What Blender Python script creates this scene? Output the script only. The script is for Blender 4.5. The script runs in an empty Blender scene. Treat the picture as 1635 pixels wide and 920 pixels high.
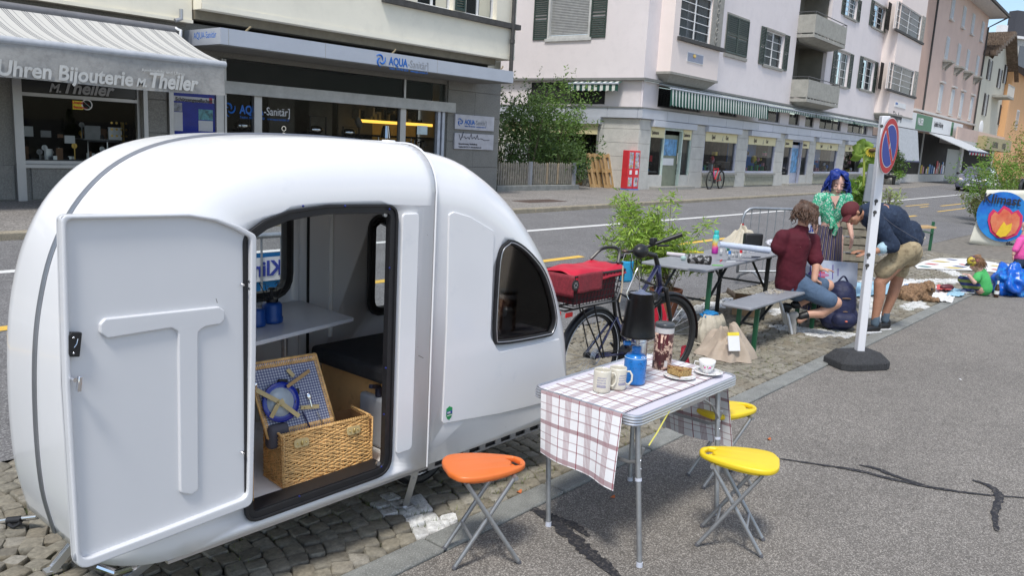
import bpy, bmesh, math, random
import numpy as np
from math import pi, sin, cos, radians, sqrt, atan2
from mathutils import Vector, Matrix, noise
random.seed(7)
scene = bpy.context.scene
C = scene.collection
# ---------------------------------------------------------------- camera
CAM_H = 1.9
FPX, CX, CY = 1300.0, 817.5, 460.0
_vx = np.array([1940-CX, -(283-CY), -FPX]); _vx /= np.linalg.norm(_vx)
_up = np.array([.053, 1., -(0.053*_vx[0]+_vx[1])/_vx[2]]); _up /= np.linalg.norm(_up)
CR = np.array([_vx, np.cross(_up, _vx), _up])
cam_d = bpy.data.cameras.new('camera'); cam = bpy.data.objects.new('camera', cam_d); C.objects.link(cam)
cam_d.sensor_width = 36; cam_d.lens = 36*FPX/1635; cam_d.clip_end = 2000; cam_d.clip_start = .05
_m = Matrix([list(CR[0])+[0], list(CR[1])+[0], list(CR[2])+[CAM_H], [0, 0, 0, 1]])
cam.matrix_world = _m
scene.camera = cam
# ---------------------------------------------------------------- sky and sun
SUN_DIR = Vector((-.44, -.20, .87)).normalized()
el = math.asin(SUN_DIR.z); az = atan2(SUN_DIR.x, SUN_DIR.y)
w = bpy.data.worlds.new('World'); scene.world = w; w.use_nodes = True
nt = w.node_tree; nt.nodes.clear()
sky = nt.nodes.new('ShaderNodeTexSky'); sky.sky_type = 'NISHITA'; sky.sun_disc = False
sky.sun_elevation = el; sky.sun_rotation = az; sky.air_density = 1.0; sky.dust_density = .6; sky.ozone_density = 1.4
bg = nt.nodes.new('ShaderNodeBackground'); bg.inputs[1].default_value = .14
wo = nt.nodes.new('ShaderNodeOutputWorld')
# light summer clouds over most of the sky, clear blue between them
tc = nt.nodes.new('ShaderNodeTexCoord'); mp = nt.nodes.new('ShaderNodeMapping'); mp.inputs['Scale'].default_value = (1, 1, 2.2); mp.inputs['Location'].default_value = (3.1, 1.7, 0)
nz = nt.nodes.new('ShaderNodeTexNoise'); nz.inputs['Scale'].default_value = 1.7; nz.inputs['Detail'].default_value = 7; nz.inputs['Roughness'].default_value = .6
rp = nt.nodes.new('ShaderNodeValToRGB'); rp.color_ramp.elements[0].position = .47; rp.color_ramp.elements[1].position = .66
mx = nt.nodes.new('ShaderNodeMix'); mx.data_type = 'RGBA'
nt.links.new(tc.outputs['Generated'], mp.inputs[0]); nt.links.new(mp.outputs[0], nz.inputs[0]); nt.links.new(nz.outputs[0], rp.inputs[0])
nt.links.new(rp.outputs[0], mx.inputs[0]); nt.links.new(sky.outputs[0], mx.inputs[6]); mx.inputs[7].default_value = (8.8, 8.6, 8.5, 1)
nt.links.new(mx.outputs[2], bg.inputs[0]); nt.links.new(bg.outputs[0], wo.inputs[0])
sl = bpy.data.lights.new('sun', 'SUN'); sl.energy = 2.5; sl.angle = radians(11); sl.color = (1, .96, .9)
so = bpy.data.objects.new('sun', sl); C.objects.link(so)
so.rotation_euler = (-SUN_DIR).to_track_quat('-Z', 'Y').to_euler()
vs = scene.view_settings; vs.view_transform = 'Standard'; vs.look = 'None'; vs.gamma = 1; vs.use_curve_mapping = False; vs.exposure = 0.40
scene.cycles.max_bounces = 12; scene.cycles.diffuse_bounces = 6; scene.cycles.transparent_max_bounces = 12
# ---------------------------------------------------------------- places measured from the photograph (pixel of the 1635x920 photo -> point on a plane)
def ray(px, py): return CR @ np.array([px-CX, -(py-CY), -FPX])
def G(px, py, z=0.): d = ray(px, py); t = (z-CAM_H)/d[2]; return Vector((d[0]*t, d[1]*t, z))
def PY(px, py, Y): d = ray(px, py); t = Y/d[1]; return Vector((d[0]*t, Y, CAM_H+d[2]*t))
def PX(px, py, X): d = ray(px, py); t = X/d[0]; return Vector((X, d[1]*t, CAM_H+d[2]*t))
FW = np.array([-CR[0][2], -CR[1][2]]); FW /= np.linalg.norm(FW)
FWD = Vector((FW[0], FW[1], 0)); RGT = Vector((FW[1], -FW[0], 0)); UP = Vector((0, 0, 1))
def PD(px, py, D): d = ray(px, py); t = D/(d[0]*FW[0]+d[1]*FW[1]); return Vector((d[0]*t, d[1]*t, CAM_H+d[2]*t))
ROAD_Y0, ROAD_S = 4.85, .055
def road_z(y): return ROAD_S*(y-ROAD_Y0)
def GR(px, py):
 d = ray(px, py); t = (CAM_H+ROAD_S*ROAD_Y0)/(ROAD_S*d[1]-d[2]); return Vector((d[0]*t, d[1]*t, CAM_H+d[2]*t))
# ---------------------------------------------------------------- object helpers
WM = {}
def linkp(o, parent, world):
 pw = WM[parent.name] if parent else Matrix()
 o.parent = parent; o.matrix_basis = pw.inverted() @ world; WM[o.name] = world
def props(o, label=None, cat=None, group=None, kind=None):
 if label: o['label'] = label
 if cat: o['category'] = cat
 if group: o['group'] = group
 if kind: o['kind'] = kind
 return o
def thing(name, label, cat, loc=(0, 0, 0), rz=0, group=None):
 o = bpy.data.objects.new(name, None); C.objects.link(o); o.empty_display_size = .1
 linkp(o, None, Matrix.Translation(Vector(loc)) @ Matrix.Rotation(rz, 4, 'Z'))
 return props(o, label, cat, group)
TMP = bpy.data.scenes.new('workshop')
class MB:
 def __init__(s): s.v = []; s.f = []; s.uv = None; s.mi = []
 def add(s, vs, fs, M=None):
  b = len(s.v)
  s.v += [tuple(M @ Vector(p)) for p in vs] if M is not None else [tuple(p) for p in vs]
  s.f += [tuple(b+i for i in f) for f in fs]; return s
 def box(s, a, b, M=None):
  x0, y0, z0 = a; x1, y1, z1 = b
  return s.add([(x0,y0,z0),(x1,y0,z0),(x1,y1,z0),(x0,y1,z0),(x0,y0,z1),(x1,y0,z1),(x1,y1,z1),(x0,y1,z1)],
      [(0,3,2,1),(4,5,6,7),(0,1,5,4),(1,2,6,5),(2,3,7,6),(3,0,4,7)], M)
 def bar(s, p0, p1, w, h=None, up=UP):
  h = h or w; p0 = Vector(p0); p1 = Vector(p1); d = (p1-p0); L = d.length; d.normalize()
  a = d.cross(up)
  if a.length < 1e-4: a = d.cross(Vector((1, 0, 0)))
  a.normalize(); b = a.cross(d).normalized()
  vs = [p0+a*sx*w/2+b*sy*h/2+d*t for t in (0, L) for sx, sy in ((-1,-1),(1,-1),(1,1),(-1,1))]
  return s.add(vs, [(0,3,2,1),(4,5,6,7),(0,1,5,4),(1,2,6,5),(2,3,7,6),(3,0,4,7)])
 def cyl(s, p0, p1, r0, r1=None, n=12, cap=True, M=None): return s.tube([p0, p1], [r0, r0 if r1 is None else r1], n, cap, M)
 def tube(s, pts, r, n=8, cap=True, M=None, closed=False):
  pts = [Vector(p) for p in pts]; k = len(pts); rs = r if isinstance(r, (list, tuple)) else [r]*k
  vs = []; fs = []; a = None
  for i in range(k):
   if closed: t = (pts[(i+1) % k]-pts[i-1])
   else: t = pts[min(i+1, k-1)]-pts[max(i-1, 0)]
   t = t.normalized() if t.length > 1e-9 else Vector((0, 0, 1))
   if a is None: a = t.cross(UP) if abs(t.z) < .9 else t.cross(Vector((1, 0, 0)))
   a = (a - t*a.dot(t)); a = a.normalized() if a.length > 1e-6 else t.orthogonal().normalized(); b = t.cross(a)
   for j in range(n):
    q = 2*pi*j/n; vs.append(pts[i]+(a*cos(q)+b*sin(q))*rs[i])
  for i in range(k if closed else k-1):
   for j in range(n):
    i2 = (i+1) % k
    fs.append((i*n+j, i*n+(j+1) % n, i2*n+(j+1) % n, i2*n+j))
  if cap and not closed: fs.append(tuple(range(n-1, -1, -1))); fs.append(tuple((k-1)*n+j for j in range(n)))
  return s.add(vs, fs, M)
 def ell(s, c, r, nu=16, nv=10, M=None):
  r = (r, r, r) if isinstance(r, (int, float)) else r
  T = (M if M is not None else Matrix()) 
  vs = []; fs = []
  for i in range(nv+1):
   p = pi*i/nv
   for j in range(nu):
    q = 2*pi*j/nu; vs.append((c[0]+r[0]*sin(p)*cos(q), c[1]+r[1]*sin(p)*sin(q), c[2]+r[2]*cos(p)))
  for i in range(nv):
   for j in range(nu):
    a, b = i*nu+j, i*nu+(j+1) % nu
    if i == 0: fs.append((0, (i+1)*nu+j, (i+1)*nu+(j+1) % nu))
    elif i == nv-1: fs.append((a, nv*nu, b))
    else: fs.append((a, a+nu, b+nu, b))
  return s.add(vs, fs, T)
 def lathe(s, prof, c=(0, 0, 0), n=20, M=None):
  vs = [(c[0]+r*cos(2*pi*j/n), c[1]+r*sin(2*pi*j/n), c[2]+z) for r, z in prof for j in range(n)]
  fs = [(i*n+j, i*n+(j+1) % n, (i+1)*n+(j+1) % n, (i+1)*n+j) for i in range(len(prof)-1) for j in range(n)]
  if prof[0][0] > 1e-5: fs.append(tuple(range(n-1, -1, -1)))
  if prof[-1][0] > 1e-5: fs.append(tuple((len(prof)-1)*n+j for j in range(n)))
  return s.add(vs, fs, M)
 def quad(s, a, b, c, d): return s.add([a, b, c, d], [(0, 1, 2, 3)])
 def grid(s, fn, nu, nv, uvf=None, M=None):
  vs = [fn(i/nu, j/nv) for j in range(nv+1) for i in range(nu+1)]
  fs = [(j*(nu+1)+i, j*(nu+1)+i+1, (j+1)*(nu+1)+i+1, (j+1)*(nu+1)+i) for j in range(nv) for i in range(nu)]
  if uvf: s.uv = (s.uv or []) + [uvf(i/nu, j/nv) for j in range(nv+1) for i in range(nu+1)]
  return s.add(vs, fs, M)
 def prism(s, poly, z0, z1, M=None):
  n = len(poly)
  return s.add([(x, y, z0) for x, y in poly]+[(x, y, z1) for x, y in poly],
      [tuple(range(n-1, -1, -1)), tuple(range(n, 2*n))]+[(i, (i+1) % n, n+(i+1) % n, n+i) for i in range(n)], M)
 def mesh(s, name='m'):
  me = bpy.data.meshes.new(name); me.from_pydata(s.v, [], s.f)
  if s.uv and len(s.uv) == len(s.v):
   l = me.uv_layers.new(name='UVMap'); idx = np.empty(len(me.loops), int); me.loops.foreach_get('vertex_index', idx)
   l.data.foreach_set('uv', np.array(s.uv)[idx].ravel())
  me.update(); return me
def mesh_obj(name, me, m, parent=None, local=False, recenter=True, smooth=True, bevel=0, seg=2, mats=None, solid=0, clean=False):
 if clean:
  bm = bmesh.new(); bm.from_mesh(me); bmesh.ops.remove_doubles(bm, verts=bm.verts, dist=1e-5); bmesh.ops.recalc_face_normals(bm, faces=bm.faces); bm.to_mesh(me); bm.free()
 n = len(me.vertices); co = np.empty(n*3); me.vertices.foreach_get('co', co); co = co.reshape(-1, 3)
 if recenter and n:
  c = (co.min(0)+co.max(0))/2; c[2] = co[:, 2].min(); co = co-c; me.vertices.foreach_set('co', co.ravel())
 else: c = np.zeros(3)
 me.update()
 o = bpy.data.objects.new(name, me); C.objects.link(o)
 for q in (mats or [m]): me.materials.append(q)
 T = Matrix.Translation(Vector(c))
 linkp(o, parent, (WM[parent.name] @ T) if (parent and local) else T)
 if smooth:
  me.shade_smooth() if hasattr(me, 'shade_smooth') else None
  if smooth is True:
   try: me.set_sharp_from_angle(angle=radians(38))
   except Exception: pass
 if solid: 
  q = o.modifiers.new('s', 'SOLIDIFY'); q.thickness = solid; q.offset = -1
 if bevel:
  b = o.modifiers.new('b', 'BEVEL'); b.width = bevel; b.segments = seg; b.limit_method = 'ANGLE'; b.angle_limit = radians(35); b.harden_normals = False
 return o
def obj(name, mb, m, parent=None, label=None, cat=None, group=None, kind=None, **k):
 o = mesh_obj(name, mb.mesh(name), m, parent, **k); return props(o, label, cat, group, kind)
def inst(name, me, world, parent=None, m=None):
 o = bpy.data.objects.new(name, me); C.objects.link(o); linkp(o, parent, world)
 return o
def copy_tree(o, world, label=None, group=None):
 def rec(s, par):
  c = s.copy(); C.objects.link(c); c.parent = par; return c
 r = rec(o, None); r.matrix_basis = world; WM[r.name] = world
 def kids(a, b):
  for ch in list(a.children): kids(ch, rec(ch, b))
 kids(o, r)
 if label: r['label'] = label
 if group: r['group'] = group
 return r
def plate(outer, holes=(), t=.01, bevel=0, res=1):
 """flat plate in XY with holes, front face at z=t (plus bevel), from curve splines -> mesh"""
 cu = bpy.data.curves.new('c', 'CURVE'); cu.dimensions = '2D'; cu.fill_mode = 'BOTH'; cu.extrude = t/2; cu.bevel_depth = bevel; cu.bevel_resolution = 2; cu.offset = -bevel
 for pl in [outer]+list(holes):
  sp = cu.splines.new('POLY'); sp.points.add(len(pl)-1); sp.use_cyclic_u = True
  for i, p in enumerate(pl): sp.points[i].co = (p[0], p[1], 0, 1)
 o = bpy.data.objects.new('c', cu); C.objects.link(o); dg = bpy.context.evaluated_depsgraph_get(); dg.update()
 me = bpy.data.meshes.new_from_object(o.evaluated_get(dg)); bpy.data.objects.remove(o); bpy.data.curves.remove(cu)
 return me
def pobj(name, outer, holes, t, M, m, parent=None, bevel=0, local=False, label=None, **k):
 me = plate(outer, holes, t, bevel); me.transform(M); me.materials.clear()
 o = mesh_obj(name, me, m, parent, local=local, clean=True, smooth='all' if bevel else True, **k)
 if bevel: q = o.modifiers.new('w', 'WEIGHTED_NORMAL'); q.weight = 100
 if label: o['label'] = label
 return o
def MXZ(y, flip=1):   # plate's XY -> world XZ, plate's +z -> -Y (towards the camera)
 return Matrix(((1, 0, 0, 0), (0, 0, -1, y), (0, 1, 0, 0), (0, 0, 0, 1)))
def rpoly(pts, r, seg=5):
 out = []; n = len(pts)
 for i in range(n):
  p = Vector(pts[i]).to_2d() if len(pts[i]) > 2 else Vector(pts[i]); a = Vector(pts[i-1])-p; b = Vector(pts[(i+1) % n])-p
  ri = r[i] if isinstance(r, (list, tuple)) else r
  if ri <= 0: out.append(tuple(p)); continue
  la, lb = a.length, b.length; a.normalize(); b.normalize()
  ang = a.angle(b); d = min(ri/math.tan(ang/2), la*.49, lb*.49)
  p0, p1 = p+a*d, p+b*d
  for j in range(seg+1):
   t = j/seg; q = p0*(1-t)**2+p*2*t*(1-t)+p1*t*t; out.append((q.x, q.y))
 return out
def spline(pts, n):
 P = [Vector(p) for p in pts]; P = [P[0]*2-P[1]]+P+[P[-1]*2-P[-2]]; out = []
 for i in range(1, len(P)-2):
  for j in range(n):
   t = j/n; a, b, c, d = P[i-1:i+3]
   out.append(.5*((2*b)+(c-a)*t+(2*a-5*b+4*c-d)*t*t+(3*b-a-3*c+d)*t**3))
 out.append(P[-2]); return out
def text(s, size, M, m, parent=None, name='lettering', ext=.002, align='LEFT', shear=0, sx=1, bold=0, local=False):
 cu = bpy.data.curves.new('t', 'FONT'); cu.body = s; cu.size = size; cu.extrude = ext; cu.align_x = align; cu.shear = shear; cu.offset = bold; cu.resolution_u = 3
 o = bpy.data.objects.new('t', cu); C.objects.link(o); dg = bpy.context.evaluated_depsgraph_get(); dg.update()
 me = bpy.data.meshes.new_from_object(o.evaluated_get(dg)); bpy.data.objects.remove(o); bpy.data.curves.remove(cu)
 me.transform(Matrix.Diagonal((sx, 1, 1, 1))); me.transform(M); me.materials.clear()
 return mesh_obj(name, me, m, parent, local=local, smooth=False)
# ---------------------------------------------------------------- materials
MATS = {}
def _n(nt, t, **k):
 n = nt.nodes.new(t)
 for a, b in k.items():
  if a.startswith('_'): setattr(n, a[1:], b)
  else: n.inputs[a.replace('__', ' ')].default_value = b
 return n
def mat(name, c, rough=.6, metal=0, var=.12, scale=6., bump=.0, bscale=40., c2=None, cscale=None, coat=0, spec=None, emit=0, alpha=1, sheen=0, world=True, thr=(.35, .65), detail=4):
 if name in MATS: return MATS[name]
 m = bpy.data.materials.new(name); m.use_nodes = True; nt = m.node_tree; b = nt.nodes['Principled BSDF']
 L = nt.links.new
 geo = _n(nt, 'ShaderNodeNewGeometry') if world else None; tc = _n(nt, 'ShaderNodeTexCoord')
 co = tc.outputs['Object'] if not world else geo.outputs['Position']
 n1 = _n(nt, 'ShaderNodeTexNoise', Scale=scale, Detail=float(detail), Roughness=.6); L(co, n1.inputs['Vector'])
 r = nt.nodes.new('ShaderNodeValToRGB'); r.color_ramp.elements[0].position = .3; r.color_ramp.elements[1].position = .7
 a = tuple(x*(1-var) for x in c)+(1,); d = tuple(min(1, x*(1+var)) for x in c)+(1,)
 r.color_ramp.elements[0].color = a; r.color_ramp.elements[1].color = d
 L(n1.outputs[0], r.inputs[0]); out = r.outputs[0]
 if c2:
  n2 = _n(nt, 'ShaderNodeTexNoise', Scale=cscale or scale*3, Detail=5.0, Roughness=.65); L(co, n2.inputs['Vector'])
  r2 = nt.nodes.new('ShaderNodeValToRGB'); r2.color_ramp.elements[0].position = thr[0]; r2.color_ramp.elements[1].position = thr[1]
  mx = _n(nt, 'ShaderNodeMix', _data_type='RGBA'); L(n2.outputs[0], r2.inputs[0]); L(r2.outputs[0], mx.inputs[0]); L(out, mx.inputs[6]); mx.inputs[7].default_value = tuple(c2)+(1,); out = mx.outputs[2]
 L(out, b.inputs['Base Color'])
 b.inputs['Roughness'].default_value = rough; b.inputs['Metallic'].default_value = metal
 b.inputs['Coat Weight'].default_value = coat; b.inputs['Coat Roughness'].default_value = .05
 if sheen: b.inputs['Sheen Weight'].default_value = sheen
 if spec is not None: b.inputs['Specular IOR Level'].default_value = spec
 if emit: L(out, b.inputs['Emission Color']); b.inputs['Emission Strength'].default_value = emit
 if bump:
  n3 = _n(nt, 'ShaderNodeTexNoise', Scale=bscale, Detail=4.0, Roughness=.6); L(co, n3.inputs['Vector'])
  bp = _n(nt, 'ShaderNodeBump', Strength=min(1., bump), Distance=.01*max(1, bump)); L(n3.outputs[0], bp.inputs['Height']); L(bp.outputs[0], b.inputs['Normal'])
 MATS[name] = m; return m
def glass(name, tint=(.9, .92, .92), rough=.02, tr=.9, refl=1.45):
 if name in MATS: return MATS[name]
 m = bpy.data.materials.new(name); m.use_nodes = True; nt = m.node_tree; nt.nodes.clear(); L = nt.links.new
 o = _n(nt, 'ShaderNodeOutputMaterial'); t = _n(nt, 'ShaderNodeBsdfTransparent', Color=tuple(x*tr for x in tint)+(1,))
 g = _n(nt, 'ShaderNodeBsdfGlossy', Roughness=rough); f = _n(nt, 'ShaderNodeFresnel', IOR=refl); x = _n(nt, 'ShaderNodeMixShader')
 L(f.outputs[0], x.inputs[0]); L(t.outputs[0], x.inputs[1]); L(g.outputs[0], x.inputs[2]); L(x.outputs[0], o.inputs[0])
 MATS[name] = m; return m
def stripes(nt, val, period, bands):
 """1 where val (mod period) lies in one of the bands [(start,end)]"""
 L = nt.links.new; md = _n(nt, 'ShaderNodeMath', _operation='FLOORED_MODULO'); L(val, md.inputs[0]); md.inputs[1].default_value = period; tot = None
 for a, b in bands:
  g = _n(nt, 'ShaderNodeMath', _operation='GREATER_THAN'); L(md.outputs[0], g.inputs[0]); g.inputs[1].default_value = a
  l = _n(nt, 'ShaderNodeMath', _operation='LESS_THAN'); L(md.outputs[0], l.inputs[0]); l.inputs[1].default_value = b
  q = _n(nt, 'ShaderNodeMath', _operation='MULTIPLY'); L(g.outputs[0], q.inputs[0]); L(l.outputs[0], q.inputs[1])
  if tot is None: tot = q.outputs[0]
  else:
   s = _n(nt, 'ShaderNodeMath', _operation='ADD'); L(tot, s.inputs[0]); L(q.outputs[0], s.inputs[1]); tot = s.outputs[0]
 return tot
def striped(name, base, layers, rough=.8, coord='UV', bump=0, wob=0):
 """layers: [(axis 0/1/2, period, bands, colour, opacity)]"""
 if name in MATS: return MATS[name]
 m = bpy.data.materials.new(name); m.use_nodes = True; nt = m.node_tree; b = nt.nodes['Principled BSDF']; L = nt.links.new
 tc = _n(nt, 'ShaderNodeTexCoord'); sp = _n(nt, 'ShaderNodeSeparateXYZ'); src = tc.outputs[coord]
 if wob:
  n = _n(nt, 'ShaderNodeTexNoise', Scale=8.0); L(src, n.inputs['Vector']); v = _n(nt, 'ShaderNodeVectorMath', _operation='SCALE'); v.inputs['Scale'].default_value = wob; L(n.outputs['Color'], v.inputs[0])
  a = _n(nt, 'ShaderNodeVectorMath', _operation='ADD'); L(src, a.inputs[0]); L(v.outputs[0], a.inputs[1]); src = a.outputs[0]
 L(src, sp.inputs[0]); col = None
 rgb = _n(nt, 'ShaderNodeRGB'); rgb.outputs[0].default_value = tuple(base)+(1,); col = rgb.outputs[0]
 for ax, per, bands, c, op in layers:
  f = stripes(nt, sp.outputs[ax], per, bands); mu = _n(nt, 'ShaderNodeMath', _operation='MULTIPLY', _use_clamp=True); L(f, mu.inputs[0]); mu.inputs[1].default_value = op
  x = _n(nt, 'ShaderNodeMix', _data_type='RGBA'); L(mu.outputs[0], x.inputs[0]); L(col, x.inputs[6]); x.inputs[7].default_value = tuple(c)+(1,); col = x.outputs[2]
 L(col, b.inputs['Base Color']); b.inputs['Roughness'].default_value = rough
 if bump:
  n3 = _n(nt, 'ShaderNodeTexNoise', Scale=30.0, Detail=3.0); L(tc.outputs['Object'], n3.inputs['Vector'])
  bp = _n(nt, 'ShaderNodeBump', Strength=bump, Distance=.01); L(n3.outputs[0], bp.inputs['Height']); L(bp.outputs[0], b.inputs['Normal'])
 MATS[name] = m; return m
# ================================================================ SETTING: ground, road, pavements
def proj(p):
 c = CR.T @ (np.array(p, float)-np.array([0, 0, CAM_H])); 
 return (CX+FPX*c[0]/-c[2], CY-FPX*c[1]/-c[2], -c[2]) if c[2] < -.05 else (-9999, -9999, 0)
def asphalt(name, base, grain, gscale, spread=.5, patch=.12):
 m = bpy.data.materials.new(name); m.use_nodes = True; nt = m.node_tree; b = nt.nodes['Principled BSDF']; L = nt.links.new
 g = _n(nt, 'ShaderNodeNewGeometry'); v = _n(nt, 'ShaderNodeTexVoronoi', Scale=gscale); L(g.outputs['Position'], v.inputs['Vector'])
 sp = _n(nt, 'ShaderNodeSeparateColor'); L(v.outputs['Color'], sp.inputs[0])
 r = nt.nodes.new('ShaderNodeValToRGB'); e = r.color_ramp.elements; e[0].position = 0; e[0].color = tuple(x*(1-spread) for x in base)+(1,)
 e[1].position = 1; e[1].color = tuple(grain)+(1,); q = e.new(.6); q.color = tuple(base)+(1,)
 L(sp.outputs[0], r.inputs[0])
 n = _n(nt, 'ShaderNodeTexNoise', Scale=.9, Detail=6.0, Roughness=.65); L(g.outputs['Position'], n.inputs['Vector'])
 mr = _n(nt, 'ShaderNodeMapRange'); L(n.outputs[0], mr.inputs[0]); mr.inputs[1].default_value = .3; mr.inputs[2].default_value = .7; mr.inputs[3].default_value = 1-patch; mr.inputs[4].default_value = 1+patch
 n2 = _n(nt, 'ShaderNodeTexNoise', Scale=9.0, Detail=5.0, Roughness=.7); L(g.outputs['Position'], n2.inputs['Vector'])
 m2 = _n(nt, 'ShaderNodeMapRange'); L(n2.outputs[0], m2.inputs[0]); m2.inputs[1].default_value = .3; m2.inputs[2].default_value = .7; m2.inputs[3].default_value = .9; m2.inputs[4].default_value = 1.1
 x = _n(nt, 'ShaderNodeVectorMath', _operation='SCALE'); L(r.outputs[0], x.inputs[0]); L(mr.outputs[0], x.inputs['Scale'])
 x2 = _n(nt, 'ShaderNodeVectorMath', _operation='SCALE'); L(x.outputs[0], x2.inputs[0]); L(m2.outputs[0], x2.inputs['Scale'])
 L(x2.outputs[0], b.inputs['Base Color']); b.inputs['Roughness'].default_value = .85
 bp = _n(nt, 'ShaderNodeBump', Strength=.5, Distance=.004); L(v.outputs['Distance'], bp.inputs['Height']); L(bp.outputs[0], b.inputs['Normal'])
 return m
M_foot = asphalt('pavement_asphalt', (.165, .150, .132), (.36, .335, .30), 190., .42, .15)
M_road = asphalt('road_asphalt', (.145, .142, .142), (.27, .265, .26), 120., .4, .13)
M_side = asphalt('sidewalk_asphalt', (.20, .185, .168), (.36, .34, .31), 60., .35, .14)
M_tar = mat('tar', (.018, .018, .022), .75, var=.5, scale=30, c2=(.10, .09, .08), cscale=60, thr=(.52, .66), bump=.6, bscale=120)
M_kerb = mat('granite_kerb', (.19, .195, .18), .8, var=.25, scale=7, c2=(.36, .36, .34), cscale=140, thr=(.5, .7), bump=.5, bscale=90)
M_kerbfar = mat('granite_kerb_tan', (.30, .26, .19), .85, var=.2, scale=5, c2=(.13, .12, .10), cscale=60, thr=(.5, .7), bump=.6, bscale=60)
M_wline = mat('white_road_paint', (.66, .66, .64), .7, var=.06, scale=12, c2=(.35, .35, .34), cscale=60, thr=(.56, .72))
M_yline = mat('yellow_road_paint', (.68, .43, .07), .7, var=.08, scale=12, c2=(.30, .24, .12), cscale=60, thr=(.56, .74))
M_bed = mat('joint_dirt', (.045, .042, .034), .95, var=.4, scale=14, c2=(.06, .085, .02), cscale=3.5, thr=(.46, .6), bump=1, bscale=80)
def cobble_mat(name, cols, extra=None):
 m = bpy.data.materials.new(name); m.use_nodes = True; nt = m.node_tree; b = nt.nodes['Principled BSDF']; L = nt.links.new
 g = _n(nt, 'ShaderNodeNewGeometry'); oi = _n(nt, 'ShaderNodeObjectInfo'); a = _n(nt, 'ShaderNodeMath', _operation='ADD'); f = _n(nt, 'ShaderNodeMath', _operation='FRACT')
 L(g.outputs['Random Per Island'], a.inputs[0]); L(oi.outputs['Random'], a.inputs[1]); L(a.outputs[0], f.inputs[0])
 r = nt.nodes.new('ShaderNodeValToRGB'); e = r.color_ramp.elements
 for i, c in enumerate(cols):
  q = e[i] if i < 2 else e.new(.5); q.position = i/(len(cols)-1); 
 for i, c in enumerate(cols): e[i].position = i/(len(cols)-1); e[i].color = tuple(c)+(1,)
 L(f.outputs[0], r.inputs[0])
 n = _n(nt, 'ShaderNodeTexNoise', Scale=38.0, Detail=5.0, Roughness=.7); L(g.outputs['Position'], n.inputs['Vector'])
 mr = _n(nt, 'ShaderNodeMapRange'); L(n.outputs[0], mr.inputs[0]); mr.inputs[1].default_value = .3; mr.inputs[2].default_value = .7; mr.inputs[3].default_value = .66; mr.inputs[4].default_value = 1.3
 x = _n(nt, 'ShaderNodeVectorMath', _operation='SCALE'); L(r.outputs[0], x.inputs[0]); L(mr.outputs[0], x.inputs['Scale']); out = x.outputs[0]
 if extra:
  n2 = _n(nt, 'ShaderNodeTexNoise', Scale=22.0, Detail=6.0, Roughness=.75); L(g.outputs['Position'], n2.inputs['Vector'])
  r2 = nt.nodes.new('ShaderNodeValToRGB'); r2.color_ramp.elements[0].position = .56; r2.color_ramp.elements[1].position = .66; L(n2.outputs[0], r2.inputs[0])
  k = _n(nt, 'ShaderNodeMix', _data_type='RGBA'); L(r2.outputs[0], k.inputs[0]); L(out, k.inputs[6]); k.inputs[7].default_value = tuple(extra)+(1,); out = k.outputs[2]
 L(out, b.inputs['Base Color']); b.inputs['Roughness'].default_value = .78
 bp = _n(nt, 'ShaderNodeBump', Strength=.9, Distance=.006); L(n.outputs[0], bp.inputs['Height']); L(bp.outputs[0], b.inputs['Normal'])
 return m
M_cob = cobble_mat('cobble_stone', [(.155, .14, .11), (.25, .23, .18), (.19, .165, .12), (.29, .27, .225)])
M_cobw = cobble_mat('cobble_white_paint', [(.50, .50, .48), (.66, .66, .64), (.58, .58, .56)], (.30, .28, .24))
props(obj('ground', MB().quad((-400, -400, -.12), (400, -400, -.12), (400, 600, -.12), (-400, 600, -.12)), M_side, recenter=False), kind='structure')
mb = MB().quad((-12, -14, 0), (90, -14, 0), (90, 2.44, 0), (-12, 2.44, 0))
props(obj('footpath', mb, M_foot, recenter=False), kind='structure')
FK = [(-30, 11.2), (14, 11.22), (21, 11.5), (33, 12.0), (50, 12.9), (70, 14.0), (120, 17)]
def fky(x):
 for (a, b), (c, d) in zip(FK, FK[1:]):
  if x <= c: return b+(d-b)*(x-a)/(c-a)
 return FK[-1][1]
mb = MB(); xs = [-30, 0, 14, 21, 33, 50, 70, 120]
for a, b in zip(xs, xs[1:]): mb.quad((a, ROAD_Y0, 0), (b, ROAD_Y0, 0), (b, fky(b)+.05, road_z(fky(b)+.05)), (a, fky(a)+.05, road_z(fky(a)+.05)))
props(obj('road', mb, M_road, recenter=False), kind='structure')
mb = MB()
for a, b in zip(xs, xs[1:]): mb.quad((a, fky(a)+.16, .446), (b, fky(b)+.16, .446), (b, 45, .446), (a, 45, .446))
walk = obj('sidewalk', mb, M_side, recenter=False, kind='structure')
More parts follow.
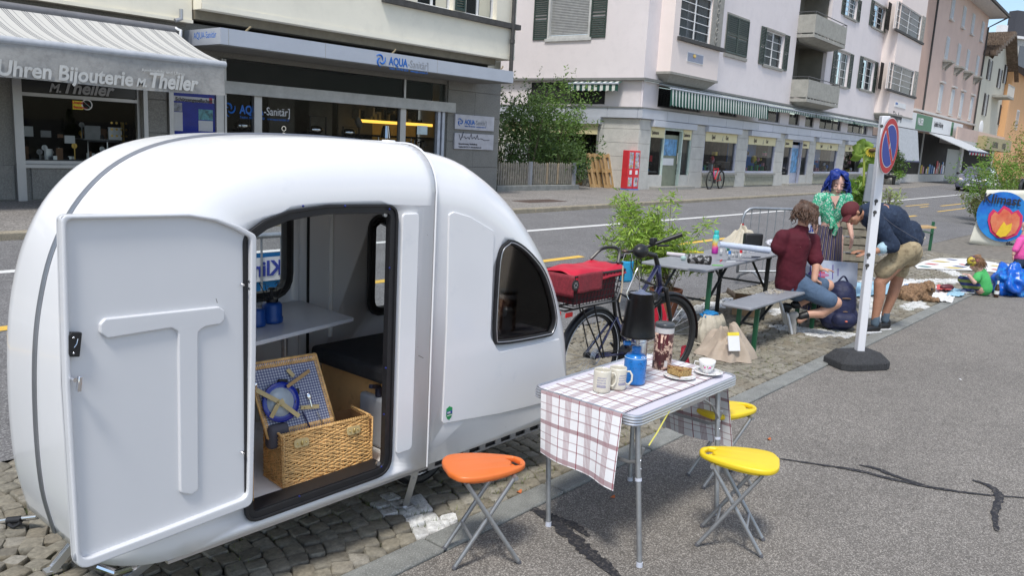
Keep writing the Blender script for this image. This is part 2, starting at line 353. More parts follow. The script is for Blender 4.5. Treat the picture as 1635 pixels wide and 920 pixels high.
# tar repairs on the footpath, thin raised bitumen with ragged edges
def ragged(px, wid, seed):
 rnd = random.Random(seed); P = [G(a, b) for a, b in px]; P = spline(P, 10); L_, R_ = [], []
 for i, p in enumerate(P):
  t = (P[min(i+1, len(P)-1)]-P[max(i-1, 0)]).normalized(); nrm = Vector((-t.y, t.x, 0)); wv = wid*(.35+.65*sin(pi*min(1, (i+1)/(len(P)+1))))
  L_.append(p+nrm*wv*rnd.uniform(.6, 1.3)); R_.append(p-nrm*wv*rnd.uniform(.6, 1.3))
 return [(q.x, q.y) for q in R_+L_[::-1]]
tar = None
for k, (px, wd) in enumerate([([(850, 815), (885, 835), (925, 870), (960, 900), (1010, 945)], .042), ([(850, 812), (880, 826), (915, 840), (940, 858)], .03),
    ([(1240, 733), (1300, 742), (1370, 753), (1430, 768), (1500, 782), (1560, 790), (1640, 797)], .018), ([(1372, 744), (1400, 750), (1430, 762), (1480, 778)], .02),
    ([(1552, 768), (1580, 778), (1595, 795), (1588, 820), (1592, 850)], .024)]):
 poly = ragged(px, wd, k); me = MB(); n = len(poly)
 h = n//2
 vs = [(x, y, .004+.0006*k) for x, y in poly]; me.add(vs, [(i, i+1, n-2-i, n-1-i) for i in range(h-1)])
 props(obj('tar_strip', me, M_tar), kind='structure')
# near kerb stones, almost flush with the footpath
kroot = props(obj('kerb', MB().box((-12, 2.45, -.1), (60, 2.60, -.012)), M_bed, recenter=False), kind='structure')
x = -.6; kb = 0
while x < 34:
 L_ = random.Random(kb).uniform(.85, 1.15); o = obj('kerb_stone', MB().box((x+.006, 2.445+.004*random.random(), -.09), (x+L_-.004, 2.60, .012+.004*random.random())), M_kerb, kroot, bevel=.012); x += L_; kb += 1
fk = props(obj('far_kerb', MB().box((-30, 11.3, .1), (-29.5, 11.34, .3)), M_kerbfar, recenter=False), kind='structure')
x = -4.
while x < 62:
 y0, y1 = fky(x), fky(x+1.2); a = atan2(y1-y0, 1.2); Mx = Matrix.Translation((x, y0, 0)) @ Matrix.Rotation(a, 4, 'Z')
 obj('kerb_stone', MB().box((.01, 0, .2), (1.195, .17, .452), Mx), M_kerbfar, fk, bevel=.02); x += 1.2
# road markings, 4 mm proud
def mark(name, x0, x1, yc, wd, m, par):
 mb = MB(); n = max(1, int((x1-x0)/4)); 
 for i in range(n):
  a, b = x0+(x1-x0)*i/n, x0+(x1-x0)*(i+1)/n; ya, yb = (yc(a), yc(b)) if callable(yc) else (yc, yc)
  mb.quad((a, ya-wd/2, road_z(ya-wd/2)+.004), (b, yb-wd/2, road_z(yb-wd/2)+.004), (b, yb+wd/2, road_z(yb+wd/2)+.004), (a, ya+wd/2, road_z(ya+wd/2)+.004))
 return obj(name, mb, m, par, recenter=False)
road = bpy.data.objects['road']
mark('lane_line', -12, 80, lambda x: 9.5+(max(0, x-22)*.022), .13, M_wline, road)
for a, b in ((-1.8, 2.6), (4.6, 6.6), (8.5, 10.5), (13.5, 15.6), (18.5, 20.6), (24, 26)): mark('lane_dash', a, b, 7.42, .13, M_yline, road)
for a, b, y, wd in ((32.6, 37.0, 7.45, .08), (27.6, 29.2, 7.3, .11), (33.2, 36.5, 8.7, .08), (36.3, 40.5, 8.2, .1), (40.5, 43, 7.6, .08), (33.8, 35.0, 8.35, .08)): mark('lane_dash', a, b, y, wd, M_yline, road)
# drain plate on the far pavement
cv = G(862, 321, .45); mb = MB().box((cv.x-.75, cv.y-.28, .44), (cv.x+.75, cv.y+.28, .456)); 
dp = obj('drain_cover', mb, mat('rusty_iron', (.12, .085, .07), .8, var=.3, scale=20, bump=.8, bscale=50), None, 'rusty rectangular drain cover set in the far pavement', 'drain cover', bevel=.004)
for i in range(14): obj('rib', MB().box((cv.x-.7+i*.1, cv.y-.25, .456), (cv.x-.66+i*.1, cv.y+.25, .462)), MATS['rusty_iron'], dp)
# ---------------------------------------------------------------- cobbled parking strip
bed = props(obj('cobbled_parking', MB().quad((-12, 2.58, -.03), (60, 2.58, -.03), (60, ROAD_Y0+.02, -.03), (-12, ROAD_Y0+.02, -.03)), M_bed, recenter=False), kind='structure')
props(obj('cobble_far_strip', MB().quad((19, 2.60, -.004), (60, 2.60, -.004), (60, ROAD_Y0, -.004), (19, ROAD_Y0, -.004)), mat('cobble_far_mass', (.17, .155, .13), .9, var=.3, scale=8, bump=1, bscale=10), bed, recenter=False), kind='stuff')
def cob_verts(a, b, rnd):
 lo, hi = [], []
 for (sx, sy) in ((-1,-1),(1,-1),(1,1),(-1,1)):
  jx, jy = rnd.uniform(-.08, .08)*a, rnd.uniform(-.08, .08)*b
  cx, cy = sx*a/2+jx, sy*b/2+jy; q = rnd.uniform(.08, .18)
  for k in ((0, 1) if sx*sy > 0 else (1, 0)):
   x_, y_ = (cx-sx*q*a*.8, cy) if k else (cx, cy-sy*q*b*.8)
   lo.append((x_, y_, -.035)); hi.append((x_, y_))
 n = len(lo); vs = list(lo); zt = rnd.uniform(-.004, .004); tx, ty = rnd.uniform(-.08, .08), rnd.uniform(-.08, .08)
 vs += [(x_, y_, -.008) for x_, y_ in hi]; vs += [(x_*.90, y_*.90, .0+zt+tx*x_+ty*y_) for x_, y_ in hi]
 vs += [(0, 0, .0022+zt)]
 fs = [(i, (i+1) % n, n+(i+1) % n, n+i) for i in range(n)]+[(n+i, n+(i+1) % n, 2*n+(i+1) % n, 2*n+i) for i in range(n)]+[(2*n+i, 2*n+(i+1) % n, 3*n) for i in range(n)]
 return vs, fs
rnd = random.Random(3); VAR = [cob_verts(.090, .090, rnd) for _ in range(10)]
def inpoly(x, y, P):
 c = False; j = len(P)-1
 for i in range(len(P)):
  if (P[i][1] > y) != (P[j][1] > y) and x < (P[j][0]-P[i][0])*(y-P[i][1])/(P[j][1]-P[i][1])+P[i][0]: c = not c
  j = i
 return c
WHITE = [
 [(590,795),(640,785),(740,828),(690,862),(640,835)],
 [(1225,498),(1255,484),(1262,490),(1235,508)], [(1215,520),(1262,516),(1300,524),(1365,530),(1365,540),(1290,536),(1235,524)],
 [(1062,500),(1150,478),(1215,468),(1222,476),(1150,492),(1070,512)], 
 [(1372,470),(1390,462),(1420,520),(1380,505)], [(1440,485),(1475,478),(1482,490),(1450,497),(1438,494)], [(1365,448),(1530,444),(1555,448),(1540,452),(1366,455)],
 [(1480,425),(1500,424),(1560,445),(1548,449)],
 [(875,470),(1010,450),(1015,458),(880,480)],
 [(12,866),(46,862),(54,876),(22,882)]]
stones = []
W_ = (4.84-2.62)/2
for band in range(2):
 yc = 2.62+W_*(band+.5); i = 0; x = -1.2
 while x < 19:
  ncol = 11 if i % 2 else 12
  for k in range(ncol):
   u = (k+.5)/ncol*2-1; yy = yc+u*W_/2; xx = x+.20*(1-u*u)+rnd.uniform(-.006, .006)
   ang = math.atan(-.40*u/(W_/2))*-1+pi/2*0; sc = (rnd.uniform(.93, 1.06), (W_/ncol)/.096*rnd.uniform(.95, 1.03))
   stones.append((xx, yy, math.atan2(.40*u/(W_/2)*-1, 1)*-1, sc, rnd.randrange(10)))
  x += .096; i += 1
cand = []
for s in stones:
 p = proj((s[0], s[1], 0)); 
 if p[2] > 0 and -60 < p[0] < 1700 and -60 < p[1] < 980: cand.append((p[2], p[0], p[1], s))
cand.sort(key=lambda q: q[0])
def hidden(px, py): return (60 < px < 400 and py < 900) or (400 <= px < 690 and py < 745-(px-690)*.365) or (690 < px < 910 and py < 690)
singles = [c for c in cand if not hidden(c[1], c[2])][:300]; ids = set(id(c[3]) for c in singles)
white = {}
VM = []; VMW = []
for vs, fs in VAR:
 for lst, m in ((VM, M_cob), (VMW, M_cobw)):
  me = bpy.data.meshes.new('cobblestone'); me.from_pydata(vs, [], fs); me.materials.append(m); me.shade_smooth(); me.set_sharp_from_angle(angle=radians(50)); lst.append(me)
bulk = [MB(), MB()]
for d_, px, py, s in cand:
 wh = any(inpoly(px, py, P) for P in WHITE)
 T = Matrix.Translation((s[0], s[1], 0)) @ Matrix.Rotation(s[2], 4, 'Z') @ Matrix.Diagonal((s[3][0], s[3][1], 1, 1))
 if id(s) in ids: inst('cobblestone', (VMW if wh else VM)[s[4]], T, bed)
 else: bulk[1 if wh else 0].add(VAR[s[4]][0], VAR[s[4]][1], T)
obj('cobblestones', bulk[0], M_cob, bed, kind='stuff', recenter=False, smooth=False)
obj('painted_cobblestones', bulk[1], M_cobw, bed, kind='stuff', recenter=False, smooth=False)
# grass and moss in the joints
M_grass = mat('grass', (.10, .15, .028), .8, var=.4, scale=9, c2=(.22, .22, .07), cscale=5)
mb = MB(); rg = random.Random(11)
for t in range(3400):
 x = rg.uniform(0, 16)**1.0; y = 2.62+abs(rg.gauss(0, .5)); 
 if y > 4.8 or noise.noise((x*1.3, y*1.3, 3)) < -.02: continue
 for b in range(rg.randrange(3, 8)):
  a = rg.uniform(0, 6.3); h = rg.uniform(.006, .028); bx, by = x+rg.gauss(0, .018), y+rg.gauss(0, .018); w_ = rg.uniform(.0015, .004)
  mb.add([(bx-w_*sin(a), by+w_*cos(a), -.02), (bx+w_*sin(a), by-w_*cos(a), -.02), (bx+cos(a)*h*.8, by+sin(a)*h*.8, h-.008)], [(0, 1, 2)])
obj('joint_grass', mb, M_grass, bed, kind='stuff', recenter=False, smooth=False)
# ================================================================ BICYCLE CARAVAN
M_gel = mat('white_gelcoat', (.78, .78, .785), .24, var=.015, scale=2, coat=.5, c2=(.70, .71, .73), cscale=5, thr=(.62, .8))
M_dirt = mat('dark_dirt', (.10, .09, .08), .8)
M_door = mat('door_gelcoat', (.66, .665, .68), .28, var=.015, scale=3, coat=.4)
M_liner = mat('grey_liner', (.88, .87, .84), .7, var=.06, scale=7, bump=.2, bscale=60)
M_blk = mat('black_rubber', (.012, .012, .014), .5, var=.2, scale=20)
M_alu = mat('aluminium', (.62, .63, .65), .35, 1, var=.06, scale=15)
M_steel = mat('galvanised_steel', (.55, .56, .58), .42, 1, var=.12, scale=30)
M_chrome = mat('chrome', (.8, .8, .82), .12, 1, var=.02)
M_ply = mat('plywood', (.70, .40, .16), .5, var=.18, scale=4, c2=(.40, .20, .08), cscale=9, thr=(.55, .75))
M_cush = mat('charcoal_cushion', (.030, .030, .033), .9, var=.2, scale=25, bump=.4, bscale=200)
Y0, Y1, RR = 2.70, 3.70, .25
car = thing('bicycle_caravan', 'small white rounded bicycle caravan with its side door swung open, parked on the cobbles', 'caravan', (2.4, 3.2, 0))
prof = spline([Vector((x, 0, z)) for x, z in ((1.13, .31), (1.095, .50), (1.085, .75), (1.095, 1.03), (1.125, 1.24), (1.18, 1.43), (1.275, 1.60), (1.42, 1.735), (1.62, 1.82), (1.9, 1.86), (2.3, 1.868), (2.66, 1.855))], 5)
prof2 = spline([Vector((x, 0, z)) for x, z in ((2.66, 1.855), (3.0, 1.785), (3.36, 1.575), (3.68, 1.24), (3.86, .90), (3.935, .60), (3.955, .31))], 5)
full = prof+prof2[1:]
def nrm(P, i):
 t = P[min(i+1, len(P)-1)]-P[max(i-1, 0)]; t.normalize(); return Vector((-t.z, 0, t.x))
NF = [nrm(full, i) for i in range(len(full))]; NF[0] = Vector((-1, 0, 0)); NF[-1] = Vector((1, 0, 0))
def ring(P, N, a, off=0, side=0):
 r = RR; ca, sa = cos(a), sin(a); ys = r*(1-ca)
 out = []
 for p, n in zip(P, N):
  q = p-n*(off+r*(1-sin(a))); yy = Y0+off+r*(1-cos(a))
  out.append(Vector((q.x, yy if side == 0 else Y0+Y1-yy, q.z)))
 return out
def shell(name, i0, i1, off, holes_near, holes_far, m):
 P = full[i0:i1+1]; N = NF[i0:i1+1]; K = 10
 inn = lambda sd: [Vector((p.x, q.y, p.z)) for p, q in ((P[i]-N[i]*(off+RR+.02), ring(P, N, 0, off, sd)[i]) for i in range(len(P)))]
 rings = [inn(0)]+[ring(P, N, pi/2*k/K, off, 0) for k in range(K+1)]+[ring(P, N, pi/2*k/K, off, 1) for k in range(K, -1, -1)]+[inn(1)]
 mb = MB(); n = len(P)
 for r in rings: mb.v += [tuple(p) for p in r]
 for j in range(len(rings)-1):
  for i in range(n-1): mb.f.append((j*n+i, (j+1)*n+i, (j+1)*n+i+1, j*n+i+1))
 me = mb.mesh(name); bm = bmesh.new(); bm.from_mesh(me); nst = len(bm.faces)
 for side, holes in ((0, holes_near), (1, holes_far)):
  outer = [(p.x, p.z) for p in (rings[0] if side == 0 else rings[-1])]; poly = outer+([(outer[-1][0], .31)] if outer[-1][1] > .32 else [])
  if outer[0][1] > .32: poly = [(outer[0][0], .31)]+poly
  pm = plate(poly, [], 0, 0); y = Y0+off if side == 0 else Y1-off
  pm.transform(Matrix(((1, 0, 0, 0), (0, 0, -1, y), (0, 1, 0, 0), (0, 0, 0, 1)))); bm.from_mesh(pm)
 # drop duplicate coincident faces of the zero-thickness plates
 for i, f in enumerate(bm.faces): f.material_index = 0 if i < nst else 2
 bmesh.ops.remove_doubles(bm, verts=bm.verts, dist=2e-4)
 seen = {}; dele = []
 for f in bm.faces:
  k = tuple(sorted(v.index for v in f.verts))
  if k in seen: dele.append(f)
  seen[k] = 1
 bmesh.ops.delete(bm, geom=dele, context='FACES'); bmesh.ops.recalc_face_normals(bm, faces=bm.faces); 
 bm.to_mesh(me); bm.free(); me.materials.clear()
 for q in (m, M_liner, m, M_liner): me.materials.append(q)
 for f in me.polygons: f.use_smooth = f.material_index == 0
 def bake(me, *mods):
  o = bpy.data.objects.new('t', me); TMP.collection.objects.link(o)
  for fn in mods: fn(o)
  with bpy.context.temp_override(scene=TMP, view_layer=TMP.view_layers[0]): dg = bpy.context.evaluated_depsgraph_get(); dg.update(); r = bpy.data.meshes.new_from_object(o.evaluated_get(dg))
  bpy.data.objects.remove(o); return r
 def solid(o): sd = o.modifiers.new('s', 'SOLIDIFY'); sd.thickness = .018; sd.offset = -1; sd.material_offset = 1; sd.material_offset_rim = 0
 me = bake(me, solid)
 for y, hl in ((Y0, holes_near), (Y1, holes_far)):
  for h in hl:
   cm = MB().prism(h, -.16, .16, MXZ(y)).mesh('c'); cb = bmesh.new(); cb.from_mesh(cm); bmesh.ops.recalc_face_normals(cb, faces=cb.faces); cb.to_mesh(cm); cb.free(); cm.materials.append(m); co = bpy.data.objects.new('c', cm); TMP.collection.objects.link(co)
   def cut(o): b = o.modifiers.new('b', 'BOOLEAN'); b.operation = 'DIFFERENCE'; b.object = co; b.solver = 'EXACT'
   me = bake(me, cut); bpy.data.objects.remove(co)
 me.materials.clear(); o = mesh_obj(name, me, None, car, mats=[m, M_liner, m, M_liner], smooth=False)
 return o
DH = rpoly([(1.64, .345), (2.40, .345), (2.40, 1.598), (2.02, 1.606), (1.84, 1.588), (1.73, 1.555), (1.64, 1.50)], [.07, .09, .07, .4, .15, .12, .06])
hw = [PY(x, y, Y0+.012) for x, y in ((812, 386), (840, 402), (868, 440), (884, 500), (880, 528), (866, 535), (800, 546), (789, 536), (791, 470), (797, 405))]
WN = [(p.x, p.z) for p in spline(hw[-1:]+hw+hw[:1], 5)[5:-1]]
WA = rpoly([(1.62, 1.02), (2.52, 1.02), (2.52, 1.50), (2.25, 1.53), (1.9, 1.50), (1.62, 1.33)], [.12, .12, .05, .3, .3, .1])
WB = rpoly([(3.06, .84), (3.60, .86), (3.52, 1.10), (3.34, 1.33), (3.12, 1.42), (3.06, 1.38)], [.1, .1, .2, .2, .08, .08])
ni = len(prof)-1
shell('front_shell', 0, ni, 0, [DH], [WA], M_gel)
shell('rear_shell', ni-1, len(full)-1, .012, [WN], [WB], M_gel)
# lip of the front shell where it overlaps the rear one
def section(i, off, K=10):
 P = [full[i]]; N = [NF[i]]; A = [ring(P, N, pi/2*k/K, off, 0)[0] for k in range(K+1)]; B = [ring(P, N, pi/2*k/K, off, 1)[0] for k in range(K, -1, -1)]
 L_ = A+B; return [Vector((L_[0].x, L_[0].y, .31))]+L_+[Vector((L_[-1].x, L_[-1].y, .31))]
s0 = section(ni, -.004); obj('shell_lip', MB().tube([v+Vector((-.002, 0, 0)) for v in s0], .0045, 6), M_gel, car)
obj('seam_gap', MB().tube([v+Vector((.006, .001, -.002)) for v in section(ni, .003)], .005, 6), M_blk, car)
# underside floor
obj('floor', MB().box((1.34, 2.74, .318), (3.70, 3.66, .352)), M_liner, car)
obj('bottom_edge', MB().box((1.33, 2.702, .296), (2.655, 2.725, .309)), M_alu, car)
# aluminium trim running over the front and roof at mid width
tp = prof[:]
for dy, rr in ((-.011, .0045), (0, .006), (.011, .0045)):
 obj('trim_strip', MB().tube([p+NF[i]*.0035+Vector((0, 3.2+dy, 0)) for i, p in enumerate(full[:ni])], rr, 6), mat('trim_aluminium', (.30, .31, .33), .4, .8, var=.1), car)
def mount(outline, name, w_, depth, y, m, par=None, inner=.0):
 """frame following an outline (list of (x,z)); w_ = width inwards"""
 cx = sum(p[0] for p in outline)/len(outline); cz = sum(p[1] for p in outline)/len(outline)
 n = len(outline); inn = []
 for i in range(n):
  a, b, c = Vector(outline[i-1]), Vector(outline[i]), Vector(outline[(i+1) % n]); t = (c-a).normalized(); nn = Vector((-t.y, t.x))
  if nn.dot(Vector((cx, cz))-b) < 0: nn = -nn
  inn.append(tuple(b+nn*w_))
 return pobj(name, outline, [inn], depth, MXZ(y), m, par or car, bevel=.002)
mount(DH, 'door_frame', .040, .028, Y0+.012, M_blk)
mount(DH, 'door_seal', .012, .012, Y0-.004, M_blk)
obj('door_sill', MB().box((1.66, 2.705, .352), (2.38, 2.80, .39)), M_blk, car)
for (px, py) in ((484, 329), (551, 329), (622, 334), (622, 428), (616, 588), (613, 662), (609, 746), (478, 793)):
 p = PY(px, py, Y0-.012); obj('bolt', MB().ell(p, .005, 8, 5), mat('blue_bolt', (.02, .03, .2), .3, .6), car)
for (px, py) in ((613, 342), (602, 740)):
 p = PY(px, py, Y0+.02); obj('buffer', MB().cyl(p, p+Vector((0, -.012, 0)), .011, .011, 12), M_steel, car)
# window on the near rear side: seal, bright bead, glass
mount(WN, 'window_seal', -.012, .05, Y0+.022, M_blk); mount(WN, 'window_bead', .005, .05, Y0+.019, M_alu); mount(WN, 'window_rim', .012, .03, Y0+.014, M_blk)
G_win = glass('smoked_acrylic', (.88, .84, .78), .03, .97, 1.3)
pobj('window_pane', WN, [], .003, MXZ(Y0+.018), G_win, car)
G_clear = glass('clear_acrylic', (.95, .97, .97), .03, .96, 1.3)
for Wd, y in ((WA, Y1), (WB, Y1-.012)):
 mount(Wd, 'window_seal', .03, .05, y-.01, M_blk); pobj('window_pane', Wd, [], .003, MXZ(y-.004), G_clear, car)
 mount(Wd, 'window_trim', -.02, .006, y-.022, mat('dark_trim', (.05, .05, .05), .5), car)
# raised panels
def pixpoly(pts, y, r): return rpoly([(PY(a, b, y).x, PY(a, b, y).z) for a, b in pts], r)
sp_ = rpoly([(2.425, .43), (2.525, .43), (2.525, 1.555), (2.425, 1.555)], [.02, .03, .02, .02]); pobj('side_panel', sp_, [], .006, MXZ(Y0-.003), M_gel, car, bevel=.004)
rp_ = pixpoly([(705, 677), (712, 520), (716, 342), (724, 338), (750, 346), (788, 369), (786, 430), (782, 538), (796, 562), (892, 541), (902, 600), (905, 634), (800, 660)], Y0+.01, [.02, 0, .01, .02, .1, .012, 0, .05, .05, .012, 0, .02, 0])
pobj('side_panel', rp_, [], .004, MXZ(Y0+.009), M_gel, car, bevel=.0035)
p = PY(717, 660, Y0+.004)
g_ = [(-.021, .026), (-.012, .030), (0, .036), (.012, .030), (.021, .026), (.021, -.012), (.014, -.026), (0, -.036), (-.014, -.026), (-.021, -.012)]
MPp = Matrix(((1, 0, 0, p.x), (0, 0, -1, p.y-.0012), (0, 1, 0, p.z), (0, 0, 0, 1)))
st = pobj('sticker', [(a, b) for a, b in g_], [], .001, MPp, mat('sticker_green', (.02, .28, .09), .4), car)
pobj('sticker_band', [(-.019, -.004), (.019, -.004), (.019, .011), (-.019, .011)], [], .001, MPp @ Matrix.Translation((0, 0, .0012)), mat('sticker_navy', (.03, .05, .25), .4), st)
text('NIK', .014, MPp @ Matrix.Translation((-.016, -.001, .003)), mat('white_print', (.8, .8, .8), .5), st, ext=.0004); text('COMPONIA', .0065, MPp @ Matrix.Translation((-.017, -.013, .003)), MATS['white_print'], st, ext=.0004)
p = PY(720, 617, Y0+.012); obj('lock', MB().cyl(p, p+Vector((0, -.008, 0)), .006), M_steel, car)
for k, (a, b) in enumerate((((606, 308), (592, 322)), ((576, 300), (577, 314)), ((668, 568), (676, 572)), ((345, 477), (347, 484)))): obj('scratch', MB().tube([PY(*a, Y0-.001+(-.06 if k == 3 else .012*(k < 2))), PY(*b, Y0-.001+(-.06 if k == 3 else .004*(k < 2)))], .0012, 4), M_dirt, car)
spk = MB(); rq = random.Random(8)
for i in range(90): x, z = rq.uniform(1.4, 3.3), rq.uniform(.36, 1.5); spk.ell((x, Y0-.0003 if x < 2.65 else Y0+.0117, z), (rq.uniform(.0006, .0018),)*3, 5, 3) if x > 2.42 else None
obj('dirt_specks', spk, M_dirt, car, kind='stuff')
# roof vent cap
p = Vector((2.60, 3.0, 1.862)); obj('roof_cap', MB().cyl(p, p+Vector((0, 0, .008)), .035, .03, 20), M_gel, car)
# perforated steel rail and slotted chassis below the rear shell
for i in range(9):
 x0 = 2.68+i*.125; 
 obj('rail', MB().box((x0, 2.735, .262), (x0+.045, 2.745, .305)).box((x0+.045, 2.735, .262), (x0+.125, 2.745, .272)).box((x0+.045, 2.735, .295), (x0+.125, 2.745, .305)), M_steel, car, smooth=False)
obj('rail_back', MB().box((2.66, 2.75, .255), (3.82, 2.78, .307)), M_blk, car)
obj('chassis', MB().box((1.4, 2.9, .22), (3.8, 2.95, .3)).box((1.4, 3.45, .22), (3.8, 3.5, .3)).box((2.75, 2.9, .2), (2.82, 3.5, .26)), mat('dark_steel', (.06, .06, .065), .5, .5), car)
# wheels under the body
for y in (3.08, 3.54):
 wh = obj('wheel', MB().tube([Vector((2.95+.20*cos(a*pi/12), y, .23+.20*sin(a*pi/12))) for a in range(24)], .028, 8, closed=True), M_blk, car)
 obj('rim', MB().tube([Vector((2.95+.175*cos(a*pi/12), y, .23+.175*sin(a*pi/12))) for a in range(24)], .009, 6, closed=True).cyl((2.95, y-.04, .23), (2.95, y+.04, .23), .025), M_alu, wh)
 for k in range(10): a = k*pi/5; obj('spoke', MB().cyl((2.95, y, .23), (2.95+.175*cos(a), y, .23+.175*sin(a)), .0015, None, 5), M_steel, wh)
# corner jacks
def jack(top, foot, name='jack_leg'):
 top, foot = Vector(top), Vector(foot); d = (foot-top).normalized(); s = d.cross(Vector((0, 0, 1))).normalized()
 j = obj(name, MB().bar(top+s*.022, foot+s*.022, .005, .03).bar(top-s*.022, foot-s*.022, .005, .03).bar(top+Vector((0, .02, 0)), foot+Vector((0, .013, 0)), .04, .004), M_alu, car, bevel=.001)
 m_ = top.lerp(foot, .42); obj('jack_brace', MB().bar(m_, Vector((top.x-.16, top.y+.06, .28)), .025, .012), M_alu, j)
 obj('pivot', MB().cyl(m_-s*.03, m_+s*.03, .006), M_steel, j); obj('foot_plate', MB().box((foot.x-.03, foot.y-.025, foot.z-.008), (foot.x+.03, foot.y+.025, foot.z+.004)), M_alu, j)
jack((2.735, 2.85, .30), tuple(G(648, 812)+Vector((0, 0, .014))))
jack((1.42, 3.38, .30), tuple(G(84, 915)+Vector((0, 0, .014))))
jack((1.62, 2.95, .30), tuple(G(212, 925)+Vector((0, 0, .014))))
jack((3.6, 3.4, .3), (3.5, 3.42, .014))
# towbar pointing left, with its coupling
a = G(-30, 836, .30); b = G(34, 829, .30)
obj('towbar', MB().tube([PD(-40, 838, 3.6), PD(5, 832, 3.55), PD(60, 826, 3.5)], .012, 12), M_chrome, car)
tcx = obj('coupling', MB().tube([PD(12, 832, 3.52), PD(34, 830, 3.52)], .017, 12), M_blk, car); obj('lever', MB().tube([PD(13, 838, 3.5), PD(22, 842, 3.5), PD(33, 836, 3.5)], .009, 8), M_blk, tcx)
obj('steering_rod', MB().tube([G(155, 905, .2), G(185, 915, .17), G(215, 906, .22)], .012, 8), M_chrome, car)
# ---- door, swung open to the left
HG = Vector((1.655, 2.685, 0)); fe = PY(112, 600, 2.64); DA = Vector((fe.x, 2.64, 0))-HG; DL = DA.length; DD = DA.normalized(); DN = Vector((DD.y, -DD.x, 0)); 
if DN.y > 0: DN = -DN
# door frame of reference: s along the door from hinge to free edge, z up, n towards the camera
def DPX(px, py):
 d = ray(px, py); d = Vector(d); o = Vector((0, 0, CAM_H)); t = (HG-o).dot(DN)/d.dot(DN); q = o+d*t; return ((q-HG).dot(-DD), q.z)
MD = Matrix(((-DD.x, 0, DN.x, HG.x), (-DD.y, 0, DN.y, HG.y), (0, 1, 0, 0), (0, 0, 0, 1)))
dq = lambda L_: [DPX(a, b) for a, b in L_]
outl = rpoly(dq([(96, 343), (300, 340), (345, 347), (380, 360), (408, 375), (407, 560), (402, 806), (260, 861), (121, 913), (103, 620)]), [.02, 0, .1, .1, .03, 0, .035, 0, .05, 0])
door = pobj('door', outl, [], .012, MD @ Matrix.Translation((0, 0, -.02)), M_door, car, bevel=.003)
inn = rpoly(dq([(104, 350), (300, 346), (342, 353), (374, 366), (399, 380), (398, 560), (394, 794), (260, 846), (127, 896), (112, 620)]), [.02, 0, .1, .1, .03, 0, .035, 0, .04, 0])
pobj('door_rim', outl, [inn], .024, MD @ Matrix.Translation((0, 0, -.008)), M_door, door, bevel=.006)
T_ = rpoly(dq([(160, 518), (168, 509), (350, 490), (359, 496), (359, 510), (352, 518), (328, 522), (316, 530), (317, 782), (308, 791), (288, 788), (285, 530), (274, 524), (172, 541), (160, 532)]), [.012, .015, .015, .012, .015, .015, .02, .02, .018, .02, .018, .02, .015, .015, .012])
pobj('raised_letter', T_, [], .010, MD @ Matrix.Translation((0, 0, -.008)), M_door, door, bevel=.005)
def onD(px, py, h=0): s, z = DPX(px, py); return MD @ Vector((s, z, h))
la = pobj('latch', rpoly(dq([(107, 535), (111, 530), (128, 530), (124, 569), (109, 569), (107, 564)]), .004), [], .012, MD @ Matrix.Translation((0, 0, .006)), M_blk, door, bevel=.002)
for q in ((114, 538), (114, 563)): obj('screw', MB().ell(onD(*q, .014), .004, 8, 5), M_chrome, la)
obj('latch_spring', MB().tube([onD(121, 540, .014), onD(119, 548, .015), onD(115, 554, .014)], .0012, 5), M_chrome, la)
hd = obj('handle', MB().cyl(onD(113, 604, -.005), onD(113, 604, .03), .007, .007, 12), M_chrome, door); obj('lever', MB().bar(onD(120, 598, .03), onD(118, 622, .03), .016, .012), M_chrome, hd, bevel=.002)
for q in ((388, 455), (400, 450), (400, 461), (388, 724), (400, 716), (400, 725)): obj('bolt', MB().cyl(onD(*q, -.004), onD(*q, .006), .0075, .004, 12), M_chrome, door)
obj('corner_cap', MB().ell(onD(121, 889, .004), (.010, .004, .016), 10, 8), mat('grey_plastic', (.3, .31, .33), .5), door); obj('corner_cap', MB().ell(onD(101, 348, .004), (.008, .004, .008), 10, 8), MATS['grey_plastic'], door)
# ---- interior: table, bench, shelf board, front wall board
c1 = G(565, 509, .98); mb = MB().prism([(1.75, 3.00), (c1.x, c1.y), (2.575, 3.66), (1.75, 3.66)], .965, .985)
it = obj('folding_tabletop', mb, mat('white_laminate', (.62, .62, .64), .3, var=.03), car, bevel=.003); obj('tabletop_leg', MB().cyl((PY(454, 570, 3.4).x, 3.4, .36), (PY(454, 570, 3.4).x, 3.4, .965), .016), M_steel, car)
obj('bench_box', MB().box((2.56, 2.77, .352), (3.60, 3.45, .70)), M_ply, car, bevel=.003)
obj('bench_cushion', MB().box((2.50, 2.77, .70), (3.60, 3.47, .785)), M_cush, car, bevel=.025, seg=3)
obj('side_board', MB().box((1.62, 2.78, .355), (1.712, 3.6, .66)), mat('dark_board', (.10, .10, .105), .6), car)
obj('side_board', MB().box((1.712, 2.78, .355), (1.735, 3.6, .66)), M_ply, car)
obj('wall_seam', MB().box((2.62, 3.66, .36), (2.632, 3.682, 1.62)), M_blk, car); obj('wall_rib', MB().tube([(2.78, 3.665, .75), (2.78, 3.665, 1.6)], .012, 8), M_liner, car)
